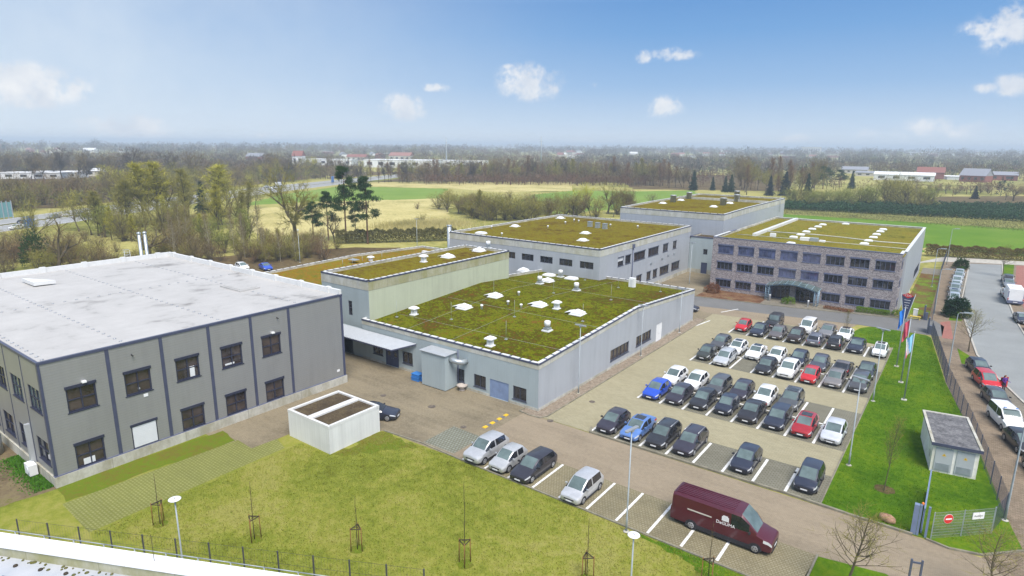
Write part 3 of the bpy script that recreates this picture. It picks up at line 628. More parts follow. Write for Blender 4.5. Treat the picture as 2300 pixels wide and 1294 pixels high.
def hall(label, x0, x1, prof, wall_m, roof_m, fascia=('fascia_mat', 'fascia_mat'), fh=.95, holes_s=(), holes_e=(), plinth=.35, pw=.35, drop=.35, wall_e=None, coping='coping_mat', cat='building', z_s=0, step=1.25, name='factory_hall', roof_pad=(.0,)):
    """flat or gently ridged hall: prof is [(y, z), ...] of the eaves line running away from the camera"""
    y0, y1 = prof[0][0], prof[-1][0]
    root = thing(name, label, cat, ((x0 + x1) / 2, (y0 + y1) / 2, 0))
    zmin = min(z for y, z in prof)
    mb = MB()
    wall_quad(mb, (x0, y0, 0), (1, 0, 0), (0, -1, 0), 0, x1 - x0, 0, prof[0][1], holes_s)
    wall_quad(mb, (x1, y0, 0), (0, 1, 0), (1, 0, 0), 0, y1 - y0, 0, zmin, holes_e, mi=1)
    mb.poly([(x1, y0, zmin)] + [(x1, y1, zmin)] + [(x1, y, z) for y, z in prof[::-1] if z > zmin + 1e-4], 1) if any(z > zmin + 1e-4 for y, z in prof) else None
    mb.poly([(x0, y1, 0), (x0, y0, 0)] + [(x0, y, z) for y, z in prof], 0)
    mb.poly([(x1, y1, 0), (x0, y1, 0), (x0, y1, prof[-1][1]), (x1, y1, prof[-1][1])], 0)
    mb.build('wall', [wall_m, wall_e or wall_m], root)
    if plinth:
        e = .03
        hs = [h for h in holes_s if h[2] < plinth]; he = [h for h in holes_e if h[2] < plinth]
        def pieces(L, hh):
            xs = [0] + [v for h in sorted(hh) for v in (h[0], h[1])] + [L]
            return list(zip(xs[::2], xs[1::2]))
        for a, b in pieces(x1 - x0, hs): mb = MB(); mb.box(x0 + a, x0 + b, y0 - e, y0 + .05, 0, plinth); mb.build('plinth', 'plinth_mat', root)
        for a, b in pieces(y1 - y0, he): mb = MB(); mb.box(x1 - .05, x1 + e, y0 + a + (.06 if a == 0 else 0), y0 + b, 0, plinth); mb.build('plinth', 'plinth_mat', root)
    # roof skin between the parapets
    mb = MB()
    for (ya, za), (yb, zb) in zip(prof[:-1], prof[1:]):
        mb.poly([(x0 + .05, ya, za - drop), (x1 - .05, ya, za - drop), (x1 - .05, yb, zb - drop), (x0 + .05, yb, zb - drop)])
    roof = mb.build('roof', roof_m, root)
    # parapet upstand seen from inside, fascia outside, coping on top
    def rail(mb, a, b, za, zb, n, w, t0, t1, mi=0):
        a, b, n = Vector(a), Vector(b), Vector(n)
        q = []
        for (o0) in (0, w):
            q.append([(a.x - n.x * o0, a.y - n.y * o0, za + t0), (b.x - n.x * o0, b.y - n.y * o0, zb + t0), (b.x - n.x * o0, b.y - n.y * o0, zb + t1), (a.x - n.x * o0, a.y - n.y * o0, za + t1)])
        A, B = q; bidx = len(mb.v); mb.v += A + B
        for f in ((0, 1, 2, 3), (7, 6, 5, 4), (3, 2, 6, 7), (1, 0, 4, 5), (0, 3, 7, 4), (2, 1, 5, 6)):
            mb.f.append(tuple(bidx + i for i in f)); mb.mi.append(mi); mb.sm.append(False)
    edges = [((x0, y0), (x1, y0), prof[0][1], prof[0][1], (0, -1)), ((x1, y1), (x0, y1), prof[-1][1], prof[-1][1], (0, 1))]
    for (ya, za), (yb, zb) in zip(prof[:-1], prof[1:]):
        edges += [((x1, ya), (x1, yb), za, zb, (1, 0)), ((x0, yb), (x0, ya), zb, za, (-1, 0))]
    pb, fb, cb, jb = MB(), MB(), MB(), MB()
    for (a, b, za, zb, n) in edges:
        a, b, n = Vector((*a, 0)), Vector((*b, 0)), Vector((*n, 0)); d = (b - a); L = d.length; d.normalize()
        rail(pb, a - n * .02, b - n * .02, za, zb, n, pw - .02, -drop - .1, -.01)
        if fh: rail(fb, a + n * .025, b + n * .025, za, zb, n, .02, -fh, .0, 0 if n.y else 1)
        rail(jb, a + n * .06, b + n * .06, za, zb, n, pw + .07, -.0, .02); rail(jb, a + n * .06, b + n * .06, za, zb, n, .03, -.14, .0)
        k = max(1, int(L / step))
        for i in range(k):
            s0, s1 = L * i / k + (.30 if i else -.0), L * (i + 1) / k
            rail(cb, a + d * s0 + n * .0, a + d * s1 + n * .0, za + (zb - za) * s0 / L, za + (zb - za) * s1 / L, n, pw + .0, .021, .065)
    pb.build('parapet', 'plinth_mat', root)
    if fh: fb.build('fascia', list(fascia), root)
    jb.build('coping_joint', 'navy_metal_mat', root); cb.build('coping', coping, root)
    return root, roof
# roof furniture meshes
def m_hood():
    mb = MB(); mb.box(-.42, .42, -.42, .42, 0, .12); mb.box(-.28, .28, -.28, .28, .12, .8); 
    mb.prism([(-.5, -.5), (.5, -.5), (.5, .5), (-.5, .5)], .8, .92); b = len(mb.v)
    mb.v += [(-.5, -.5, .92), (.5, -.5, .92), (.5, .5, .92), (-.5, .5, .92), (-.25, -.25, 1.1), (.25, -.25, 1.1), (.25, .25, 1.1), (-.25, .25, 1.1)]
    for f in ((0, 1, 5, 4), (1, 2, 6, 5), (2, 3, 7, 6), (3, 0, 4, 7), (4, 5, 6, 7)): mb.f.append(tuple(b + i for i in f)); mb.mi.append(0); mb.sm.append(False)
    return mb.mesh('roof_vent', 'white_mat')
def m_drum(h=.95, m='zinc_mat'):
    mb = MB(); mb.box(-.5, .5, -.5, .5, 0, .14); mb.box(-.36, .36, -.36, .36, .14, .4, 1); mb.lathe([(.28, .4), (.28, .62), (.37, .64), (.37, h + .2), (.30, h + .26), (.02, h + .28)], n=14, mi=0)
    return mb.mesh('exhaust_fan', ['white_mat', m])
def m_box():
    mb = MB(); mb.box(-.45, .45, -.45, .45, 0, .1); mb.box(-.4, .4, -.4, .4, .1, 1.05); mb.box(-.46, .46, -.46, .46, 1.05, 1.12)
    for i in range(5): mb.box(-.35, .35, -.415, -.4, .2 + i * .16, .28 + i * .16)
    return mb.mesh('exhaust_cabinet', 'zinc_mat')
def m_pyr(open_=False):
    mb = MB(); mb.box(-.85, .85, -.85, .85, 0, .1, 1); mb.box(-.7, .7, -.7, .7, .1, .3, 1); b = len(mb.v); z = .3
    mb.v += [(-.72, -.72, z), (.72, -.72, z), (.72, .72, z), (-.72, .72, z), (0, 0, .72)]
    for f in ((0, 1, 4), (1, 2, 4), (2, 3, 4), (3, 0, 4)): mb.f.append(tuple(b + i for i in f)); mb.mi.append(0); mb.sm.append(False)
    if open_:
        M = Matrix.Translation((-.75, 0, .32)) @ Matrix.Rotation(R(-14), 4, 'Y'); mb.box(-.75, -.05, -.72, .72, 0, .05, 1, M)
    return mb.mesh('skylight', ['skylight_mat', 'white_mat'])
def m_dome():
    mb = MB(); mb.box(-.85, .85, -.85, .85, 0, .12, 1); mb.lathe([(.86, .12), (.84, .2), (.72, .33), (.45, .44), (.02, .48)], n=16)
    return mb.mesh('skylight', ['skylight_mat', 'white_mat'])
def m_flat():
    mb = MB(); mb.box(-.95, .95, -.75, .75, 0, .22, 1); mb.box(-.85, .85, -.65, .65, .22, .34); b = len(mb.v); z = .34
    mb.v += [(-.85, -.65, z), (.85, -.65, z), (.85, .65, z), (-.85, .65, z), (-.5, -.35, .46), (.5, -.35, .46), (.5, .35, .46), (-.5, .35, .46)]
    for f in ((0, 1, 5, 4), (1, 2, 6, 5), (2, 3, 7, 6), (3, 0, 4, 7), (4, 5, 6, 7)): mb.f.append(tuple(b + i for i in f)); mb.mi.append(0); mb.sm.append(False)
    return mb.mesh('skylight', ['skylight_mat', 'white_mat'])
def m_pipe():
    mb = MB(); mb.lathe([(.14, 0), (.12, .35), (.2, .4), (.2, .55), (.05, .62)], n=10); return mb.mesh('vent_pipe', 'white_mat')
FURN = dict(hood=m_hood(), drum=m_drum(), cab=m_box(), pyr=m_pyr(), pyro=m_pyr(True), dome=m_dome(), flat=m_flat(), pipe=m_pipe())
NAMES = dict(hood='roof_vent', drum='exhaust_fan', cab='exhaust_cabinet', pyr='skylight', pyro='skylight', dome='skylight', flat='skylight', pipe='vent_pipe')
def furnish(root, zf, items, k_=1.0):
    for (k, px, py) in items:
        z = zf(*G(px, py, 5)) if callable(zf) else zf
        for _ in range(3):
            p = G(px, py, z); z = zf(*p) if callable(zf) else zf
        o = link(NAMES[k], FURN[k], root, (p[0], p[1], z - .02)); o.scale = (k_,) * 3

# --- 1 front hall with the ridged moss roof
FX0, FX1, FY0 = -58.9, -32.45, 48.4
prof1 = [(FY0, 5.05), (70.6, 6.25), (90.6, 4.95)]
def win(a, w, z, h): return (a, a + w, z, z + h)
ws = [(-57.0, 1.75, 1.0, 1.35), (-51.85, 1.7, .9, 1.5), (-43.3, 1.1, .7, 1.5), (-40.85, 1.65, .7, 1.4), (-35.6, 1.7, .6, 1.45)]
hs = [win(a - FX0, w, z, h) for a, w, z, h in ws] + [(-54.75 - FX0, -52.5 - FX0, .05, 2.35), (-38.65 - FX0, -36.15 - FX0, .05, 2.05), (-48.5 - FX0, -47.4 - FX0, .05, 2.1)]
he = [(63.7 - FY0, 68.6 - FY0, .95, 2.35), (70.7 - FY0, 75.2 - FY0, .95, 2.3), (76.9 - FY0, 78.8 - FY0, .05, 2.5)]
front, fr_roof = hall('light grey metal hall with a ridged green moss roof beside the parking lot', FX0, FX1, prof1, 'hall_blue_mat', 'moss_green_mat', holes_s=hs, holes_e=he, wall_e='hall_cladding_mat', fh=.62, plinth=.3)
for a, w, z, h in ws: window(front, '-y', a, z, FY0, w, h, 2, sill=True)
door(front, '-y', -54.75, FY0, 2.25, 2.3, 'door_navy_mat', 2, 1, label='dark navy double door with two small panes under the canopy')
door(front, '-y', -38.65, FY0, 2.5, 2.0, 'blue_door_mat', 2, label='pale blue steel double door')
door(front, '-y', -48.5, FY0, 1.1, 2.05, 'black_mat', label='dark open doorway beside the filter box')  # black leaf stands in for the shade inside the doorway
window(front, '+x', 63.7, .95, FX1, 4.9, 1.4, 5, sill=True, glass_m='brown_glass_mat'); window(front, '+x', 70.7, .95, FX1, 4.5, 1.35, 5, sill=True, glass_m='brown_glass_mat')
door(front, '+x', 76.9, FX1, 1.9, 2.45, 'white_mat', 2, label='white double door')
def z1(x, y): return (5.05 + (y - FY0) / (70.6 - FY0) * 1.2 if y < 70.6 else 6.25 - (y - 70.6) / 20 * 1.3) - .35
z4 = lambda x, y: (980 + x * .34, 420 + y * .34)
items = [(k, *z4(x, y)) for k, x, y in (('pyr', 575, 555), ('flat', 745, 588), ('flat', 892, 610), ('pyro', 735, 625), ('drum', 683, 640), ('drum', 820, 595), ('drum', 925, 685), ('pyro', 390, 725), ('pyro', 185, 800), ('pyro', 683, 785), ('hood', 795, 805), ('pyro', 935, 840), ('drum', 733, 950), ('hood', 357, 1050), ('pipe', 545, 715), ('pipe', 474, 778), ('pipe', 560, 800), ('pipe', 300, 805))] + [('hood', 930, 707)]
furnish(front, z1, items)
mb = MB()
for (x, y) in ((-56.5, 52), (-50, 55), (-44, 60), (-40, 53), (-36, 63), (-52, 66), (-46, 72), (-38, 74), (-54, 80), (-42, 84), (-36, 86), (-49, 86)): z = z1(x, y); mb = MB(); mb.tube([(x, y, z), (x, y, z + 2.2)], .018, 4); mb.box(x - .15, x + .15, y - .15, y + .15, z, z + .08); mb.build('lightning_rod', 'galv_mat', front)
mb = MB()
for a, b in (((-57, 53), (-33, 53.5)), ((-57, 62), (-33, 62)), ((-57, 76), (-33, 76)), ((-45, 49), (-45, 89)), ((-52, 49), (-52, 88))):
    n = 24; pts = [(a[0] + (b[0] - a[0]) * i / n, a[1] + (b[1] - a[1]) * i / n) for i in range(n + 1)]; mb.tube([(x, y, z1(x, y) + .06) for x, y in pts], .014, 3)
mb.build('lightning_cable', 'galv_mat', front)
mb = MB(); x, y = G(1420, 640, 5.2); mb.box(x - .45, x + .45, y - .35, y + .35, 4.6, 6.3); mb.box(x - .2, x + .2, y - .37, y - .34, 4.8, 6.1, 1); mb.build('roof_hatch_housing', ['white_mat', 'roller_mat'], front)
# filter box with its round duct and the canopy are parts fixed to this hall
mb = MB(); mb.box(-46.75, -43.25, 46.45, 48.37, .12, 4.05); mb.box(-46.6, -43.4, 46.6, 48.37, 0, .12); fbx = mb.build('filter_box', 'hall_blue_mat', front)
mb = MB(); mb.box(-46.95, -43.1, 46.3, 48.3, 4.05, 4.12); mb.build('lid', 'canopy_mat', fbx)
mb = MB(); ln = [(-43.3, 47.3, 3.55), (-42.75, 47.25, 3.5), (-42.3, 47.4, 3.4), (-41.95, 47.8, 3.3), (-41.9, 48.5, 3.25)]; mb.tube(ln, .3, 12); mb.build('duct', 'zinc_mat', fbx)
mb = MB(); mb.tube([(-43.0, 48.28, .2), (-43.0, 48.28, 4.4)], .06, 6); mb.build('downpipe', 'slate_frame_mat', front)
mb = MB()
cx0, cx1, cy0, cy1 = -63.2, -49.9, 46.2, 50.2
A = [(cx0, 46.4, 3.05), (-51.6, 46.4, 3.05), (-49.4, 48.3, 3.75), (cx0, 48.3, 3.75)]
n = 40
for i in range(n):
    f0, f1, fm = i / n, (i + 1) / n, (i + .5) / n
    P = lambda f, k: Vector(A[0]).lerp(Vector(A[1]), f) if k == 0 else Vector(A[3]).lerp(Vector(A[2]), f)
    up = Vector((0, 0, .05))
    mb.poly([P(f0, 0), P(fm, 0) + up, P(fm, 1) + up, P(f0, 1)]); mb.poly([P(fm, 0) + up, P(f1, 0), P(f1, 1), P(fm, 1) + up])
mb.poly([(p[0], p[1], p[2] - .16) for p in A][::-1], 1)
for i in range(4):
    a, b = A[i], A[(i + 1) % 4]; mb.poly([(a[0], a[1], a[2] - .16), (b[0], b[1], b[2] - .16), b, a], 1)
mb.build('canopy', ['canopy_mat', 'navy_metal_mat'], front)
mb = MB(); mb.tube([(-51.75, 46.6, 2.9), (-51.75, 46.6, 3)], .1, 8); mb.build('canopy_lamp', 'white_mat', front)
mb = MB(); mb.box(-62.9, -58.15, 48.45, 48.6, 0, 3.7); mb.build('porch_wall', 'hall_blue_mat', front)
door(front, '-y', -62.5, 48.39, 1.6, 2.3, 'door_navy_mat', label='dark navy single door at the far end of the canopy')

# --- 2 tall block
tall, _ = hall('tall pale grey block with a mossy concrete band above the front hall', -67.3, -58.1, [(49.0, 9.85), (77.6, 9.85)], 'hall_blue_mat', 'moss_brown_mat', ('fascia_mat', 'mossy_fascia_mat'), 1.25, holes_s=[win(5.2, .75, 4.9, 1.9)], plinth=0, wall_e='pale_cladding_mat', step=1.0)
window(tall, '-y', -62.1, 4.9, 49.0, .75, 1.9, 1, .5)
furnish(tall, 9.5, [(k, 560 + x * .32456, 540 + y * .32456) for k, x, y in (('hood', 1207, 150), ('pyro', 1375, 118), ('pyro', 1590, 75), ('drum', 1653, 55))])
# --- 3 low hall behind
back, _ = hall('low hall with a reddish moss roof behind the tall block', -93.4, -67.4, [(47.5, 4.9), (76.0, 5.55), (94, 4.95)], 'hall_cladding_mat', 'moss_red_mat', fh=.6, plinth=.3)
furnish(back, 5.0, [('hood', 833, 588)])
mb = MB()
for i in range(5): x, y = G(660 + i * 22 + 110, 596 - i * 4, 5.1); mb.tube([(x, y, 4.9), (x, y, 6.1)], .035, 5)
x, y = G(795, 590, 5.1); mb.box(x - .9, x + .9, y - .6, y + .6, 5.6, 5.7); mb.build('roof_rack', 'galv_mat', back)
mb = MB(); x, y = G(954, 575, 5); mb.box(x - .5, x + .5, y - .3, y + .3, 4.6, 6.0); mb.box(x - .3, x + .3, y - .33, y - .3, 4.9, 5.8, 1); mb.build('roof_hatch_housing', ['white_mat', 'black_mat'], back)
# --- 4 two-storey middle hall
MX, MY = -47.4, 87.8
hs = [win(x + 80.0, 2.55, 6.4, 1.15) for x in (-66.9, -62.95, -59.0, -55.1, -51.1)]
up_ = [(94.2, 2.1, 1), (97.0, 2.1, 1), (100.4, 4.6, 3), (106.4, 4.6, 3), (113.1, 2.4, 2), (118.0, 1.8, 1)]
lo_ = [(97.2, 1.6, 1), (101.8, 2.2, 2), (106.2, 1.8, 1), (109, 1.9, 1), (112.2, 4.3, 3), (117.9, 4.1, 3)]
he = [win(y - MY, w, 6.05, 1.5) for y, w, n in up_] + [win(y - MY, w, 1.6, 1.55) for y, w, n in lo_]
mid, _ = hall('two-storey pale hall with dark window slots and a brown moss roof', -80.0, MX, [(MY, 9.85), (127.3, 9.85)], 'hall_cladding_mat', 'moss_brown_mat', ('fascia_mat', 'fascia_mat'), 1.25, hs, he, plinth=.7)
for x in (-66.9, -62.95, -59.0, -55.1, -51.1): window(mid, '-y', x, 6.4, MY, 2.55, 1.15, 3)
for i, (y, w, n) in enumerate(up_): window(mid, '+x', y, 6.05, MX, w, 1.5, n, sill=True, glass_m='brown_glass_mat' if i > 1 else 'window_glass_mat', shutter=.12, blind=.45 if i == 0 else 0)
for y, w, n in lo_: window(mid, '+x', y, 1.6, MX, w, 1.55, n, sill=True, glass_m='brown_glass_mat', shutter=.12)
furnish(mid, 9.5, [(k, *z4(x, y)) for k, x, y in (('dome', 820, 208), ('dome', 520, 262), ('dome', 985, 308), ('dome', 968, 355), ('cab', 1015, 262), ('cab', 1065, 270), ('cab', 1113, 277), ('flat', 296, 310), ('pipe', 365, 275), ('pipe', 737, 273), ('pipe', 1150, 262), ('pipe', 1330, 272), ('pipe', 852, 245), ('pipe', 940, 235), ('pipe', 910, 228), ('pipe', 433, 322))])
mb = MB(); mb.tube([(MX + .12, 99.7, .3), (MX + .12, 99.7, 8.6)], .08, 6); mb.box(MX + .03, MX + .35, 99.45, 99.95, 8.6, 9.3); mb.build('downpipe', 'slate_frame_mat', mid)
mb = MB(); x = -80.4; mb.tube([(x, 88.2, 0), (x, 88.2, 10.9)], .42, 12); mb.tube([(x, 88.2, 10.9), (x, 88.2, 11.05)], .5, 12); mb.build('chimney', 'zinc_mat', mid)
mb = MB()
for (y, z) in ((112.6, 4.7), (118.5, 4.9), (107.5, 4.5), (115.5, 5.0)): mb.box(MX + .02, MX + .12, y, y + .7, z, z + .3)
mb.build('wall_grille', 'zinc_mat', mid)
# --- 5 far hall
FH = 12.3
far, _ = hall('far windowless grey hall with vents on its high moss roof', -67.0, -42.6, [(133.2, FH - .25), (150, FH), (184.5, FH)], 'hall_cladding_mat', 'moss_brown_mat', ('fascia_mat', 'fascia_mat'), 1.35, plinth=.4, step=1.6)
furnish(far, FH - .4, [(k, 1340 + x * .197, 425 + y * .197) for k, x, y in (('dome', 755, 165), ('dome', 960, 130), ('dome', 1100, 105), ('dome', 1335, 205), ('dome', 1518, 165), ('dome', 1645, 140))])
for (px, py) in ((872, 150), (1053, 112), (1442, 185), (1597, 143), (1597, 95)):
    x, y = G(1340 + px * .197, 425 + py * .197, FH - .4); mb = MB(); mb.lathe([(.75, 0), (.75, 1.75), (.8, 1.76), (.8, 1.9), (.05, 1.95)], n=14); link('exhaust_stack', mb.mesh('exhaust_stack', 'canopy_mat'), far, (x, y, FH - .42))
mb = MB(); mb.box(-66.7, -42.9, 168, 168.6, FH - .4, FH + .25); mb.build('fire_wall', 'plinth_mat', far)
mb = MB(); X = -42.55
for y in (178, 178.6): mb.tube([(X + .25, y, 9.0), (X + .25, y, FH + 1.0)], .03, 5)
for k in range(14): mb.tube([(X + .25, 178, 9.2 + k * .28), (X + .25, 178.6, 9.2 + k * .28)], .02, 4)
mb.build('roof_ladder', 'galv_mat', far)
# --- 6 connector
conn, _ = hall('narrow light grey link building between the middle hall and the brick office', -47.35, -38.1, [(127.0, 7.7), (134, 7.7)], 'hall_blue_mat', 'garage_roof_mat', fh=0, holes_s=[win(3.0, .9, 4.1, 1.15), (2.75, 4.05, .05, 2.4)], plinth=.9, pw=.2, name='link_building', step=4, coping='slate_frame_mat')
window(conn, '-y', -44.35, 4.1, 127.0, .9, 1.15, 1); door(conn, '-y', -44.6, 127.0, 1.3, 2.3, 'door_navy_mat')

# --- 7 brick office
BX0, BX1, BY = -38.05, -8.05, 113.9
rows = [(7.0, 1.5), (4.0, 1.38), (.75, 1.35)]
hs = []
for r, (z, h) in enumerate(rows):
    for k in range(8):
        if r == 2 and k in (3, 4): continue
        hs.append(win(-37.0 + 3.63 * k - BX0, 2.8, z, h))
hs.append((-26.9 - BX0, -23.9 - BX0, .05, 2.6)); hs.append((-23.0 - BX0, -19.9 - BX0, .05, 2.6))
office = thing('brick_office', 'three-storey clinker brick office with rows of wide blue shutter windows', 'building', ((BX0 + BX1) / 2, 120, 0))
mb = MB(); wall_quad(mb, (BX0, BY, 0), (1, 0, 0), (0, -1, 0), 0, BX1 - BX0, 0, 9.85, hs)
wall_quad(mb, (BX1, BY, 0), (0, 1, 0), (1, 0, 0), 0, 4.2, 0, 9.85, [(.9, 3.6, z, z + h) for z, h in rows])
mb.poly([(BX0, BY + 13, 0), (BX0, BY, 0), (BX0, BY, 9.85), (BX0, BY + 13, 9.85)]); mb.build('wall', 'clinker_mat', office)
EX = -7.75
mb = MB(); wall_quad(mb, (EX, BY + 4.2, 0), (0, 1, 0), (1, 0, 0), 0, 39.5, 0, 9.75, [(24, 36, 1.0, 2.9)]); mb.poly([(BX1, BY + 4.2, 0), (EX, BY + 4.2, 0), (EX, BY + 4.2, 9.75), (BX1, BY + 4.2, 9.75)])
mb.poly([(EX, BY + 43.7, 0), (BX0, BY + 43.7, 0), (BX0, BY + 43.7, 9.75), (EX, BY + 43.7, 9.75)]); mb.poly([(BX0, BY + 43.7, 0), (BX0, BY + 13, 0), (BX0, BY + 13, 9.75), (BX0, BY + 43.7, 9.75)])
mb.build('side_wall', 'hall_cladding_mat', office)
window(office, '+x', BY + 4.2 + 24, 1.0, EX, 12, 1.9, 8)
k = 0
for r, (z, h) in enumerate(rows):
    for k in range(8):
        if r == 2 and k in (3, 4): continue
        g = 'blue_glass_mat' if (r == 0 and k < 5) or (r == 1 and k in (3, 4)) else 'window_glass_mat'  # these panes carry the sky reflection painted in blue
        window(office, '-y', -37.0 + 3.63 * k, z, BY, 2.8, h, 4, frame='slate_frame_mat', glass_m=g, shutter=.22, sill=True, t=.07)
    window(office, '+x', BY + .9, z, BX1, 2.7, h, 3, frame='slate_frame_mat', shutter=.2, t=.07)
for a, w in ((-26.9, 3.0), (-23.0, 3.1)): window(office, '-y', a, .05, BY, w, 2.55, 4, .75, frame='slate_frame_mat', name='glass_door')
mb = MB(); zr = 9.45
mb.poly([(BX0 + .1, BY + .1, zr), (EX - .1, BY + .1, zr), (EX - .1, BY + 43.6, zr), (BX0 + .1, BY + 43.6, zr)]); mb.build('roof', 'moss_olive_mat', office)
mb = MB(); mb.box(BX0 - .04, BX1 + .04, BY - .05, BY + .32, 9.85, 9.93); mb.box(BX0 - .04, BX0 + .3, BY + .32, BY + 13, 9.85, 9.93); mb.build('coping', 'slate_frame_mat', office)
mb = MB(); mb.box(BX0 + .02, BX1, BY + .01, BY + .3, 9.3, 9.85); mb.box(EX - .4, EX - .01, BY + 4.3, BY + 43.6, 9.3, 9.75); mb.box(BX0, EX, BY + 43.3, BY + 43.65, 9.3, 9.75); mb.box(BX0 + .02, BX0 + .3, BY + .4, BY + 43.2, 9.3, 9.8); mb.box(BX1 - .3, BX1 - .01, BY + .4, BY + 4.2, 9.3, 9.85)
mb.build('parapet', 'plinth_mat', office)
mb = MB(); mb.box(EX - .45, EX + .05, BY + 4.1, BY + 43.6, 9.75, 9.82); mb.box(BX0, EX, BY + 43.25, BY + 43.7, 9.76, 9.83); mb.box(BX1 - .42, BX1 + .03, BY + .35, BY + 4.0, 9.86, 9.93); mb.box(BX0 - .02, BX0 + .42, BY + .35, BY + 9, 9.94, 10.0); mb.build('roof_edge', 'coping_mat', office)
x0_, y0_ = G(1650, 527, 9.6); x1_, y1_ = G(1787, 490, 9.6)
mb = MB(); mb.box(-33.6, -32.9, BY + 9, BY + 43.2, 9.3, 9.95); mb.build('fire_wall', 'coping_mat', office)
mb = MB(); mb.tube([G3(1722, 520, zr + .08), G3(1830, 527, zr + .08), G3(1890, 533, zr + .08), G3(1975, 543, zr + .08), G3(2053, 549, zr + .08)], .12, 5); mb.build('cable_duct', 'fascia_mat', office)
mb = MB(); mb.tube([G3(1655, 526, zr + .06), G3(1800, 538, zr + .06), G3(2035, 559, zr + .06)], .07, 5); mb.build('cable_duct', 'fascia_mat', office)
furnish(office, zr, [('flat', 1560 + x * .2391, 460 + y * .2391) for x, y in ((1205, 190), (1160, 210), (1105, 232), (1050, 257), (997, 285), (930, 308), (905, 365), (1420, 183), (1772, 235), (1745, 255), (1710, 282), (1680, 310), (1635, 342), (1595, 370))], .72)
x, y = G(1808, 540, zr); mb = MB(); mb.box(x - .8, x + .8, y - .5, y + .5, zr, zr + .55, 0); mb.box(x + .9, x + 2.2, y - .5, y + .5, zr, zr + .6, 1); mb.box(x + 2.4, x + 3.4, y - .4, y + .4, zr, zr + .3, 0); mb.build('air_handler', ['white_mat', 'galv_mat'], office)
x, y = G(1736, 531, zr); mb = MB(); mb.box(x - .5, x + .5, y - .3, y + .3, zr, zr + .6); mb.build('roof_hatch', 'white_mat', office)
# entrance portal: arched glass roof on blue steel
portal = MB(); gl = MB(); PX0, PX1, PY0, PY1 = -27.4, -19.0, 111.6, 113.82
def zc(f): return 2.45 + .75 * math.sin(math.pi * f)
for yy in (PY0, PY0 + .9):
    portal.tube([(PX0 + (PX1 - PX0) * i / 16, yy, zc(i / 16) + (.0 if yy == PY0 else .05)) for i in range(17)], .09, 5)
for i in range(9):
    f = i / 8; x = PX0 + (PX1 - PX0) * f; portal.tube([(x, PY0 - .2, zc(f) + .1), (x, PY1, zc(f) + .35)], .06, 4)
for x in (PX0, PX1):
    for dx in (0, .55):
        for dy in (0, 1.0):
            xx = x + (dx if x == PX0 else -dx); portal.tube([(xx, PY0 + dy, .04), (xx, PY0 + dy, 2.5)], .06, 5)
    for k in range(6): z = .3 + k * .4; xx = x + (.55 if x == PX0 else -.55); portal.tube([(x, PY0, z), (xx, PY0, z)], .03, 4); portal.tube([(x, PY0, z), (x, PY0 + 1, z)], .03, 4)
portal.build('entrance_portal', 'teal_steel_mat', office)
for i in range(16):
    f0, f1 = i / 16, (i + 1) / 16; xa, xb = PX0 + (PX1 - PX0) * f0, PX0 + (PX1 - PX0) * f1
    gl.poly([(xa, PY0 - .25, zc(f0) + .14), (xb, PY0 - .25, zc(f1) + .14), (xb, PY1, zc(f1) + .38), (xa, PY1, zc(f0) + .38)])
gl.build('portal_glass_roof', 'canopy_glass_mat', office)

# --- 8 grey clad building with the white membrane roof
LX, LY0, LY1, LH, LX0 = -54.0, 14.0, 41.75, 10.15, -92.5
wy = [15.5 + 4.12 * k for k in range(5)]
he = [win(y - LY0, 2.05, z, 1.95) for y in wy for z in (5.65, .95)]
lx = [-57.1 - 4.05 * k for k in range(8)]
hs = [win(x - LX0, 2.55, z, 1.95) for x in lx for z in (5.9, 1.6)]
grey = thing('office_building', 'two-storey building in dark grey ribbed cladding with a white membrane roof', 'building', ((LX + LX0) / 2, 28, 0))
mb = MB(); wall_quad(mb, (LX, LY0, 0), (0, 1, 0), (1, 0, 0), 0, LY1 - LY0, .9, LH, he); wall_quad(mb, (LX0, LY0, 0), (1, 0, 0), (0, -1, 0), 0, LX - LX0, .9, LH, hs)
mb.poly([(LX, LY1, 0), (LX0, LY1, 0), (LX0, LY1, LH), (LX, LY1, LH)]); mb.poly([(LX0, LY1, 0), (LX0, LY0, 0), (LX0, LY0, LH), (LX0, LY1, LH)]); mb.build('wall', 'grey_cladding_mat', grey)
mb = MB(); mb.box(LX - .3, LX + .14, LY0 - .12, LY1 + .1, 0, .88); mb.build('plinth', 'plinth_mat', grey); mb = MB(); mb.box(LX0, LX - .3, LY0 - .12, LY0 + .2, 0, .88); mb.build('plinth', 'plinth_mat', grey)
mb = MB(); mb.box(LX - .3, LX + .09, LY0 - .08, LY1 + .06, .88, .95); mb.build('plinth_flashing', 'slate_frame_mat', grey)
for i, y in enumerate(wy):
    b = dict(frame='navy_frame_mat', t=.11, shutter=.2, sill=True)
    window(grey, '+x', y, 5.65, LX, 2.05, 1.95, 2, .5, glass_m='brown_glass_mat', **b)
    w = window(grey, '+x', y, .95, LX, 2.05, 1.95, 2, .5, glass_m='brown_glass_mat', label='window closed by a white roller shutter' if i == 1 else None, **b)
    if i == 1:
        mb = MB(); mb.box(.1, 1.95, -.1, .0, .05, 1.93)
        for k in range(12): mb.box(.1, 1.95, -.115, -.1, .08 + k * .155, .2 + k * .155)
        link('roller_shutter', mb.mesh('roller_shutter', 'roller_mat'), w, local=True)
for i, x in enumerate(lx):
    for z in (5.9, 1.6): window(grey, '-y', x, z, LY0, 2.55, 1.95, 3 if z > 3 else 2, .5, frame='navy_frame_mat', glass_m='car_glass_mat' if i < 2 and z > 3 else 'window_glass_mat', t=.09, sill=True)  # upper panes near the corner have a bright sky reflection painted in
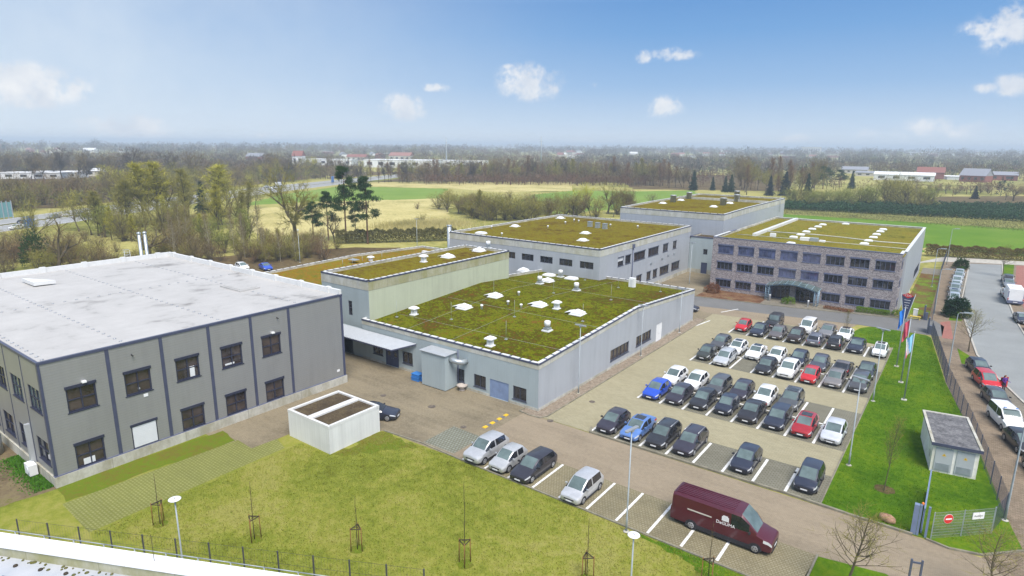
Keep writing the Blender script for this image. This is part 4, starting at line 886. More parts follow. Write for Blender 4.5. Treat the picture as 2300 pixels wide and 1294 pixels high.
for (y, z, w_, h_, lb) in ((24.95, 5.75, .42, .95, 1), (28.2, 5.85, .9, .16, 0), (16.0, 1.05, .8, .5, 0), (20.6, 5.95, .14, .16, 1)):
    mb = MB(); mb.box(LX - .12, LX - .085, y, y + w_, z, z + h_); mb.build('window_notice', 'roller_mat', grey)
mb = MB()
for y in (LY0, 18.62, 22.74, 26.86, 30.98, 35.1, LY1 - .12): mb = MB(); mb.box(LX + .004, LX + .035, y - .14 if y > LY0 else LY0 - .035, y + .14, .95, LH - .01); mb.build('corner_strip', 'navy_metal_mat', grey)
for k in range(9): x = -57.95 - 4.05 * k; mb = MB(); mb.box(x - .05, x + .05, LY0 - .03, LY0 - .004, .9, LH - .01); mb.build('corner_strip', 'navy_metal_mat', grey)
mb = MB(); mb.box(LX - .28, LX, LY0 - .035, LY0 - .004, .95, LH - .01); mb.build('corner_strip', 'navy_metal_mat', grey)
mb = MB(); mb.poly([(LX0, LY0, LH - .03), (LX, LY0, LH - .03), (LX, LY1, LH - .03), (LX0, LY1, LH - .03)]); groof = mb.build('roof', 'membrane_mat', grey)
mb = MB(); mb.box(LX - .2, LX + .06, LY0 - .06, LY1 + .06, LH - .16, LH + .05); mb.box(LX0, LX - .2, LY0 - .06, LY0 + .15, LH - .16, LH + .05); mb.build('roof_edge', 'navy_metal_mat', grey)
mb = MB(); mb.box(LX0 - .02, LX0 + .3, LY0, LY1 + .02, LH - .3, LH + .55); mb.box(LX0 + .3, LX, LY1 - .3, LY1 + .02, LH - .3, LH + .55)
for k in range(8): x = LX - 2 - k * 5; mb.box(x - .3, x + .3, LY1 - .4, LY1 + .05, LH - .04, LH + .66)
for k in range(6): y = LY0 + 3 + k * 4.6; mb.box(LX0 - .05, LX0 + .4, y - .3, y + .3, LH - .04, LH + .66)
mb.build('parapet', 'coping_mat', grey)
mb = MB()
for y in (20.1, 28.4, 36.6):
    for k in range(34): x = LX - 1 - k * 1.1; mb.lathe([(.13, LH - .03), (.12, LH + .02), (.01, LH + .05)], x, y, 6)
for k in range(26): mb.lathe([(.13, LH - .03), (.12, LH + .02), (.01, LH + .05)], -73.5, LY0 + 1 + k * 1.04, 5)
for k in range(34): mb.lathe([(.14, LH - .03), (.13, LH + .02), (.01, LH + .05)], LX - .7 - k * 1.1, LY0 + .55, 5)
mb.build('roof_fixing', 'steel_mat', grey)
mb = MB(); x, y = G(540, 646, LH); mb.box(x - 2.2, x + 2.0, y - 1.2, y + 1.2, LH - .03, LH + .14); mb.box(x - 1.9, x + 1.7, y - 1.0, y + 1.0, LH + .14, LH + .2); mb.build('roof_slab', 'membrane_mat', grey)
for (px, py) in ((345, 590), (357, 588)):
    x, y = G(px, py, 10); mb = MB(); x = min(x, LX0 - .4); mb.tube([(x, y, 0), (x, y, 13.6)], .22, 10); mb.lathe([(.26, 13.6), (.3, 13.8), (.02, 13.95)], x, y, 10); mb.build('chimney', 'zinc_mat', grey)
mb = MB(); x, y = LX0 - .35, G(320, 596, 10)[1]
for a in (-.35, .35): mb.tube([(x, y + a, 2), (x, y + a, 11.6)], .03, 5)
for k in range(6): z = 9.9 + k * .34; mb.tube([(x + .4 * math.cos(t_) - .4, y + .38 * math.sin(t_), z) for t_ in np.linspace(0, 6.28, 9)], .02, 4)
for k in range(30): mb.tube([(x, y - .35, 2.2 + k * .3), (x, y + .35, 2.2 + k * .3)], .02, 4)
mb.build('roof_ladder', 'zinc_mat', grey)
mb = MB(); x, y = G(90, 640, 10); mb.prism([(x - 2.5, y - 1), (x + 1.5, y - 1.0), (x + 1.8, y + 1.0)], LH + .1, LH + .5); mb.build('roof_ridge_cap', 'coping_mat', grey)
for (y, z) in ((40.6, 1.55), (20.9, 5.2)): mb = MB(); mb.box(LX + .01, LX + .04, y, y + .35, z, z + .25); mb.build('wall_plate', 'white_mat', grey)
for (y, z) in ((16.6, 7.85), (33.0, 7.85)): mb = MB(); mb.box(LX + .01, LX + .3, y, y + .3, z, z + .14); mb.build('flood_lamp', 'white_mat', grey)
for (y, z) in ((20.4, 9.1), (33.8, 9.3)): mb = MB(); mb.tube([(LX, y, z), (LX + .3, y, z - .05)], .05, 6); mb.build('roof_outlet', 'black_mat', grey)
mb = MB(); mb.box(-58.35, -58.0, 13.62, 13.96, .75, 4.2); mb.build('vent_shaft', 'canopy_mat', grey)
mb = MB(); mb.box(-58.3, -57.2, 13.2, 13.75, .18, 1.05); mb.tube([(-57.6, 13.19, .62), (-57.6, 13.14, .62)], .33, 14, 1); mb.box(-58.2, -58.1, 13.25, 13.7, 0, .18); mb.box(-57.4, -57.3, 13.25, 13.7, 0, .18); mb.build('air_conditioner', ['white_mat', 'roller_mat'], grey)
mb = MB(); mb.lathe([(1.0, 0), (1.0, 1.7), (.9, 1.85), (.02, 1.9)], -64.5, 12.4, 18); mb.build('rain_tank', 'zinc_mat', None, label='round grey steel tank at the foot of the grey building', cat='tank')

# --- 9 white double garage
GX0, GX1, GY0, GY1 = -47.5, -41.65, 30.1, 35.75
gar = thing('double_garage', 'white double garage with a low gravelled roof in two bays', 'garage', (-44.5, 33, 0))
mb = MB(); mb.box(GX0, GX1, GY0, GY1, 0.0, 2.35); mb.build('wall', 'white_cladding_mat', gar)
mb = MB(); w = .22
for q in ((GX0, GX1, GY0, GY0 + w), (GX0, GX1, GY1 - w, GY1), (GX0, GX0 + w, GY0 + w, GY1 - w), (GX1 - w, GX1, GY0 + w, GY1 - w), (-44.85, -44.25, GY0 + w, GY1 - w)): mb.box(q[0] - .02, q[1] + .02, q[2] - .01, q[3] + .01, 2.35, 2.62)
mb.build('roof_edge', 'coping_mat', gar)
mb = MB(); mb.box(GX0 + .2, -44.8, GY0 + .2, GY1 - .2, 2.36, 2.47); mb.box(-44.3, GX1 - .2, GY0 + .2, GY1 - .2, 2.36, 2.47); mb.build('roof', 'garage_roof_mat', gar)
mb = MB(); mb.box(GX0 - .42, GX0 - .05, GY0 + .35, GY0 + .85, .3, 1.5); mb.box(GX0 - .35, GX0 - .1, GY0 + .3, GY0 + .35, .9, 1.4, 1); mb.build('hydrant_box', ['red_sign_mat', 'red_sign_mat'], None, label='small red cabinet on the end of the white garage', cat='cabinet')

# --- 10 transformer station
tr = thing('transformer_station', 'small concrete transformer station with two grey louvred doors', 'utility building', (1.0, 62.2, 0), R(9))
def tl(name, mb, m, p=tr): return link(name, mb.mesh(name, m), p, (0, 0, 0), local=True)
mb = MB(); mb.box(-1.55, 1.6, -3.4, 3.5, 0, 2.45); tl('wall', mb, 'white_render_mat')
mb = MB(); mb.box(-1.7, 1.75, -3.62, 3.6, 2.45, 2.62); tl('roof', mb, 'station_roof_mat')
mb = MB(); mb.box(-1.72, 1.77, -3.66, -3.62, 2.42, 2.68); tl('fascia', mb, 'navy_metal_mat')
mb = MB(); 
for q in ((-1.72, -1.52, -3.62, 3.62), (1.57, 1.77, -3.62, 3.62), (-1.52, 1.57, 3.42, 3.62)): mb.box(*q, 2.62, 2.7)
tl('roof_edge', mb, 'plinth_mat')
for s in (-1, 1):
    x0 = -1.32 if s < 0 else .12; mb = MB(); mb.box(x0, x0 + 1.2, -3.46, -3.41, .22, 2.2)
    d = tl('door', mb, 'station_door_mat'); mb = MB()
    for k in range(7): mb.box(x0 + .12, x0 + 1.08, -3.49, -3.46, .3 + k * .09, .355 + k * .09)
    link('louvre', mb.mesh('louvre', 'galv_mat'), d, local=True)
    mb = MB(); c = x0 + .6; mb.poly([(c - .15, -3.468, 1.55), (c + .15, -3.468, 1.55), (c, -3.468, 1.8)]); mb.poly([(c - .02, -3.472, 1.58), (c + .03, -3.472, 1.66), (c + .0, -3.472, 1.66), (c + .02, -3.472, 1.74), (c - .03, -3.472, 1.65), (c, -3.472, 1.65)], 1)
    link('warning_sign', mb.mesh('warning_sign', ['yellow_paint_mat', 'black_mat']), d, local=True)
mb = MB(); mb.box(-1.6, -1.56, -2.6, -2.3, .9, 1.5); tl('meter_box', mb, 'far_cream_mat')

# --- 11 roof in the near corner with its broad metal parapet
ph = 5.0
PA, PB = Vector((*G(-250, 1161, ph), ph)), Vector((*G(860, 1322, ph), ph)); QA, QB = Vector((*G(-250, 1184, ph), ph)), Vector((*G(700, 1320, ph), ph))
dirn = (PB - PA).normalized(); nrm = Vector((-dirn.y, dirn.x, 0)); nrm = nrm if nrm.y < 0 else -nrm
nr = thing('flat_roofed_building', 'neighbouring building with a bluish white flat roof and a broad white parapet', 'building', tuple(PA.lerp(PB, .5))[:2] + (0,))
L = (PB - PA).length + 3; w = 1.05
def nb(mb, s0, s1, t0, t1, z0, z1, mi=0):
    mb.prism([(PA + dirn * s + nrm * t)[:2] for s, t in ((s0, t0), (s1, t0), (s1, t1), (s0, t1))][::(1 if (dirn.x * nrm.y - dirn.y * nrm.x) > 0 else -1)], z0, z1, mi)
mb = MB(); nb(mb, 0, L, .05, 30, 0, ph - .75); mb.build('wall', 'far_white_mat', nr)
mb = MB(); nb(mb, 0, L, .02, 30, ph - .75, ph - .6); mb.build('roof', 'metal_roof_mat', nr)
mb = MB(); nb(mb, 0, L, .08, w - .08, ph - .8, ph - .02); mb.build('parapet', 'mossy_fascia_mat', nr)
mb = MB(); k = int(L / 3.1)
for i in range(k): nb(mb, i * L / k + .012, (i + 1) * L / k - .012, 0, w, ph - .02, ph + .06)
mb.build('coping', 'white_mat', nr)
mb = MB()
for i in range(22):
    s = 1 + i * 1.55; p = PA + dirn * s + nrm * (w + .45); mb = MB(); mb.lathe([(.12, ph - .6), (.10, ph - .53), (.03, ph - .5)], p.x, p.y, 8); mb.build('weight_block', 'dark_bark_mat', nr)
mb = MB()
for i in range(150):
    s = random.uniform(0, L); p = PA + dirn * s + nrm * (w + abs(random.gauss(0, .16))); r = random.uniform(.04, .13); mb.lathe([(r, ph - .6), (r * .8, ph - .57), (.02, ph - .54)], p.x, p.y, 7)
mb.build('moss', 'hedge_mat', nr)
mb = MB(); 
for i in range(20):
    s = .8 + i * 1.9; a = PA + dirn * s + nrm * -.25; mb.tube([(a.x, a.y, ph - .9), (a.x, a.y, ph + .02)], .035, 5)
    a2 = PA + dirn * (s + 1.9) + nrm * -.25; mb.tube([(a.x, a.y, ph + .02), (a2.x, a2.y, ph + .02)], .03, 5)
mb.build('guard_rail', 'galv_mat', nr)
p = G3(336, 1283, ph - .6); mb = MB(); mb.lathe([(.28, 0), (.26, .14), (.05, .2)], n=12); link('warning_light', mb.mesh('warning_light', 'orange_mat'), nr, (p.x, p.y, ph - .6))
p = G3(350, 1285, ph - .6); mb = MB(); mb.lathe([(.2, 0), (.16, .12), (.02, .14)], n=10); mb.tube([(0, 0, .1), (0, 0, 2.2)], .015, 4); link('lightning_rod', mb.mesh('lightning_rod', 'dark_bark_mat'), nr, (p.x, p.y, ph - .6))
p = G3(48, 1296, ph - .5); mb = MB(); M = Matrix.Translation((p.x, p.y, ph - .6)) @ Matrix.Rotation(math.atan2(dirn.y, dirn.x), 4, 'Z') @ Matrix.Rotation(R(12), 4, 'X')
mb.box(-1.0, .8, -1.2, -.1, .1, .15, 0, M)
for i in range(11): mb.box(-1.0 + i * .165, -1.0 + i * .165 + .012, -1.2, -.1, .15, .155, 1, M)
mb.build('solar_panel', ['solar_mat', 'zinc_mat'], nr)
# ------------------------------------------------------------------ cars (front towards local -y)
# kind: length, width, height, bonnet height, cowl, roof front, B pillar, C pillar, roof rear, tail (all metres from the nose), tail height, belt height
KINDS = {
 'hatch': dict(L=4.15, w=1.76, h=1.47, hb=.76, co=1.10, rf=1.95, b=2.45, c=3.35, rr=3.55, ta=4.02, th=.98, belt=.93),
 'small': dict(L=3.62, w=1.64, h=1.49, hb=.80, co=.92, rf=1.68, b=2.12, c=2.90, rr=3.10, ta=3.52, th=.98, belt=.93),
 'estate': dict(L=4.62, w=1.79, h=1.48, hb=.76, co=1.20, rf=2.05, b=2.55, c=3.45, rr=4.15, ta=4.52, th=.98, belt=.92),
 'sedan': dict(L=4.65, w=1.80, h=1.44, hb=.77, co=1.28, rf=2.12, b=2.58, c=3.30, rr=3.42, ta=4.02, th=1.02, belt=.93),
 'coupe': dict(L=4.45, w=1.80, h=1.36, hb=.72, co=1.35, rf=2.12, b=2.70, c=3.05, rr=3.15, ta=4.05, th=.98, belt=.90),
 'suv': dict(L=4.42, w=1.84, h=1.66, hb=.95, co=1.10, rf=1.88, b=2.40, c=3.40, rr=3.80, ta=4.30, th=1.10, belt=1.06),
 'mpv': dict(L=4.25, w=1.78, h=1.64, hb=.84, co=.85, rf=1.78, b=2.30, c=3.30, rr=3.72, ta=4.15, th=1.02, belt=.98),
 'jeep': dict(L=4.25, w=1.80, h=1.86, hb=1.10, co=1.42, rf=1.66, b=2.30, c=3.2, rr=4.08, ta=4.16, th=1.15, belt=1.12),
 'busvan': dict(L=4.95, w=1.92, h=1.93, hb=1.05, co=.95, rf=1.85, b=2.55, c=3.7, rr=4.65, ta=4.88, th=1.18, belt=1.12),
 'van': dict(L=6.95, w=1.99, h=2.42, hb=1.18, co=1.02, rf=2.05, b=2.75, c=6.5, rr=6.8, ta=6.9, th=1.3, belt=1.32),
}
RINGN = 9
def car_stations(k):
    K = KINDS[k]; hw = K['w'] / 2; L = K['L']; h = K['h']; hb = K['hb']; bl = K['belt']; zb = .20 if k not in ('suv', 'jeep', 'van') else .28
    box = k in ('jeep', 'busvan', 'van'); tum = .94 if k == "van" else (.80 if not box else .88)          # roof width over body width
    cz = bl + .04
    st = []
    def S(t, z0, sh, top, f, rw): st.append((t, z0, sh, top, hw * f, hw * rw))
    blunt = .9 if box else .80
    S(0, zb + .16, hb * .74, hb * .77, blunt, blunt * .82)
    S(.05, zb + .05, hb * .85, hb * .89, min(.97, blunt + .09), blunt * .88)
    S(.22, zb, hb * .93, hb * .985, .97, .84)
    S(.55, zb, hb * .97, hb * 1.03, 1.0, .80)
    S(K['co'], zb, bl - .03, cz, 1.0, .80)
    S(K['co'] + .45 * (K['rf'] - K['co']), zb, bl, cz + .52 * (h - cz), 1.0, tum * .985)
    S(K['rf'], zb, bl, h - .035, 1.0, tum * .96)
    if k == 'van': S(2.5, zb, bl, h - .0, 1.0, tum)
    S(K['b'] - .06, zb, bl, h, 1.0, tum)
    S(K['b'] + .06, zb, bl, h, 1.0, tum)
    S(K['c'], zb, bl + .02, h - .02, 1.0, tum * .98)
    S(K['rr'], zb, bl + .03, h - .07, .99, tum * .95)
    S(K['ta'], zb + .02, K['th'] - .06, K['th'], .965, .80)
    if k in ('sedan', 'coupe'): S(L - .12, zb + .03, K['th'] - .09, K['th'] - .02, .94, .78)
    S(L - .03, zb + .07, K['th'] - .16, K['th'] - .1, .90, .76)
    S(L, zb + .16, K['th'] * .7, K['th'] * .72, .84, .72)
    return st
def car_ring(s, y):
    t, z0, sh, top, hw, hr = s
    e = min(.06 if top < 2.2 else .17, (top - sh) * .5) if top - sh > .2 else (top - sh) * .3
    half = [(0, z0), (hw * .84, z0), (hw * .97, z0 + .10), (hw, z0 + (sh - z0) * .45), (hw * .995, z0 + (sh - z0) * .78), (hw * (.955 if top < 2 else .985), sh), (hr, top - e), (hr * .86, top), (0, top + .02)]
    right = [(x, y, z) for x, z in half]; left = [(-x, y, z) for x, z in half[1:-1]][::-1]
    return right + left
_car = {}
def car_meshes(k):
    if k in _car: return _car[k]
    K = KINDS[k]; st = car_stations(k); L = K['L']; hw = K['w'] / 2; van = k == 'van'
    rings = [car_ring(s, s[0] - L / 2) for s in st]; N = len(rings[0]); ts = [s[0] for s in st]
    idx = lambda t: min(range(len(ts)), key=lambda i: abs(ts[i] - t))
    i_co, i_rf, i_b, i_c, i_rr, i_ta = idx(K['co']), idx(K['rf']), idx(K['b'] - .06), idx(K['c']), idx(K['rr']), idx(K['ta'])
    def band(j):                    # ring edge j..j+1 -> band number counted from the bottom (same on both sides)
        return j if j < 8 else 15 - j
    out = {n: MB() for n in ('body', 'windscreen', 'side_window', 'rear_window', 'headlight', 'tail_light', 'roof')}
    parts = {}
    def add(name, f): parts.setdefault(name, []).append(f)
    for i in range(len(rings) - 1):
        for j in range(N):
            j2 = (j + 1) % N; b = band(j); side = 0 if j < 8 else 1
            f = (rings[i][j2], rings[i][j], rings[i + 1][j], rings[i + 1][j2])
            n = 'body'
            if i_co <= i < i_rf and b == 7: n = 'windscreen'
            elif b == 5 and i_co <= i < i_b and not (i == i_co): n = 'side_window%d' % side
            elif b == 5 and i_co == i and not van: n = 'side_window%d' % side
            elif b == 5 and i_b + 1 <= i < i_c and not van: n = 'side_window%d' % side
            elif b == 5 and i_c <= i < i_rr and k in ('estate', 'suv', 'busvan', 'mpv', 'jeep'): n = 'side_window%d' % side
            elif b == 7 and i_rr <= i < i_ta and not van: n = 'rear_window'
            elif i in (0, 1) and b == 4: n = 'headlight%d' % side
            elif i == 2 and b == 4: n = 'headlight%d' % side
            elif i >= i_ta and i < len(rings) - 1 and b == 4 : n = 'tail_light%d' % side
            elif b in (6, 7) and i_rf <= i < i_rr: n = 'roof'
            add(n, f)
    for ri, rev in ((0, False), (len(rings) - 1, True)):
        q = rings[ri]
        for a in range(8):              # cap as a fan of quads between both sides
            l0 = q[(N - a) % N]; l1 = q[N - 1 - a] if a < 7 else q[8]; r0, r1 = q[a], q[a + 1]
            f = (r0, r1, l1, l0) if a and a < 7 else ((r0, r1, l1) if a == 0 else (r0, r1, l0))
            add('body', f if not rev else f[::-1])
    M = {}
    for n, fs in parts.items():
        mb = MB()
        for f in fs: mb.poly(f, 0, True)
        me = bpy.data.meshes.new(n.rstrip('01')); vv = {}; vs = []; ff = []
        for f in fs:                    # weld
            t = []
            for p in f:
                key = tuple(round(c, 4) for c in p)
                if key not in vv: vv[key] = len(vs); vs.append(p)
                if not t or t[-1] != vv[key]: t.append(vv[key])
            if len(set(t)) > 2: ff.append(tuple(dict.fromkeys(t)))
        me.from_pydata(vs, [], ff); me.polygons.foreach_set('use_smooth', [True] * len(ff))
        me.set_sharp_from_angle(angle=R(38)); me.update(); M[n] = me
    hb = K['hb']
    def mk(n, mb, m): M[n] = mb.mesh(n.rstrip('01'), m)
    y0 = -L / 2; zg = hb * .60; mb = MB(); mb.box(-hw * .50, hw * .50, y0 - .018, y0 + .05, zg - .03, zg + .07); mk('grille', mb, 'trim_mat')
    mb = MB(); mb.box(-hw * .60, hw * .60, y0 - .004, y0 + .2, .22, .31 if not van else .5); mb.box(-hw * .75, hw * .75, L / 2 - .25, L / 2 + .01, .22, .38)
    for s in (-1, 1):
        mb.box(s * hw * .99 - .03, s * hw * .99 + .03, y0 + 1.2, L / 2 - 1.2, .2, .30 if not van else .5)
        for yy in (y0 + (.82 if not van else 1.02), L / 2 - (.80 if not van else 1.6)):
            r = (.335 if not van else .37) + .055; z = .31 if not van else .345; x = s * (hw + .004); n = 14
            c = [(x, yy + r * math.cos(a), z + r * math.sin(a)) for a in np.linspace(-.15, math.pi + .15, n)]; c2 = [(s * (hw - .2), p[1], p[2]) for p in c]
            mb.poly(c if s < 0 else c[::-1])
            for a in range(n - 1): mb.poly([c[a], c[a + 1], c2[a + 1], c2[a]])
    mb.box(-hw * .8, hw * .8, y0 + .3, L / 2 - .3, .17, .23); mk('underbody', mb, 'trim_mat')
    mb = MB(); mb.box(-.26, .26, y0 - .035, y0 - .02, zg - .15, zg - .04); mk('number_plate0', mb, 'plate_mat')
    zt = K['th'] * .62 if k not in ('jeep',) else .6; mb = MB(); mb.box(-.26, .26, L / 2 + .002, L / 2 + .02, zt - .05, zt + .06); mk('number_plate1', mb, 'plate_mat')
    r = .32 if not van else .35; mb = MB(); w = .1; pr = [(.2, -w), (r - .03, -w), (r, -w + .03), (r, w - .03), (r - .03, w), (.2, w)]
    mb.lathe(pr, n=18); me = mb.mesh('tyre', 'tyre_mat'); me.transform(Matrix.Rotation(R(90), 4, 'Y')); M['tyre'] = me
    mb = MB(); mb.lathe([(.20, w - .01), (.222, w + .006), (.205, w + .014), (.10, w + .010), (.05, w + .018)], n=18)
    for a in range(5):
        Mx = Matrix.Rotation(a * 2 * math.pi / 5, 4, 'Z'); mb.box(.095, .175, -.026, .026, w + .004, w + .018, 1, Mx)
    me = mb.mesh('rim', ['rim_mat', 'trim_mat']); me.transform(Matrix.Rotation(R(90), 4, 'Y')); M['rim'] = me
    mb = MB(); mb.box(-.09, .09, -.05, .07, -.06, .07); mb.box(-.14, -.08, -.02, .04, -.05, 0); mk('mirror', mb, 'trim_mat')
    mb = MB()
    for s in (-1, 1): x = s * hw * .70; mb.tube([(x, K['rf'] + .15 - L / 2, K['h'] + .02), (x, K['rr'] - .2 - L / 2, K['h'] + .0)], .035, 5)
    mk('roof_rail', mb, 'rim_mat')
    mb = MB(); a, b_ = K['rf'] + .18 - L / 2, K['b'] + .55 - L / 2; x = hw * .52; z = K['h'] + .028
    mb.poly([(-x, a, z - .012), (x, a, z - .012), (x, b_, z + .002), (-x, b_, z + .002)]); mk('sunroof', mb, 'dark_car_glass_mat')
    _car[k] = M; return M
_painted = {}
def painted(k, n, m):
    key = (k, n, m.name)
    if key not in _painted: me = _car[k][n].copy(); me.materials.clear(); me.materials.append(m); _painted[key] = me
    return _painted[key]
def car(k, label, rgb, loc, rz=0, metal=0.0, group=None, roof=None, rails=False, sun_roof=False, name='parked_car', cat='car', lights=None, screen='car_glass_mat', scale=1.0):
    M = car_meshes(k); K = KINDS[k]; L = K['L']; hw = K['w'] / 2
    root = thing(name, label, cat, (loc[0], loc[1], loc[2] if len(loc) > 2 else .045), rz, group)
    if scale != 1: root.scale = (scale,) * 3
    p = paint(rgb, metal)
    P = lambda nm, me, par=root, l=(0, 0, 0), r=0: link(nm, me, par, l, r, local=True)
    P('body', painted(k, 'body', p)); P('roof', painted(k, 'roof', paint(roof) if roof else p))
    P('windscreen', painted(k, 'windscreen', MATS[screen]))
    if 'rear_window' in M: P('rear_window', painted(k, 'rear_window', MATS['dark_car_glass_mat']))
    for s in (0, 1):
        P('side_window', painted(k, 'side_window%d' % s, MATS['dark_car_glass_mat']))
        P('headlight', painted(k, 'headlight%d' % s, MATS['lamp_clear_mat'])); P('tail_light', painted(k, 'tail_light%d' % s, MATS['lamp_red_mat']))
        P('number_plate', M['number_plate%d' % s])
        x = (hw + .09) * (1 if s else -1); m = P('mirror', painted(k, 'mirror', p if sum(rgb) > .25 else MATS['trim_mat']), root, (x, K['co'] + .38 - L / 2, K['belt'] + .07)); 
        if not s: m.scale = (1, 1, 1)
        else: m.scale = (-1, 1, 1)
        for yy in (-L / 2 + (.82 if k != 'van' else 1.02), L / 2 - (.80 if k != 'van' else 1.6)):
            wl_ = P('wheel', M['tyre'], root, ((hw - .085) * (1 if s else -1), yy, .32 if k != 'van' else .35), 0 if s else math.pi); P('rim', M['rim'], wl_)
    P('grille', M['grille']); P('underbody', M['underbody'])
    if rails: P('roof_rail', M['roof_rail'])
    if sun_roof: P('sunroof', M['sunroof'])
    return root
# colours
BLK, NAVY, VIO, DGR, GRY, SIL, WHT = (.026, .026, .030), (.024, .028, .048), (.036, .031, .045), (.075, .076, .082), (.145, .15, .16), (.40, .41, .41), (.74, .75, .75)
RED, DRED, BLUE, LBLUE, OLIVE, BRN, BEI = (.50, .016, .022), (.36, .018, .025), (.02, .075, .48), (.13, .25, .56), (.06, .065, .055), (.050, .036, .032), (.27, .25, .235)
LOT = 'cars parked in the marked rows of the lot'
def stall(k): return XL[0] + 2.46 * (k + .5)
def lot(kind, k, yf, label, rgb, rev=False, dx=0.0, **kw):
    """car in stall column k; yf is the end that faces the camera"""
    return car(kind, label, rgb, (stall(k) + dx, yf + KINDS[kind]['L'] / 2), math.pi if rev else 0, group=LOT, **kw)
y1, y2, y2b, y3, y3b, y4, y4b = 47.95, 58.0, 62.95, 72.75, 77.75, 87.95, 92.9
lot('hatch', 0, y1 - .1, 'dark violet hatchback in the first stall of the nearest lot row by the kerb corner', VIO)
lot('sedan', 1, y1 - .15, 'light metallic blue car with a sunroof between two dark cars in the nearest row', LBLUE, metal=.3, sun_roof=True)
lot('estate', 2, y1, 'black estate with silver roof rails parked right beside the light blue car', BLK, rails=True)
lot('estate', 3, y1 + .2, 'black estate with silver roof rails next to an empty stall of the nearest row', VIO, rails=True)
lot('hatch', 5, y1 + .2, 'near-black hatchback standing alone between empty stalls of the nearest row', NAVY, scale=.97)
lot('mpv', 7, y1 + .2, 'dark navy compact people carrier alone at the lawn end of the nearest row', NAVY, scale=.95)
lot('hatch', 0, y2 - .2, 'bright royal blue hatchback at the end of its row', BLUE)
lot('hatch', 1, y2, 'black-violet hatchback parked beside the royal blue car', VIO)
lot('hatch', 2, y2 + .3, 'black hatchback in front of a dark estate, third stall from the royal blue car', BLK)
lot('small', 3, y2 + .6, 'small navy black hatchback between a black hatchback and a dark grey saloon', NAVY)
lot('sedan', 4, y2 + .1, 'dark grey-brown saloon parked in front of a white hatchback', (.035, .032, .036), metal=.3)
lot('estate', 5, y2 + .2, 'black-navy estate parked in front of the grey off-roader with a sunroof', NAVY)
lot('hatch', 6, y2 + .2, 'dark red car with a small sunroof beside a silver-white hatchback', DRED, sun_roof=True, metal=.1)
lot('hatch', 7, y2 + .3, 'silver-white hatchback beside the dark red car near the lawn', (.60, .62, .65), metal=.2)
lot('hatch', 0, y2b - .2, 'white hatchback parked behind the royal blue car', WHT)
lot('hatch', 1, y2b - .1, 'white hatchback parked behind the black-violet hatchback', WHT)
lot('estate', 2, y2b - .2, 'dark charcoal estate parked behind a black hatchback', DGR)
lot('hatch', 3, y2b + .3, 'dark hatchback parked behind the small navy black hatchback', VIO)
lot('hatch', 4, y2b + .2, 'white hatchback parked behind the dark grey-brown saloon', WHT)
lot('suv', 5, y2b + .5, 'grey off-roader with a panoramic sunroof beside an empty stall', (.10, .105, .11), sun_roof=True, rails=True, metal=.3)
lot('small', 0, y3 + .6, 'small dark olive car with a black roof at the row end', OLIVE, roof=BLK, metal=.3)
lot('estate', 1, y3 - .2, 'silver-white estate next to the empty wet stall', (.55, .57, .58), metal=.25, rails=True)
lot('hatch', 3, y3, 'black hatchback between the empty wet stall and a white off-roader', BLK)
lot('suv', 4, y3 + .1, 'white off-roader with a black grille beside a small red car', WHT)
lot('small', 5, y3 + .15, 'small rounded bright red hatchback beside the white off-roader', RED)
lot('hatch', 6, y3 + .5, 'silver-beige hatchback between the small red car and a dark people carrier', BEI, metal=.4)
lot('mpv', 7, y3 + .7, 'black people carrier beside the silver-beige hatchback at the lawn edge', DGR)
lot('hatch', 0, y3b + .8, 'dark grey hatchback parked behind the small olive car', DGR)
lot('hatch', 1, y3b - .1, 'white hatchback with a sunroof parked behind the silver-white estate', WHT, sun_roof=True)
lot('coupe', 2, y3b - .5, 'white sporty car with a sunroof parked behind the empty wet stall', WHT, sun_roof=True)
lot('hatch', 3, y3b - .3, 'white hatchback parked behind a black hatchback, in the middle of the row', WHT)
lot('hatch', 4, y3b + .4, 'dark navy hatchback parked behind the white off-roader', NAVY)
lot('hatch', 5, y3b + .1, 'grey-blue hatchback parked behind the small rounded red car', (.085, .09, .115), metal=.3)
lot('coupe', 6, y3b + .3, 'black car with a grey roof showing its tail lights, behind the silver-beige hatchback', BLK, True, roof=(.12, .11, .115))
lot('sedan', 7, y3b + .5, 'dark grey saloon parked behind the black people carrier', (.05, .055, .06), metal=.3)
lot('small', 0, y4 + .8, 'bright red small car at the far left end of the last row', RED)
lot('sedan', 1, y4 - .3, 'dark navy saloon parked in front of the black boxy off-roader', NAVY)
lot('hatch', 2, y4 + .05, 'grey-beige hatchback between a navy saloon and a brown off-roader', (.17, .15, .145), metal=.4)
lot('suv', 3, y4 - .2, 'dark brown off-roader parked in front of the white van', BRN, metal=.3, scale=.97)
lot('estate', 4, y4 + .0, 'grey-violet estate with roof rails backed in, its tail facing the camera', (.17, .175, .21), True, rails=True, metal=.4)
lot('suv', 5, y4 + .1, 'black off-roader with bright red tail lights backed into its stall', BLK, True, scale=.95)
lot('sedan', 6, y4 + .3, 'dark blue saloon beside the empty stall of the last row', NAVY)
lot('small', 7, y4 + .3, 'white small car with a sunroof by the lawn at the end of the last row', WHT, sun_roof=True, dx=.3)
lot('jeep', 1, y4b + .0, 'black boxy off-roader standing behind the navy saloon', BLK, dx=.75)
lot('busvan', 3, y4b + .2, 'white boxy van standing behind the dark brown off-roader', WHT, dx=.3, name='parked_van', cat='van', scale=.93)
lot('sedan', 4, y4b + .2, 'silver-beige saloon standing behind the grey-violet estate', (.27, .265, .26), metal=.4, dx=.5)
lot('coupe', 5, y4b + .2, 'white coupe with a black sunroof behind the black off-roader', WHT, sun_roof=True, dx=.3)
car('hatch', 'dark car half hidden behind the far corner of the front hall', NAVY, (-35.7, 96.0), R(90))
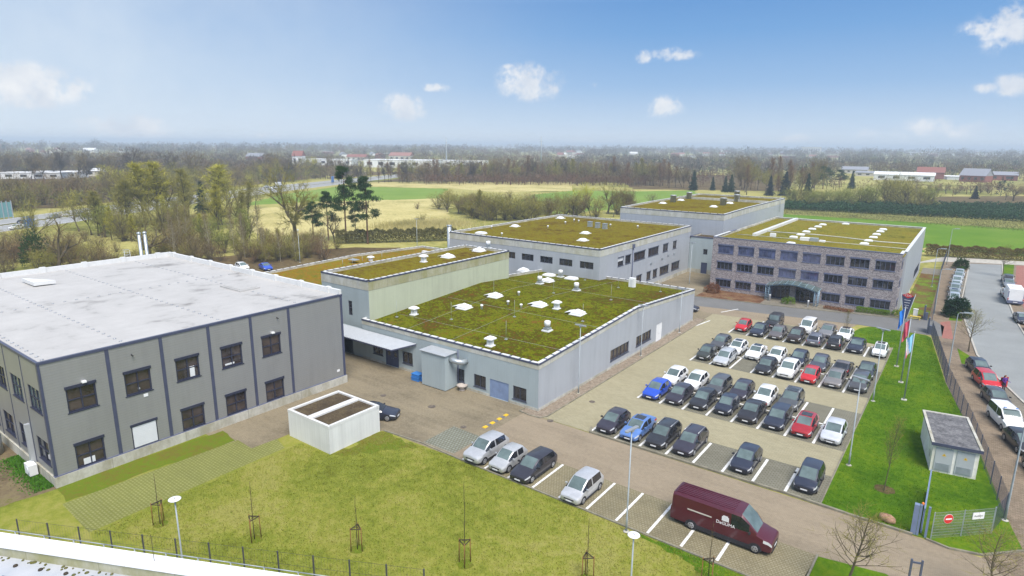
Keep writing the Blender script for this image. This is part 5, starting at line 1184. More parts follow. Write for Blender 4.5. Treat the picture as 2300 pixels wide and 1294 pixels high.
# cars along the foreground lawn
FGN = 'cars beside the foreground lawn'
car('suv', 'silver off-roader parked first in the row beside the lawn', (.52, .53, .54), (-30.85, 38.2, .04), 0, .35, FGN)
car('small', 'small silver car between the silver off-roader and the dark estate', (.52, .53, .53), (-28.35, 38.0, .04), 0, .35, FGN)
car('estate', 'dark violet-grey estate beside the small silver car', (.045, .043, .055), (-26.0, 38.35, .04), 0, .35, FGN)
car('mpv', 'silver rounded hatchback standing alone beside the lawn', (.55, .56, .57), (-21.2, 37.95, .04), 0, .35, FGN, scale=.95)
car('coupe', 'dark blue-black coupe parked behind the white garage', NAVY, (-44.3, 37.65, .04), R(118), screen='dark_car_glass_mat')
# maroon delivery van with its lettering
van = car('van', 'long maroon high-roof delivery van with white lettering and a white ball emblem', (.075, .006, .016), (-10.95, 39.55, .035), R(90), name='delivery_van', cat='van')
VL = KINDS['van']['L']; sx = KINDS['van']['w'] / 2
# lettering on the side that faces the camera (local x = -sx)
def side_art(name, me, y, z):
    o = link(name, me, van, (-sx * .992, y, z), 0, local=True); o.rotation_euler = (R(90), 0, R(-90)); return o
def vmat(me, m): me.materials.clear(); me.materials.append(MATS[m]); return me
side_art('lettering', vmat(text_mesh('DeGUMA', .31, .008), 'sign_white_mat'), -.45, 1.36)
mbl = MB()
for i in range(6):
    for j in range(6):
        x0, x1, q0, q1 = -.24 + i * .08 + .004, -.24 + (i + 1) * .08 - .004, -.24 + j * .08 + .004, -.24 + (j + 1) * .08 - .004
        if math.hypot((x0 + x1) / 2, (q0 + q1) / 2) < .25 and q0 > -.2: mbl.box(x0, x1, q0, q1, -.008, .008)
side_art('ball_emblem', mbl.mesh('ball_emblem', 'sign_white_mat'), -.42, 1.72)
mbl = MB(); mbl.box(-.85, .85, -.045, .045, -.008, .008); side_art('slide_rail', mbl.mesh('slide_rail', 'far_cream_mat'), 1.35, 1.5)
mbl = MB(); mbl.box(-.02, .02, -VL / 2 + .35, -VL / 2 + .6, 0, .02)
for s_ in (-.35, .35): mbl.box(s_ - .14, s_ + .14, -VL / 2 + .86, -VL / 2 + .98, 1.262, 1.30)
link('bonnet_grille', mbl.mesh('bonnet_grille', 'trim_mat'), van, local=True)
mbl = MB()
for i in range(7): x = -.66 + i * .22; mbl.box(x - .03, x + .03, -.9, VL / 2 - .25, 2.425, 2.452)
link('roof_rib', mbl.mesh('roof_rib', paint((.075, .006, .016))), van, local=True)
# street cars
STR = 'cars parked along the street'
H17 = R(17)
def scar(kind, label, rgb, x, y, rz=H17, **kw): return car(kind, label, rgb, (x, y, .045), rz, group=STR, **kw)
scar('hatch', 'dark navy hatchback parked by the grass pit just behind the open-doored red car', NAVY, 3.05, 90.2)
redc = scar('mpv', 'red car at the roadside with its door standing open', RED, 3.75, 85.2, H17)
scar('hatch', 'dark grey hatchback between the red open-doored car and the white car with blue lights', DGR, 4.6, 79.6, metal=.3)
pol = scar('busvan', 'white people carrier with a blue light bar on its roof', WHT, 5.3, 73.6, R(18), scale=.95)
scar('hatch', 'black car half cut by the picture edge behind the white car with blue lights', BLK, 6.35, 68.4, R(19))
scar('hatch', 'navy car at the picture edge in front of the big street lamp', NAVY, 7.6, 63.0, R(20))
mbl = MB(); mbl.box(-.6, .6, -.75, -.5, 1.98, 2.08, 1); mbl.box(-.6, -.38, -.72, -.53, 2.0, 2.1); mbl.box(.38, .6, -.72, -.53, 2.0, 2.1)
link('light_bar', mbl.mesh('light_bar', ['blue_sign_mat', 'white_mat']), pol, local=True)
# open door of the red car, hinged at its front edge on the road side
K_ = KINDS['mpv']; mbl = MB(); mbl.box(0, .06, 0, 1.02, .3, K_['belt']); mbl.box(0.01, .05, .05, 1.0, K_['belt'] + .42, K_['belt'] + .48); mbl.box(.01, .05, .95, 1.02, K_['belt'], K_['belt'] + .48)
d_ = link('door', mbl.mesh('door', paint(RED)), redc, (K_['w'] / 2, K_['co'] + .25 - K_['L'] / 2, 0), R(-62), local=True, label='open door')
mbl = MB(); mbl.box(.02, .04, .08, .95, K_['belt'], K_['belt'] + .42); link('window', mbl.mesh('window', 'dark_car_glass_mat'), d_, local=True)
PALE = [(.50, .53, .54), (.33, .37, .38), (.58, .60, .61), (.52, .55, .56), (.36, .40, .42), (.30, .33, .36), (.45, .49, .52), (.62, .64, .66)]
DESC = ['pale silver car farthest up the street, just below the small shrub', 'grey-blue car, second from the small shrub up the street', 'whitish car, third from the small shrub up the street', 'silver car in the middle of the roadside row, fourth from the small shrub',
        'grey car in the roadside row, just behind the one with a dark sunroof', 'grey car with a dark sunroof in the roadside row', 'pale silver-blue car, second from the dark evergreen bush', 'white car half hidden by the dark evergreen bush']
for i, (px, py) in enumerate(zip((940, 920, 890, 870, 855, 840, 840, 850), (400, 452, 530, 610, 685, 770, 855, 965))):
    x, y = G(2040 + px * .1236, 560 + py * .1236, 1.2); scar(('hatch', 'hatch', 'estate', 'hatch', 'suv', 'hatch', 'mpv', 'hatch')[i], DESC[i], PALE[i], x, y + .6, R(1), metal=.3, sun_roof=i == 5)
scar('suv', 'dark off-roader facing away at the head of the right-hand bays', DGR, 7.3, 157.5, R(183), metal=.2)
scar('sedan', 'grey car facing the camera just in front of the dark off-roader on the right-hand side', (.22, .24, .26), 7.35, 152.6, R(3), metal=.3)
scar('hatch', 'silver car parked ahead of the white motorhome', (.45, .47, .48), 6.9, 142.2, R(184), metal=.3)
scar('coupe', 'dark car facing the camera behind the white motorhome', NAVY, 8.3, 121.8, R(8), roof=(.3, .3, .3))
scar('hatch', 'red car cut by the right picture edge beside the small grass island', RED, 9.6, 115.5, R(10))
mh = thing('motorhome', 'white motorhome with a dark bumper seen from behind on the right side of the street', 'motorhome', (7.55, 137.4, .04), R(184))
def mhp(n, mb, m): return link(n, mb.mesh(n, m), mh, local=True)
mbl = MB(); sec = [(-1.12, .55), (-1.14, .75), (-1.14, 2.55), (-1.02, 2.78), (1.02, 2.78), (1.14, 2.55), (1.14, .75), (1.12, .55)]
for a, b in zip(sec, sec[1:] + sec[:1]): mbl.poly([(a[0], -1.6, a[1]), (a[0], 3.2, a[1]), (b[0], 3.2, b[1]), (b[0], -1.6, b[1])])
mbl.poly([(x, 3.2, z) for x, z in sec]); mbl.poly([(x, -1.6, z) for x, z in sec][::-1]); mhp('body', mbl, 'white_mat')
mbl = MB(); cab = [(-.98, .5), (-1.0, 1.2), (-.88, 2.0), (.88, 2.0), (1.0, 1.2), (.98, .5)]
cf = [(-.9, .5), (-.9, .95), (-.8, 1.1), (.8, 1.1), (.9, .95), (.9, .5)]
mbl.box(-1.0, 1.0, -2.3, -1.6, .5, 2.05); mbl.box(-.95, .95, -3.1, -2.3, .5, 1.15); mbl.poly([(-.95, -3.0, 1.15), (.95, -3.0, 1.15), (.95, -2.29, 2.05), (-.95, -2.29, 2.05)]); mhp('cab', mbl, 'white_mat')
mbl = MB(); mbl.poly([(-.85, -2.96, 1.22), (.85, -2.96, 1.22), (.85, -2.33, 2.02), (-.85, -2.33, 2.02)]); mhp('windscreen', mbl, 'car_glass_mat')
mbl = MB(); mbl.box(-1.13, 1.13, 3.15, 3.34, .35, .8); mhp('bumper', mbl, 'slate_frame_mat')
for s_ in (-1, 1):
    mbl = MB(); mbl.box(s_ * 1.03 - .07, s_ * 1.03 + .07, 3.2, 3.25, .85, 1.2); mhp('tail_light', mbl, 'lamp_red_mat')
    mbl = MB(); mbl.box(s_ * 1.05 - .06, s_ * 1.05 + .06, 3.2, 3.23, 1.3, 2.4); mhp('corner_panel', mbl, 'blue_shutter_mat')
    for yy in (-2.3, 2.0): w_ = link('wheel', _car['van']['tyre'], mh, (s_ * .98, yy, .35), 0 if s_ > 0 else math.pi, local=True); link('rim', _car['van']['rim'], w_, local=True)
mbl = MB(); mbl.box(-.3, .3, 3.345, 3.36, .5, .62); mhp('number_plate', mbl, 'plate_mat')
mbl = MB(); mbl.box(-.4, .4, .2, 1.0, 2.785, 2.9); mbl.box(-.3, .3, 1.8, 2.3, 2.785, 2.86); mhp('roof_hatch', mbl, 'roller_mat')
# cars behind the low hall and on the motorway
car('coupe', 'blue car standing behind the low red-roofed hall', BLUE, (-118.6, 72.6, .03), R(75))
car('hatch', 'white car behind the grey building, left of the blue car', WHT, (-122.5, 69.6, .03), R(80))
MWV = 'vehicles on the motorway'
for (k, px, py, c, lab) in (('hatch', 38, 515, WHT, 'white car on the near lane of the motorway beside the big blue sign'), ('hatch', 56, 503, NAVY, 'dark car with red tail lights on the motorway just behind the blue sign'),
        ('sedan', 122, 491, GRY, 'grey car on the far carriageway of the motorway above the near spreading tree'), ('hatch', 180, 486, SIL, 'silver car on the motorway between the grey car and the white van'),
        ('van', 232, 478, WHT, 'white high van on the motorway behind the row of bare trees'), ('hatch', 486, 437, WHT, 'white car on the motorway to the right of the tall dark fir'),
        ('hatch', 598, 422, SIL, 'pale car on the far motorway, left of the group near the big bare tree'), ('hatch', 613, 425, WHT, 'white car on the far motorway just in front of the white lorry'), ('van', 627, 418, WHT, 'white lorry on the far motorway behind the big bare tree'), ('hatch', 680, 418, SIL, 'pale car on the far motorway, right of the white lorry')):
    x, y = G(px, py); x2, y2 = G(px + 40, py - 5.5); car(k, lab, c, (x, y, .05), math.atan2(-(x2 - x), (y2 - y)) + (0 if px in (38, 122, 180, 598, 613) else math.pi), group=MWV, name='motorway_car' if k != 'van' else 'motorway_van', cat='car' if k != 'van' else 'van')
# ------------------------------------------------------------------ lamps, fences, flags, signs
def lamp(label, x, y, h, style, az=0, group=None, z=.05):
    t = thing('street_lamp', label, 'street lamp', (x, y, z), az, group)
    mb = MB(); r0, r1 = (.075, .045)
    if style == 'arm': mb.tube([(0, 0, 0), (0, 0, 1.2), (0, 0, h - .15), (.12, 0, h), (.75, 0, h + .06)], [r0, r0, r1, r1, .04], 8)
    else: mb.tube([(0, 0, 0), (0, 0, 1.1), (0, 0, 1.15), (0, 0, h)], [r0, r0, r1 + .008, r1], 8)
    link('pole', mb.mesh('pole', 'galv_mat'), t, local=True)
    mb = MB()
    if style == 'arm': mb.prism([(.55, -.15), (1.35, -.13), (1.45, 0), (1.35, .13), (.55, .15)], h + .02, h + .15); mh_, lens = 'zinc_mat', (.7, 1.3, -.1, .1, h - .0, h + .02)
    elif style == 'flat': mb.prism([(-.62, -.13), (.62, -.13), (.7, 0), (.62, .13), (-.62, .13), (-.7, 0)], h, h + .09); mb.box(-.12, .12, -.12, .12, h - .12, h); mh_, lens = 'steel_mat', (-.55, .55, -.09, .09, h - .012, h)
    elif style == 'twin':
        for s in (-1, 1): M = Matrix.Translation((0, 0, h)) @ Matrix.Rotation(-s * R(24), 4, 'Y'); mb.box(min(0, s * .9), max(0, s * .9), -.12, .12, 0, .07, 0, M)
        mh_, lens = 'zinc_mat', (-.1, .1, -.1, .1, h - .02, h)
    elif style == 'disc': mb.lathe([(.05, h - .12), (.08, h - .02), (.34, h + .0), (.37, h + .03), (.32, h + .06), (.14, h + .08), (.02, h + .08)], n=20); mh_, lens = 'white_mat', (-.08, .08, -.03, .03, h + .08, h + .10)
    hd = link('lamp_head', mb.mesh('lamp_head', mh_), t, local=True)
    mb = MB(); mb.box(*lens); link('lens', mb.mesh('lens', 'lamp_clear_mat' if style != 'disc' else 'steel_mat'), hd, local=True)
    mb = MB(); mb.lathe([(.22, 0), (.22, .04), (.1, .06), (.02, .06)], n=10); link('base', mb.mesh('base', 'plinth_mat'), t, local=True)
    return t
lamp('tall lot lamp at the lawn edge beside the black people carrier', -5.8, 72.2, 7.9, 'flat', R(-20))
lamp('tall lot lamp on the lawn in front of the empty stall corner', -5.5, 55.4, 7.75, 'flat', R(-20))
lamp('tall grey lamp in the foreground between the empty stalls and the lawn', -16.3, 35.6, 7.65, 'flat', R(80))
lamp('slim lamp on the gravel strip in front of the blank part of the hall wall', -31.6, 54.9, 7.6, 'flat', R(0))
lamp('slim lamp on the gravel strip beside the long hall window', -31.6, 70.4, 6.6, 'flat', R(0))
lamp('slim lamp on the gravel strip near the far corner of the hall', -31.6, 83.2, 6.4, 'flat', R(0))
lamp('thin lamp in the courtyard in front of the link building', *G(1548, 640), 8.2, 'flat', R(0))
lamp('low disc-topped lamp in the dry lawn behind the white parapet', *G(413, 1285), 5.0, 'disc')
lamp('disc-topped lamp at the bottom edge below the tall grey lamp', *G(1415, 1345), 4.2, 'disc')
lamp('big street lamp beside the pavement at the right picture edge', 4.9, 53.4, 7.6, 'arm', R(10))
lamp('street lamp leaning over the pavement beside the young street tree', .15, 86.6, 7.6, 'arm', R(10))
lamp('street lamp by the fence above the entrance gate', -2.9, 118.5, 7.4, 'arm', R(10))
lamp('street lamp farther up the fence', -4.6, 142.8, 7.4, 'arm', R(10))
lamp('farthest street lamp, in front of the field hedge at the end of the fence', -3.4, 171.5, 8.4, 'arm', R(10))
lamp('twin-armed white lamp behind the grey building', *G(674, 590), 7.0, 'twin', R(-35))
lamp('thin post-top lamp behind the low hall, in front of the hedge', *G(937, 552), 7.0, 'flat', R(0))

def mesh_fence(label, pts, h, gap=2.5, wire=.055, rows=(.05, .35, .65, .95), m='fence_mat', wr=.006, cat='fence', z=.04, pr=.035):
    pts = [Vector((*p, 0)) for p in pts]; t = thing('fence', label, cat, (pts[0].x, pts[0].y, 0))
    mb = MB()
    for a, b in zip(pts[:-1], pts[1:]):
        L = (b - a).length; d = (b - a) / L; n = Vector((-d.y, d.x, 0)) * wr
        k = int(L / wire)
        for i in range(k):
            p = a + d * (i * wire); q = p + d * wr * 2
            mb.poly([(p.x, p.y, z), (q.x, q.y, z), (q.x, q.y, h), (p.x, p.y, h)]); mb.poly([(p.x - n.x, p.y - n.y, z), (p.x + n.x, p.y + n.y, z), (p.x + n.x, p.y + n.y, h), (p.x - n.x, p.y - n.y, h)])
        for f in rows: zz = z + (h - z) * f; mb.poly([(a.x, a.y, zz), (b.x, b.y, zz), (b.x, b.y, zz + .016), (a.x, a.y, zz + .016)]); mb.poly([(a.x - n.x, a.y - n.y, zz), (b.x - n.x, b.y - n.y, zz), (b.x + n.x, b.y + n.y, zz), (a.x + n.x, a.y + n.y, zz)])
    mb.build('mesh_panel', m, t)
    for a, b in zip(pts[:-1], pts[1:]):
        L = (b - a).length; k = max(1, round(L / gap))
        for i in range(k + 1 if b is pts[-1] else k):
            p = a.lerp(b, i / k); pb = MB(); pb.box(-pr, pr, -pr, pr, 0, h + .06); link('post', pb.mesh('post', m), t, (p.x, p.y, 0))
    return t
ROWS = tuple(i / 9 for i in range(10))
mesh_fence('long dark steel mesh fence between the green lawn and the pavement', [(-2.5, 104.6), (.15, 83.6), (2.55, 69.5), (4.85, 53.8), (4.1, 51.0)], 2.0, 2.5, .13, ROWS)
mesh_fence('short mesh fence with a no-entry sign between the sliding gate and the street corner', [(4.1, 50.9), (2.4, 49.2), (.75, 47.6)], 2.0, 2.3, .09, ROWS, 'galv_mat')
mesh_fence('dark steel mesh fence along the flower bank beside the brick office', [(-2.9, 113.5), (-3.9, 157), (-4.0, 190)], 2.0, 2.5, .075, ROWS)
fb = []
for px, py in ((37, 1168), (106, 1174), (172, 1182), (242, 1192), (316, 1200), (388, 1209), (464, 1218), (541, 1226), (617, 1238), (696, 1248), (783, 1259), (866, 1270), (952, 1280)): fb.append(G(px, py, 1.85))
mesh_fence('low mesh fence with dark posts behind the white parapet', [fb[0], fb[-1]], 1.85, math.dist(fb[0], fb[-1]) / 12, .2, (.1, .55, 1.0), 'dark_post_mat', .003)
# gate by the no-entry sign
gt = thing('sliding_gate', 'blue-grey sliding gate pushed open beside the no-entry sign', 'gate', (.2, 48, 0))
mb = MB(); mb.box(.1, .2, 47.8, 54.4, .12, .26); mb.box(.1, .2, 47.8, 54.4, 1.9, 2.02)
for k in range(60): y = 47.85 + k * .11; mb.box(.13, .17, y, y + .03, .26, 1.9)
mb.build('gate_leaf', 'gate_mat', gt)
for x in (-.12, .36): mb = MB(); mb.box(x, x + .14, 47.45, 47.62, 0, 2.35); mb.build('gate_post', 'gate_mat', gt)
mb = MB(); mb.box(-.45, -.14, 47.42, 47.75, 0, 2.3); mb.build('drive_box', 'gate_mat', gt)
mb = MB(); mb.lathe([(.08, 2.3), (.08, 2.42), (.05, 2.47), (.01, 2.48)], -.0, 47.7, 10); mb.build('beacon', 'orange_mat', gt)
a, b = Vector((.75, 47.6, 0)), Vector((4.1, 50.9, 0)); a2 = Vector((2.4, 49.2, 0)); d = (a2 - a).normalized(); n = Vector((d.y, -d.x, 0)); ang = math.atan2(d.y, d.x)
def plate(name, label, cat, p, z, shapes, kids=()):
    o = thing(name, label, cat, (p.x, p.y, z), ang)
    for (nm, mbx, m) in shapes: link(nm, mbx.mesh(nm, m), o, local=True)
    return o
def disc(r, y0, y1, z=0, n=24):
    mb = MB(); c = [(r * math.cos(2 * math.pi * k / n), r * math.sin(2 * math.pi * k / n) + z) for k in range(n)]
    mb.poly([(x, y0, q) for x, q in c]); mb.poly([(x, y1, q) for x, q in c][::-1])
    for k in range(n): k2 = (k + 1) % n; mb.poly([(c[k][0], y1, c[k][1]), (c[k2][0], y1, c[k2][1]), (c[k2][0], y0, c[k2][1]), (c[k][0], y0, c[k][1])])
    return mb
p = a + d * 1.05 + n * .05; bar = MB(); bar.box(-.23, .23, -.03, -.018, -.05, .05)
plate('no_entry_sign', 'round red no-entry sign with a white bar on the mesh fence', 'road sign', p, 1.5, [('plate', disc(.34, -.014, -.006), 'red_sign_mat'), ('rim', disc(.36, -.005, .008), 'sign_white_mat'), ('bar', bar, 'sign_white_mat')])
a3 = Vector((2.4, 49.2, 0)); d3 = (b - a3).normalized(); ang = math.atan2(d3.y, d3.x); p = a3 + d3 * 1.05 + Vector((d3.y, -d3.x, 0)) * .05
bd = MB(); bd.box(-.45, .45, -.008, .008, -.25, .25); fr = MB(); fr.box(-.47, .47, .009, .02, -.27, .27)
sg = plate('exit_sign', 'small white lettered sign on the mesh fence right of the no-entry disc', 'sign', p, 1.55, [('board', bd, 'sign_white_mat'), ('backing', fr, 'steel_mat')])
tm = text_mesh('Ausfahrt', .2, .002); tm.materials.clear(); tm.materials.append(MATS['black_mat']); o = link('lettering', tm, sg, (0, -.014, 0), local=True); o.rotation_euler = (R(90), 0, 0)
# entrance gate by the office
for (x, y, lab) in ((-4.0, 113.6, 'dark gate post with a box by the flower bank at the office entrance gate'), (-3.0, 105.2, 'dark gate post at the fence end opposite the flower bank')):
    t = thing('gate_post', lab, 'gate post', (x, y, .04)); mb = MB(); mb.box(-.12, .12, -.12, .12, 0, 2.3); link('post', mb.mesh('post', 'fence_mat'), t, local=True)
    mb = MB(); mb.box(.13, .5, -.2, .2, 0, 1.2); link('drive_box', mb.mesh('drive_box', 'fence_mat'), t, local=True); mb = MB(); mb.box(-.03, .03, .13, 2.2, .15, 1.95); link('gate_leaf', mb.mesh('gate_leaf', 'gate_mat'), t, local=True)
mb = MB(); mb.box(-.75, .75, -.25, .25, .42, .5); 
for s in (-.6, .6): mb.box(s - .05, s + .05, -.2, .2, 0, .42)
x, y = G(2055, 718); t = thing('bench', 'small yellow-topped bench near the banner sign', 'bench', (x, y, .05)); link('seat', mb.mesh('seat', 'yellow_bench_mat'), t, local=True)
mb = MB(); mb.box(-.3, .3, -.2, .2, 0, 1.15); mb.box(-.34, .34, -.24, .24, 1.15, 1.2); x, y = G(2055, 711); link('power_box', mb.mesh('power_box', 'far_white_mat'), None, (x, y, .05), label='white utility cabinet standing behind the yellow-topped bench', cat='cabinet')
# banner sign: tapering navy pennant between two steel edges with a red diamond
bx, by = G(2031, 722); bs = thing('banner_sign', 'dark blue tapering banner sign with a red lettered diamond', 'sign', (bx, by, .05), R(-12))
w0, w1, zb, zt = .22, .95, .4, 4.1
def bp(n, mb, m): return link(n, mb.mesh(n, m), bs, local=True)
mb = MB(); q = [(-w0, zb), (w0, zb), (w1, zt), (0, zt + .1), (-w1, zt)]
mb.poly([(x, -.02, z) for x, z in q]); mb.poly([(x, .02, z) for x, z in q][::-1])
for i in range(5): a_, b_ = q[i], q[(i + 1) % 5]; mb.poly([(a_[0], .02, a_[1]), (b_[0], .02, b_[1]), (b_[0], -.02, b_[1]), (a_[0], -.02, a_[1])])
bp('panel', mb, 'door_navy_mat')
mb = MB(); mb.tube([(-.3, 0, 0), (-w0, 0, zb), (-w1 - .02, 0, zt + .3)], .05, 6); mb.tube([(.3, 0, 0), (w0, 0, zb), (w1 + .02, 0, zt + .3)], .05, 6); mb.tube([(0, .08, 0), (0, .08, zt + .9)], .05, 6); bp('frame', mb, 'galv_mat')
mb = MB(); dz = zt - .05; mb.poly([(-.8, -.03, dz), (0, -.03, dz - .42), (.8, -.03, dz), (0, -.03, dz + .42)]); bp('diamond', mb, 'red_sign_mat')
tm = text_mesh('CDG', .42, .002); tm.materials.clear(); tm.materials.append(MATS['sign_white_mat']); o = link('lettering', tm, bs, (0, -.04, dz), local=True); o.rotation_euler = (R(90), 0, 0)
mb = MB()
for k, (w, z) in enumerate(((.42, 3.3), (.37, 2.9), (.31, 2.5), (.26, 2.1))): mb.box(-w, w, -.035, -.025, z, z + .07)
bp('stripe', mb, 'sign_white_mat')
# flagpoles with limp flags
def flag(label, x, y, h, cols, L, seed):
    t = thing('flagpole', label, 'flagpole', (x, y, .045)); mb = MB(); mb.tube([(0, 0, 0), (0, 0, h)], [.07, .045], 8); mb.sphere((0, 0, h + .05), .07); link('pole', mb.mesh('pole', 'galv_mat'), t, local=True)
    mb = MB(); mb.box(-.25, .25, -.25, .25, 0, .08); link('base', mb.mesh('base', 'plinth_mat'), t, local=True)
    mb = MB(); rnd = random.Random(seed); nu, nv = 9, 12; P = []
    for i in range(nv + 1):
        v = i / nv; row = []
        for j in range(nu + 1):
            u = j / nu; wd = .75 * (1 - .25 * v); sx = u * wd * .78; sag = u * (.9 + .3 * v)
            row.append((.06 + sx, .14 * math.sin(u * 9 + v * 3 + seed) * (.3 + u), h - .15 - v * L * (.72 + .0 * u) - sag * .75))
        P.append(row)
    for i in range(nv):
        for j in range(nu):
            c = 0 if len(cols) == 1 else min(len(cols) - 1, int((j + .45 * i) / (nu + .45 * nv) * len(cols)))
            mb.poly([P[i][j], P[i][j + 1], P[i + 1][j + 1], P[i + 1][j]], c, True)
    link('flag', mb.mesh('flag', cols), t, local=True, rz=R(160 if seed != 3 else 200))
plain('flag_blue_mat', (.05, .27, .80), .8, .1); plain('flag_red_mat', (.70, .12, .17), .8, .1); plain('flag_sky_mat', (.28, .58, .85), .8, .1); plain('flag_white_mat', (.78, .78, .78), .8, .1)
flag('flagpole with a limp plain blue flag', -5.0, 86.2, 7.5, ['flag_blue_mat'], 2.6, 1)
flag('flagpole with a limp red flag, middle of the three poles', -4.0, 80.3, 7.6, ['flag_red_mat'], 2.6, 2)
flag('flagpole with a limp light blue, white and red flag', -3.2, 74.6, 7.5, ['flag_sky_mat', 'flag_sky_mat', 'flag_white_mat', 'flag_red_mat'], 2.6, 3)
# boulder, bin crate, planter bowl, bollards, dark frame, bicycle-height frame
mb = MB(); mb.sphere((0, 0, .22), .5, 10, 7, sc=(1.15, .75, .62)); rr = random.Random(3)
mb.v = [(x + rr.uniform(-.05, .05), y + rr.uniform(-.05, .05), z + rr.uniform(-.04, .05)) for x, y, z in mb.v]
x, y = G(1992, 1172); link('boulder', mb.mesh('boulder', 'pink_boulder_mat'), None, (x, y, .05), R(-20), label='pinkish boulder on the lawn edge near the sliding gate', cat='boulder')
x, y = G(940, 855)
for k in range(3):
    mb = MB(); mb.box(-.55, .55, -.4, .4, 0, .36); mb.box(-.6, .6, -.45, .45, .36, .41)
    for s in (-.3, 0, .3): mb.box(s - .04, s + .04, -.43, -.4, .05, .34)
    link('plastic_crate', mb.mesh('plastic_crate', 'blue_bin_mat'), None, (x - .2 + k * .06 + (.75 if k == 2 else 0), y + (.35 if k == 2 else 0), .03 + (.42 * k if k < 2 else 0)), 0, label=('blue plastic crate at the bottom of the pile beside the doorway', 'blue plastic crate on top of another beside the doorway', 'blue plastic crate standing behind the pile, against the wall')[k], cat='crate', group='blue crates by the doorway')
x, y = G(1038, 877); mb = MB(); mb.lathe([(.3, 0), (.34, .05), (.2, .2), (.55, .5), (.6, .62), (.52, .6), (.3, .42), (.02, .4)], n=16); link('planter_bowl', mb.mesh('planter_bowl', 'rust_mat'), None, (x, y, .03), label='round brown planter bowl at the foot of the filter box', cat='planter')
for (px, py, lab) in ((1728, 676, 'white bollard at the left foot of the entrance portal'), (1814, 690, 'white bollard at the right foot of the entrance portal')):
    x, y = G(px, py); mb = MB(); mb.lathe([(.14, 0), (.14, .95), (.16, .97), (.16, 1.1), (.02, 1.15)], n=12); link('bollard', mb.mesh('bollard', 'far_white_mat'), None, (x, y, .04), label=lab, cat='bollard')
fx, fy = G(2048, 1330); mb = MB()
for s in (-.28, .28): mb.box(s - .05, s + .05, -.05, .05, 0, 2.2)
mb.box(-.28, .28, -.04, .04, 1.95, 2.05); mb.box(-.28, .28, -.04, .04, .5, .6); link('barrier_frame', mb.mesh('barrier_frame', 'fence_mat'), None, (fx, fy, .03), R(20), label='dark blue steel frame standing at the bottom edge of the driveway', cat='frame')
# motorway signs and noise barrier
for (px, py, w, h, lab) in ((70, 520, 3.8, 3.4, 'big blue motorway direction sign beside the near lane'), (748, 414, 5, 4, 'far blue motorway sign at the bend behind the pines')):
    x, y = G(px, py); t = thing('motorway_sign', lab, 'road sign', (x, y, 0), R(-58)); mb = MB()
    for s in (-.3, .3): mb.tube([(s * w, 0, 0), (s * w, 0, 1.2 + h)], .1, 6)
    link('post', mb.mesh('post', 'galv_mat'), t, local=True); mb = MB(); mb.box(-w / 2, w / 2, -.12, -.05, 1.2, 1.2 + h); link('board', mb.mesh('board', 'blue_sign_mat'), t, local=True)
    mb = MB(); mb.box(-w * .4, -w * .05, -.15, -.125, 1.2 + h * .72, 1.2 + h * .92); mb.box(w * .05, w * .4, -.15, -.125, 1.2 + h * .72, 1.2 + h * .88)
    for k in range(3): mb.box(-w * .42, w * (.3 - k * .06), -.15, -.125, 1.2 + h * (.1 + k * .19), 1.2 + h * (.18 + k * .19))
    link('marking', mb.mesh('marking', 'sign_white_mat'), t, local=True)
a = Vector(G(-150, 508)); b = Vector(G(30, 490)); t = thing('noise_barrier', 'tall teal glass noise barrier at the left end of the motorway', 'noise barrier', (b.x, b.y, 0)); mb, mc = MB(), MB(); n = 16
for i in range(n):
    p, q = a.lerp(b, i / n), a.lerp(b, (i + 1) / n); mb.poly([(p.x, p.y, .5), (q.x, q.y, .5), (q.x, q.y, 5.6), (p.x, p.y, 5.6)]); mc.box(q.x - .15, q.x + .15, q.y - .15, q.y + .15, 0, 6.0)
mb.build('glass_panel', 'teal_glass_mat', t); mc.build('post', 'galv_mat', t)
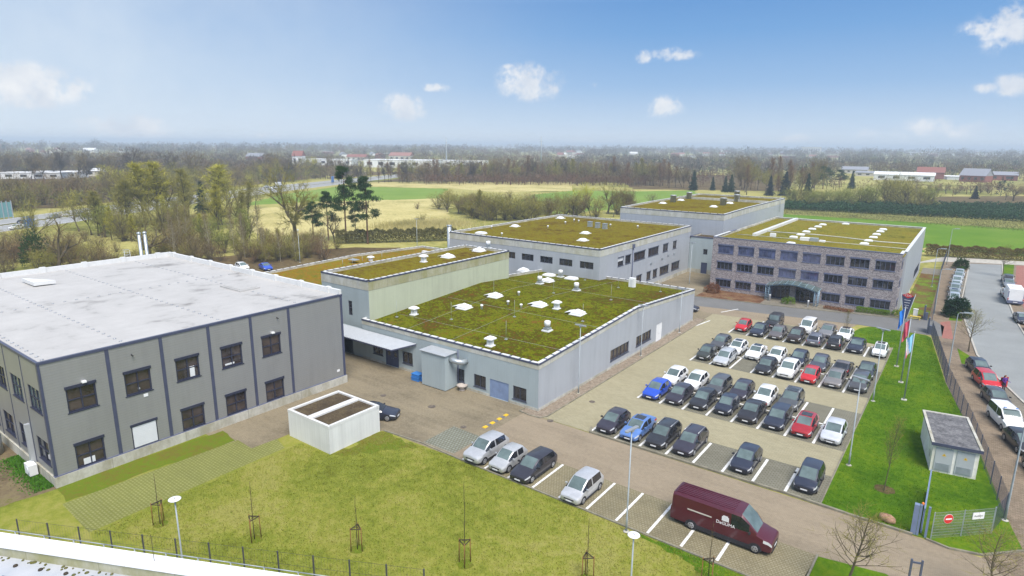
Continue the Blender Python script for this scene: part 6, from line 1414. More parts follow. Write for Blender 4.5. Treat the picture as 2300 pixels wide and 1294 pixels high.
# woman in a purple top standing at the open door of the red car
def person(label, x, y, z, rz):
    t = thing('person', label, 'person', (x, y, z), rz)
    J = {'pel': ((0, 0, .95), .14), 'spi': ((0, .0, 1.15), .13), 'che': ((0, -.01, 1.35), .15), 'nec': ((0, -.02, 1.50), .055), 'hd': ((0, -.03, 1.62), .095), 'tp': ((0, -.02, 1.71), .08)}
    E = [('pel', 'spi'), ('spi', 'che'), ('che', 'nec'), ('nec', 'hd'), ('hd', 'tp')]
    for s, n in ((-1, 'l'), (1, 'r')):
        hx, hy = s * .36, -.30 + .1 * s
        J.update({n + 'hip': ((s * .1, 0, .88), .1), n + 'kn': ((s * .11, -.04, .48), .062), n + 'an': ((s * .11, .0, .09), .042), n + 'to': ((s * .12, -.16, .04), .04),
                  n + 'sh': ((s * .19, 0, 1.42), .065), n + 'el': ((s * .30, -.02, 1.16), .045), n + 'wr': ((hx, hy, 1.07), .03), n + 'pa': ((hx + s * .01, hy - .07, 1.06), .034)})
        E += [('pel', n + 'hip'), (n + 'hip', n + 'kn'), (n + 'kn', n + 'an'), (n + 'an', n + 'to'), ('che', n + 'sh'), (n + 'sh', n + 'el'), (n + 'el', n + 'wr'), (n + 'wr', n + 'pa')]
        for k in range(4):
            f = (k - 1.5) * .02; J[n + 'f%d' % k] = ((hx + f, hy - .13 - .012 * (k in (1, 2)), 1.05 - .01 * k), .009); J[n + 'g%d' % k] = ((hx + f * 1.1, hy - .155 - .012 * (k in (1, 2)), 1.03 - .01 * k), .008); E += [(n + 'pa', n + 'f%d' % k), (n + 'f%d' % k, n + 'g%d' % k)]
        J[n + 'th'] = ((hx - s * .05, hy - .08, 1.07), .01); E.append((n + 'wr', n + 'th'))
    ks = list(J); me = bpy.data.meshes.new('body'); me.from_pydata([J[k][0] for k in ks], [(ks.index(a), ks.index(b)) for a, b in E], []); me.materials.append(MATS['person_mat'])
    o = link('body', me, t, local=True); sk = o.modifiers.new('skin', 'SKIN'); sk.use_smooth_shade = True
    for i, k in enumerate(ks): me.skin_vertices[0].data[i].radius = (J[k][1],) * 2; me.skin_vertices[0].data[i].use_root = k == 'pel'
    ss = o.modifiers.new('smooth', 'SUBSURF'); ss.levels = 1; ss.render_levels = 1
    mb = MB(); mb.sphere((0, .02, 1.66), .115, 10, 7, sc=(1, 1.05, 1.05)); mb.box(-.09, .09, .06, .12, 1.45, 1.66); link('hair', mb.mesh('hair', 'rust_shrub_mat'), t, local=True)
t = NT('person_mat'); tc = t.n.new('ShaderNodeTexCoord'); o_ = t.sep(tc.outputs['Object'])
f = t.ramp(o_[2], [(0, (.02, .02, .03)), (.07, (.03, .035, .06)), (.56, (.03, .035, .06)), (.565, (.10, .03, .22)), (.87, (.10, .03, .22)), (.875, (.55, .33, .25))], 'CONSTANT')
n = t.n.new('ShaderNodeMapRange'); n.inputs['From Max'].default_value = 1.72; t.l.new(o_[2], n.inputs['Value']); t.l.new(n.outputs[0], f.node.inputs[0]); t.out(f, .8, .2)
person('woman in a purple top standing at the open door of the red car', 5.35, 84.6, .04, R(40))
# ------------------------------------------------------------------ trees
def np_mesh(name, V, F, mats, mi=None):
    """V (n,3), F (m,4) quads"""
    me = bpy.data.meshes.new(name); n, m = len(V), len(F)
    me.vertices.add(n); me.vertices.foreach_set('co', np.asarray(V, np.float32).ravel())
    me.loops.add(m * 4); me.loops.foreach_set('vertex_index', np.asarray(F, np.int32).ravel())
    me.polygons.add(m); me.polygons.foreach_set('loop_start', np.arange(0, m * 4, 4, dtype=np.int32))
    try: me.polygons.foreach_set('loop_total', np.full(m, 4, np.int32))
    except Exception: pass
    for x in (mats if isinstance(mats, (list, tuple)) else [mats]): me.materials.append(MATS[x])
    if mi is not None: me.polygons.foreach_set('material_index', np.asarray(mi, np.int32))
    me.update(calc_edges=True); me.validate(); return me
def blades(P, D, Lg, Wd, rng):
    """thin quads from P along D (n,3) with length Lg and width Wd, random roll"""
    n = len(P); r = rng.normal(size=(n, 3)); s = np.cross(D, r); s /= np.linalg.norm(s, axis=1)[:, None] + 1e-9
    s *= (np.asarray(Wd) * .5)[:, None] if np.ndim(Wd) else Wd * .5
    E = P + D * (np.asarray(Lg)[:, None] if np.ndim(Lg) else Lg)
    V = np.stack([P - s, P + s, E + s * .45, E - s * .45], 1).reshape(-1, 3); F = np.arange(n * 4).reshape(n, 4); return V, F
def skeleton(seed, H, style):
    """branch polylines [(pts, r0, r1, level)] of a leafless tree of height H"""
    rnd = random.Random(seed); segs = []; g = rnd.gauss
    def line(p, d, L, up, k, wob=.10):
        pts = [p]
        for i in range(k):
            d = (d + Vector((g(0, wob), g(0, wob), g(0, wob * .6) + up))).normalized(); p = p + d * (L / k); pts.append(p)
        return pts, d
    def out(d, a, az):
        x = d.cross(Vector((.31, .22, 1))).normalized(); y = d.cross(x); return (d * math.cos(a) + (x * math.cos(az) + y * math.sin(az)) * math.sin(a)).normalized()
    S = dict(oak=dict(tr=.20, ang=(28, 54), lr=.76, d=4, tw=.036, up=.03), lime=dict(tr=.22, ang=(18, 42), lr=.74, d=4, tw=.016, up=.10), shrub=dict(tr=.05, ang=(16, 44), lr=.70, d=3, tw=.010, up=.06),
             poplar=dict(d=3, tw=.013, z0=.22, sl=.30, ang=(22, 40)), birch=dict(d=3, tw=.009, z0=.32, sl=.24, ang=(30, 55)), young=dict(d=3, tw=.011, z0=.34, sl=.52, ang=(28, 50)))[style]
    if style in ('poplar', 'birch', 'young'):
        stem, _ = line(Vector((0, 0, 0)), Vector((g(0, .04), g(0, .04), 1)), H, .10, 9, .035); segs.append((stem, H * S['tw'], H * .0022, 0))
        n = {'poplar': 30, 'birch': 24, 'young': 30}[style]
        for i in range(n):
            f = S['z0'] + (.97 - S['z0']) * (i + rnd.random()) / n; q = f * 9; j = min(8, int(q)); p = stem[j].lerp(stem[j + 1], q - j); az = i * 2.4 + g(0, .3)
            L = H * S['sl'] * (1.12 - f) ** .75 * rnd.uniform(.7, 1.2); r = H * S['tw'] * .42 * (1.15 - f)
            pts, d = line(p, out(Vector((0, 0, 1)), R(rnd.uniform(*S['ang'])) * 1.15, az), L, .10, 4, .09); segs.append((pts, r, r * .4, 1))
            for m in range(4):
                a, b = (line(pts[1 + m % 3], out((pts[2] - pts[1]).normalized(), R(rnd.uniform(25, 50)), rnd.uniform(0, 6.28)), L * rnd.uniform(.3, .55), .08, 3, .1)); segs.append((a, r * .45, r * .2, 2))
                for o in range(2): c, e = line(a[1 + o], out(b, R(rnd.uniform(20, 55)), rnd.uniform(0, 6.28)), L * rnd.uniform(.16, .3), .06, 2, .12); segs.append((c, r * .22, r * .1, 3))
    else:
        def grow(p, d, L, r, lv):
            pts, d1 = line(p, d, L, S['up'] * (lv > 0), 4 if lv < 2 else 3); segs.append((pts, r, r * .6, lv))
            if lv >= S['d']: return
            n = rnd.randint(2, 3) + (lv == 0); ph = rnd.uniform(0, 6.28)
            for i in range(n): grow(pts[-1], out(d1, R(rnd.uniform(*S['ang'])) * (.9 if i else .5), ph + 6.283 * i / n + g(0, .3)), L * S['lr'] * rnd.uniform(.8, 1.2) * (1.35 if lv == 0 else 1), r * .60, lv + 1)
            if lv: 
                for q in (1, 2)[:2 if lv < 3 else 1]: grow(pts[q], out(d, R(rnd.uniform(35, 65)), rnd.uniform(0, 6.28)), L * S['lr'] * rnd.uniform(.5, .85), r * .42, lv + 1)
        r0 = H * S['tw']
        if style == 'shrub':
            for i in range(9): a = rnd.uniform(0, 6.28); t = rnd.uniform(.1, .75); grow(Vector((g(0, .25), g(0, .25), 0)), Vector((math.cos(a) * t, math.sin(a) * t, 1)).normalized(), H * .40 * rnd.uniform(.7, 1.1), r0, 1)
        else: grow(Vector((0, 0, 0)), Vector((g(0, .04), g(0, .04), 1)), H * S['tr'], r0, 0)
    k = H / max(p.z for s in segs for p in s[0]); return [([q * k for q in pts], a, b, lv) for pts, a, b, lv in segs], S['d']
def tree_mesh(seed, H, style, bark, twig, ntw=5, tl=.9, tw=.035, leaf=0):
    segs, dmax = skeleton(seed, H, style); rng = np.random.default_rng(seed)
    tb, cb = MB(), MB(); P, D, Ls = [], [], []
    for pts, a, b, lv in segs:
        rr = [a + (b - a) * i / (len(pts) - 1) for i in range(len(pts))]
        if lv == 0: rr[0] *= 1.35
        if lv <= 2: tb.tube(pts, rr, 6 if lv < 2 else 4, cap=False)
        elif lv < dmax: cb.tube(pts, [max(.012, x) for x in rr], 3, cap=False)
        if lv >= dmax - 1:
            d0 = (pts[-1] - pts[0]).normalized()
            for i in range(ntw if lv == dmax else max(1, ntw // 2)):
                f = rng.random(); j = min(len(pts) - 2, int(f * (len(pts) - 1))); q = pts[j].lerp(pts[j + 1], rng.random())
                d = np.array(d0) * .75 + rng.normal(size=3) * .55 + np.array((0, 0, .12)); P.append(q); D.append(d / np.linalg.norm(d)); Ls.append(tl * rng.uniform(.5, 1.2) * H / 14)
    P, D, Ls = np.array(P), np.array(D), np.array(Ls); V, F = blades(P, D, Ls, np.full(len(P), tw), rng)
    if leaf:
        m = len(P) * leaf; k = rng.integers(0, len(P), m); Q = P[k] + D[k] * (Ls[k] * rng.random(m))[:, None]; d = rng.normal(size=(m, 3)); d /= np.linalg.norm(d, axis=1)[:, None]
        V2, F2 = blades(Q, d, np.full(m, .16), np.full(m, .12), rng); F = np.vstack([F, F2 + len(V)]); V = np.vstack([V, V2])
    # merge thicker crown branches
    cv = np.array(cb.v).reshape(-1, 3); cf = np.array([f for f in cb.f if len(f) == 4]).reshape(-1, 4)
    F = np.vstack([F, cf + len(V)]) if len(cf) else F; V = np.vstack([V, cv]) if len(cv) else V
    return tb.mesh('trunk', bark), np_mesh('crown', V, F, twig)
def conifer_mesh(seed, H, W_, style='fir', m='fir_mat', bark='pine_bark_mat'):
    rng = np.random.default_rng(seed); tb = MB()
    tb.tube([(0, 0, 0), (.05, .02, H * .5), (0, 0, H * .97)], [H * .016, H * .010, .03], 6, cap=False); P, D, Ls, Ws = [], [], [], []
    def spray(base, d, L, droop, n, wd):
        for i in range(n):
            f = rng.random() ** .8; q = base + d * L * f - np.array((0, 0, droop * L * f * f)); e = d * .6 + rng.normal(size=3) * .5 + np.array((0, 0, -.05)); e /= np.linalg.norm(e)
            P.append(q); D.append(e); Ls.append(wd * rng.uniform(1.2, 2.6)); Ws.append(wd * rng.uniform(.5, .9))
    if style == 'fir':
        z = H * .06; 
        while z < H * .985:
            f = 1 - z / H; nb = max(4, int(9 * f + 3)); ph = rng.uniform(0, 6.28)
            for k in range(nb):
                a = ph + 6.283 * k / nb + rng.normal() * .15; L = W_ * .5 * (f ** .8) * rng.uniform(.5, 1.22) * (1 + .18 * math.sin(z * 2.1 + seed)) + .15
                spray(np.array((0, 0, z + rng.normal() * .15)), np.array((math.cos(a), math.sin(a), .12)), L, .28, int(10 + 14 * L), .16 + .012 * H)
            z += H * .042
    else:       # scots pine: bare stem, separate clumped limbs high up
        for k in range(26):
            z = H * rng.uniform(.36, .99); f = (z / H - .3) / .7; a = rng.uniform(0, 6.283); L = W_ * .5 * (1.05 - .8 * f ** 2) * rng.uniform(.45, 1.1)
            d = np.array((math.cos(a), math.sin(a), rng.uniform(.0, .45))); b = np.array((0, 0, z)); tb.tube([Vector(b), Vector(b + d * L * .6)], [.06, .03], 4, cap=False)
            c = b + d * L * .75
            for i in range(170):
                o = rng.normal(size=3) * np.array((.42, .42, .2)) * (.5 + L * .28); e = rng.normal(size=3) + np.array((0, 0, .5)); e /= np.linalg.norm(e); P.append(c + o); D.append(e); Ls.append(rng.uniform(.3, .6)); Ws.append(rng.uniform(.08, .16))
    V, F = blades(np.array(P), np.array(D), np.array(Ls), np.array(Ws), rng); return tb.mesh('trunk', bark), np_mesh('crown', V, F, m)
def bush_mesh(seed, H, W_, m, n=1600, leaf=.22, name='foliage', wd=.6, hollow=.55):
    rng = np.random.default_rng(seed); th = rng.uniform(0, 6.283, n); ph = np.arccos(rng.uniform(-.2, 1, n)); r = rng.uniform(hollow, 1, n) ** .6
    lump = 1 + .22 * np.sin(3 * th + seed) * np.sin(2.3 * ph + seed) + .14 * np.sin(7 * th + 2 * ph)
    P = np.stack([np.cos(th) * np.sin(ph) * W_ * .5 * r * lump, np.sin(th) * np.sin(ph) * W_ * .5 * r * lump, np.maximum(.02, .25 * H + np.cos(ph) * H * .75 * r * lump)], 1)
    D = P - np.array((0, 0, H * .2)); D = D / (np.linalg.norm(D, axis=1)[:, None] + 1e-6) + rng.normal(size=(n, 3)) * .6; D /= np.linalg.norm(D, axis=1)[:, None]
    V, F = blades(P, D, leaf * rng.uniform(.6, 1.6, n), leaf * wd * rng.uniform(.5, 1.2, n), rng); return np_mesh(name, V, F, m)
PROTO = {}
def proto(key, fn):
    if key not in PROTO: PROTO[key] = fn()
    return PROTO[key]
def T(style, bark, twig, ntw, tl, tw, leaf=0, H=14): return lambda s: tree_mesh(hash_seed(style, twig) + s, H, style, bark, twig, ntw, tl, tw, leaf)
def hash_seed(a, b): return sum(ord(c) * (i + 3) for i, c in enumerate(a + b)) % 9000
KIND_T = {'oak': T('oak', 'bark_mat', 'brown_twig_mat', 4, 1.0, .03), 'oakolive': T('oak', 'bark_mat', 'olive_twig_mat', 14, 1.0, .05), 'lime': T('lime', 'dark_bark_mat', 'brown_twig_mat', 6, 1.1, .045), 'grey': T('lime', 'dark_bark_mat', 'dark_twig_mat', 9, 1.1, .07),
 'olive': T('lime', 'bark_mat', 'olive_twig_mat', 6, 1.1, .05), 'gold': T('lime', 'bark_mat', 'gold_twig_mat', 7, 1.0, .055), 'poplar': T('poplar', 'dark_bark_mat', 'olive_twig_mat', 8, 1.0, .045), 'poplargold': T('poplar', 'dark_bark_mat', 'gold_twig_mat', 8, 1.0, .05),
 'red': T('poplar', 'dark_bark_mat', 'red_twig_mat', 6, 1.0, .04), 'birch': T('birch', 'birch_bark_mat', 'brown_twig_mat', 4, 1.0, .026), 'shrub': T('shrub', 'bark_mat', 'brown_twig_mat', 7, 1.5, .055), 'shrubolive': T('shrub', 'bark_mat', 'olive_twig_mat', 8, 1.5, .065),
 'shrubred': T('shrub', 'bark_mat', 'red_twig_mat', 5, 1.5, .05), 'shrubfresh': T('shrub', 'bark_mat', 'fresh_leaf_mat', 7, 1.4, .07, 3), 'willow': T('shrub', 'bark_mat', 'willow_mat', 9, 1.6, .08, 2), 'young': T('young', 'bark_mat', 'olive_twig_mat', 2, 1.1, .014, 0, 6),
 'fir': lambda s: conifer_mesh(360 + s, 14, 6.5), 'bluefir': lambda s: conifer_mesh(380 + s, 14, 8, 'fir', 'blue_fir_mat'), 'pine': lambda s: conifer_mesh(400 + s, 14, 7.5, 'pine', 'pine_mat')}
TREES = []
def tree(kind, var, x, y, H, label, group=None, w=1.0, name=None, rz=None):
    first = (kind, var) not in PROTO; tm, cm = proto((kind, var), lambda: KIND_T[kind](var)); base = 6 if kind == 'young' else 14
    nm = name or {'fir': 'fir_tree', 'bluefir': 'fir_tree', 'pine': 'pine_tree', 'birch': 'birch_tree', 'willow': 'willow_tree', 'shrub': 'shrub', 'shrubolive': 'shrub', 'shrubred': 'shrub', 'shrubfresh': 'shrub'}.get(kind, 'bare_tree')
    if nm == 'shrub' and ' tree' in label: label = label.replace(' tree', ' shrub', 1); group = group and 'shrubs of the ' + group
    t = thing(nm, label, 'shrub' if nm == 'shrub' else 'tree', (x, y, 0), rz if rz is not None else (x * 7.3 + y * 3.1) % 6.28, group)
    k = H / base; t.scale = (k * w, k * w, k); link('trunk', tm, t, local=True); link('crown', cm, t, local=True); return t
def ptree(kind, var, px, py, ptop, label, group=None, w=1.0, **kw):
    """tree standing on the surveyed pixel, as tall as the photo shows"""
    if group and py > 470:              # keep the lone fir and the huge forking tree in view
        if 425 < px < 486: ptop = max(ptop, 478)
        if 585 < px < 740: ptop = max(ptop, 512)
    x, y = G(px, py); dist = math.hypot(x, y); d = ray(px, ptop); H = CAM_H + dist * d.z / math.hypot(d.x, d.y)
    return tree(kind, var, x, y, max(1.0, H), label, group, w, **kw)
# trees one can single out
ptree('oak', 0, 134, 612, 470, 'big spreading bare tree with ivy on its trunk behind the grey building', w=1.15)
ptree('oak', 1, 334, 575, 500, 'low wide bare tree just left of the two steel chimneys', w=1.6)
ptree('oakolive', 2, 663, 540, 366, 'huge bare tree forking low with a broad olive crown, standing before the straw meadow', w=.95)
ptree('fir', 0, 456, 480, 409, 'tall dark fir standing alone before the motorway', w=1.0)
ptree('pine', 0, 778, 545, 374, 'tallest pine of the clump beside the straw meadow', w=.8); ptree('pine', 1, 826, 548, 400, 'broad pine at the right of the clump beside the straw meadow', w=1.0); ptree('pine', 2, 800, 540, 445, 'slim pine between the two tall ones', w=.7)
ptree('pine', 3, 705, 545, 455, 'dark layered pine next to the huge forking tree', w=1.1); ptree('pine', 1, 738, 540, 432, 'dark spreading pine in the middle of the clump', w=1.1, rz=2.0); ptree('oak', 3, 752, 545, 470, 'small bare tree among the pines', w=.9)
IV = thing('ivy_bush', 'dark ivy-covered bush left of the big spreading tree', 'bush', (*G(84, 600), 0)); link('foliage', bush_mesh(5, 7.5, 5.5, 'ivy_mat', 2200, .3), IV, local=True)
ptree('shrubfresh', 0, 466, 560, 474, 'bright yellow-green bush in the wood before the fir', w=1.15); ptree('shrubfresh', 1, 505, 568, 500, 'yellow-green bush with fresh leaves, lower right of the brighter one', w=1.2)
ptree('willow', 0, 243, 432, 370, 'bright yellow willow beyond the motorway on the left', w=1.2); ptree('willow', 1, 1303, 478, 409, 'bright yellow willow beside a big bare tree at the green field', w=.95)
ptree('oakolive', 3, 1365, 480, 405, 'big round bare tree right of the yellow willow', w=1.1)
for i, (px, py, top, k, w) in enumerate(((206, 528, 425, 'olive', .8), (222, 530, 430, 'poplar', 1.1), (229, 528, 440, 'poplar', 1.2), (282, 512, 385, 'olive', .8), (290, 512, 405, 'poplar', 1.2), (330, 505, 368, 'poplargold', 1.4), (342, 505, 380, 'olive', .85), (357, 500, 366, 'poplargold', 1.5), (375, 498, 380, 'olive', .8), (424, 490, 405, 'poplargold', 1.4), (398, 512, 440, 'olive', .8), (500, 488, 372, 'poplargold', 1.5), (520, 480, 376, 'olive', .9), (545, 478, 398, 'olive', .8), (575, 470, 405, 'olive', .8), (178, 520, 430, 'olive', .8), (80, 560, 440, 'olive', .8), (640, 520, 440, 'poplar', 1.0), (470, 478, 380, 'olive', .85))):
    ptree(k, i % 3, px, py, top, 'leafless tall olive tree in the row before the motorway', 'olive trees in the row before the motorway', w * 1.35)
# birch and scrub belt between the white roof and the motorway
rnd = random.Random(11)
for i in range(78):
    px = rnd.uniform(385, 735); py = 560 + rnd.uniform(-10, 38) - (px - 385) * .03; k = rnd.choice(['birch', 'birch', 'shrub', 'shrubolive', 'shrubred', 'shrubolive'])
    h = rnd.uniform(60, 105) if k == 'birch' else rnd.uniform(28, 60)
    ptree(k, i % 3, px, py, py - h, 'thin pale-stemmed birch in the belt behind the white roof' if k == 'birch' else 'bare brown shrub in the belt behind the white roof', 'birches behind the white roof' if k == 'birch' else 'scrub behind the white roof', rnd.uniform(.8, 1.1) if k == 'birch' else 1.25)
for i in range(64):
    px = rnd.uniform(-30, 430); py = 580 + rnd.uniform(-28, 45) - px * .06; k = rnd.choice(['shrub', 'shrubolive', 'shrubred', 'shrub'])
    ptree(k, i % 3, px, py, py - rnd.uniform(28, 70), 'bare brown shrub behind the grey building', 'scrub behind the grey building', 1.35)
for i in range(22):
    px = rnd.uniform(560, 760); py = 585 - (px - 560) * .12 + rnd.uniform(-12, 10); ptree(rnd.choice(['shrub', 'shrubolive', 'shrubred']), i % 3, px, py, py - rnd.uniform(25, 52), 'bare reddish shrub behind the low hall', 'scrub behind the low hall', 1.3)
for i in range(28):
    px = rnd.uniform(200, 640); py = 528 + rnd.uniform(-22, 26); ptree(rnd.choice(['olive', 'birch', 'shrubolive', 'shrubfresh', 'poplargold']), i % 2, px, py, py - rnd.uniform(45, 95), 'slim bare tree in the wood before the motorway', 'slim trees in the wood before the motorway', 1.0)
# clump on the meadow beyond the halls
for i, (px, py, h, k) in enumerate(((985, 470, 40, 'shrubolive'), (1005, 476, 55, 'olive'), (1030, 480, 52, 'oakolive'), (1048, 482, 50, 'shrub'), (1062, 484, 56, 'olive'), (1075, 492, 66, 'poplar'), (1095, 492, 60, 'olive'), (1115, 494, 66, 'olive'), (1135, 494, 60, 'oakolive'), (1155, 492, 62, 'shrubolive'), (1172, 488, 56, 'lime'), (1190, 486, 52, 'shrub'), (1208, 484, 52, 'lime'), (1225, 482, 50, 'shrub'), (1252, 484, 54, 'olive'), (1270, 484, 50, 'shrubolive'), (1290, 486, 52, 'shrub'), (1325, 488, 58, 'lime'), (1340, 488, 50, 'shrubolive'), (1385, 482, 60, 'shrub'), (1405, 472, 40, 'olive'), (1465, 456, 24, 'shrub'), (938, 470, 18, 'shrub'), (945, 500, 25, 'shrubolive'))):
    ptree(k, i % 3, px, py, py - h, 'bare tree in the clump on the meadow behind the middle hall', 'clump on the meadow behind the middle hall', 1.5 if 'shrub' in k else 1.2)
for i in range(46):
    px = rnd.choice([rnd.uniform(985, 1110), rnd.uniform(1070, 1240), rnd.uniform(1070, 1240), rnd.uniform(1230, 1420)]); py = 470 + 26 * min(1, max(0, (px - 980) / 110)) - max(0, px - 1240) * .06 + rnd.uniform(-14, 2); k = rnd.choice(['shrubolive', 'olive', 'shrub', 'lime', 'shrubolive', 'oakolive'])
    ptree(k, i % 3, px, py, py - rnd.uniform(38, 66), 'bare tree in the clump on the meadow behind the middle hall', 'clump on the meadow behind the middle hall', 1.45 if 'shrub' in k else 1.15)
for i in range(10):
    px = rnd.uniform(250, 560); py = 520 - px * .045 + rnd.uniform(-8, 22); k = rnd.choice(['olive', 'poplar', 'poplargold', 'oakolive', 'shrubolive', 'olive'])
    ptree(k, i % 3, px, py, py - rnd.uniform(70, 118), 'leafless tall olive tree in the row before the motorway', 'olive trees in the row before the motorway', 1.3)
# far side of the meadow and beyond the motorway: single trees of the wood edges
for i in range(70):
    px = 770 + (1560 - 770) * (i + rnd.uniform(-.4, .4)) / 70; py = 411 + 16 * max(0, (px - 1380) / 180) + rnd.uniform(-4, 1); k = rnd.choice(['red', 'lime', 'olive', 'red', 'grey', 'poplar'])
    ptree(k, i % 3, px, py, py - rnd.uniform(38, 62), 'leafless tree at the wood edge across the meadow', 'wood edge across the meadow', 1.0)
for i in range(64):
    px = -20 + 760 * (i + rnd.uniform(-.4, .4)) / 64; py = 488 - px * .108 - 6 + rnd.uniform(-16, 0); k = rnd.choice(['olive', 'shrubolive', 'lime', 'gold', 'shrub', 'olive', 'shrubred', 'oakolive'])
    ptree(k, i % 3, px, py, py - rnd.uniform(40, 88) * (1 - px / 2000), 'bare brown-olive tree in the wood edge beyond the motorway', 'wood edge beyond the motorway', 1.15)
for i, (px, top) in enumerate(((25, 335), (70, 340), (80, 342), (100, 345), (125, 336), (140, 330), (175, 335), (190, 345), (232, 352), (250, 338), (275, 342), (300, 330), (325, 340), (355, 338), (385, 338), (425, 334), (5, 345), (600, 345), (630, 338), (660, 345))):
    ptree('grey' if i % 3 else 'lime', i % 3, px, 400 + (i % 4) * 3, top, 'tall dark bare tree of the far row beyond the motorway wood', 'tall far row beyond the motorway', 1.2)
# right-hand side
for i, (px, py, top, k, w, lab) in enumerate(((1557, 428, 383, 'fir', 1, 'slim dark fir left of the far hall roof'), (1600, 428, 398, 'fir', 1, 'small fir between two slim dark firs above the far hall'), (1628, 432, 396, 'fir', .9, 'dark fir, left one of the pair above the far hall'), (1641, 432, 392, 'fir', 1, 'dark fir, right one of the pair above the far hall'), (1762, 440, 386, 'bluefir', 1.0, 'broad blue-green fir right of the far hall'), (1728, 440, 395, 'bluefir', .8, 'smaller blue-green fir beside the broad one'),
        (1812, 445, 390, 'fir', .8, 'slim dark conifer between the pale bushes'), (1848, 425, 374, 'pine', 1.5, 'broad dark pine before the bungalow'), (1885, 422, 382, 'pine', 1.6, 'wide dark pine before the bungalow, right of the broad one'), (1912, 425, 385, 'fir', .9, 'dark conifer just left of the bungalow'), (2189, 447, 418, 'bluefir', 1.0, 'lone dark fir on the brown fallow ground'), (2276, 452, 408, 'oak', 1.1, 'round bare tree right of the lone fir'), (2258, 450, 420, 'oak', .8, 'small leaning bare tree between the lone fir and the round tree'))):
    ptree(k, i % 4, px, py, top, lab, None, w)
for i in range(34):
    px = rnd.uniform(1660, 1830); py = rnd.uniform(418, 440); ptree(rnd.choice(['red', 'olive', 'lime', 'birch']), i % 3, px, py, py - rnd.uniform(40, 75), 'bare tree of the mixed wood right of the far hall', 'mixed wood right of the far hall', 1.0)
for i in range(26):
    px = 1775 + 330 * (i + rnd.uniform(-.3, .3)) / 26; py = 462 + (px - 1775) * .012 + rnd.uniform(-9, 3); c = max(0, 1 - abs(px - 2020) / 110); k = rnd.choice(['shrubfresh', 'shrubolive', 'shrubfresh', 'shrubfresh']) if c < .5 else rnd.choice(['shrubolive', 'birch', 'olive', 'shrubfresh'])
    ptree(k, i % 2, px, py, py - 34 - 34 * c - rnd.uniform(0, 12), 'pale green bush in the belt above the fir plantation', 'pale green belt above the fir plantation', 1.3 if 'shrub' in k else 1.1)
for i in range(26):
    px = 2085 + 240 * i / 26 + rnd.uniform(-6, 6); ptree(rnd.choice(['shrubred', 'lime', 'shrub', 'oak']), i % 3, px, 436 + rnd.uniform(-8, 2), 412 + rnd.uniform(-8, 8), 'low bare orchard tree behind the fallow ground', 'orchard trees behind the fallow ground', 1.3)
# street and lawn trees
ptree('young', 0, 2175, 790, 690, 'young bare street tree in the grass pit by the bend of the road', w=1.35); ptree('young', 1, 2252, 622, 545, 'young street tree on the grass island at the far end', w=1.2)
ptree('young', 2, 1985, 1103, 925, 'slim young tree in a round earth patch on the lawn', w=.55); ptree('young', 3, 1900, 1335, 1120, 'bare many-branched tree at the bottom edge beside the van', w=1.5)
ptree('young', 4, 2225, 1360, 1175, 'bare tree cut by the bottom edge near the street corner', w=1.5); ptree('young', 0, 1896, 776, 690, 'thin staked sapling on the rounded lawn head', w=.35)
for (px, py, r) in ((1985, 1100, .75),):
    x, y = G(px, py); mb = MB(); rr = random.Random(5); mb.poly([(x + r * math.cos(a) * rr.uniform(.85, 1.1), y + r * math.sin(a) * rr.uniform(.85, 1.1), .052) for a in np.linspace(0, 6.0, 16)]); mb.build('tree_earth', 'litter_mat', kind='structure')
# staked saplings on the dry lawn
for i, (px, py, ptop) in enumerate(((360, 1178, 1062), (572, 1212, 1080), (803, 1235, 1115), (1044, 1268, 1085), (1318, 1302, 1165), (1590, 1312, 1170))):
    x, y = G(px, py); d = ray(px, ptop); H = CAM_H + math.hypot(x, y) * d.z / math.hypot(d.x, d.y)
    t = thing('staked_sapling', ['leafless sapling on rusty stakes nearest the grass paver strip', 'staked sapling, second from the grass paver strip', 'staked sapling, third from the grass paver strip', 'staked sapling, fourth from the grass paver strip', 'staked sapling at the bottom edge beside the disc lamp', 'staked sapling at the bottom edge in front of the maroon van'][i], 'sapling', (x, y, .03), i * 1.1, 'staked saplings on the dry lawn')
    rr = random.Random(40 + i); mb = MB(); pts = [(rr.uniform(-.05, .05) * k / 6, rr.uniform(-.05, .05) * k / 6, H * k / 6) for k in range(7)]; mb.tube(pts, [.03 * (1 - k / 9) for k in range(7)], 5); link('trunk', mb.mesh('trunk', 'dark_bark_mat'), t, local=True)
    mb = MB()
    for k in range(26): z = H * rr.uniform(.42, .97); a = rr.uniform(0, 6.28); L = rr.uniform(.1, .35) * (1.25 - z / H); mb.tube([(0, 0, z), (math.cos(a) * L, math.sin(a) * L, z + L * 1.6)], [.008, .004], 3, cap=False)
    link('twigs', mb.mesh('twigs', 'brown_twig_mat'), t, local=True)
    for k in range(3):
        a = 2.1 * k; mb = MB(); mb.tube([(.42 * math.cos(a), .42 * math.sin(a), 0), (.40 * math.cos(a), .40 * math.sin(a), 1.75)], .032, 6); link('stake', mb.mesh('stake', 'rust_stake_mat'), t, local=True)
    mb = MB()
    for k in range(3): a, b = 2.1 * k, 2.1 * (k + 1); mb.tube([(.41 * math.cos(a), .41 * math.sin(a), 1.62), (.41 * math.cos(b), .41 * math.sin(b), 1.62)], .04, 4); mb.tube([(.41 * math.cos(a), .41 * math.sin(a), 1.66), (0, 0, 1.66)], .025, 4)
    link('crossbar', mb.mesh('crossbar', 'dark_bark_mat'), t, local=True)
    mb = MB(); mb.poly([(.5 * math.cos(a) * rr.uniform(.8, 1.15), .5 * math.sin(a) * rr.uniform(.8, 1.15), .012) for a in np.linspace(0, 5.9, 14)]); link('earth_patch', mb.mesh('earth_patch', 'verge_mat'), t, local=True)
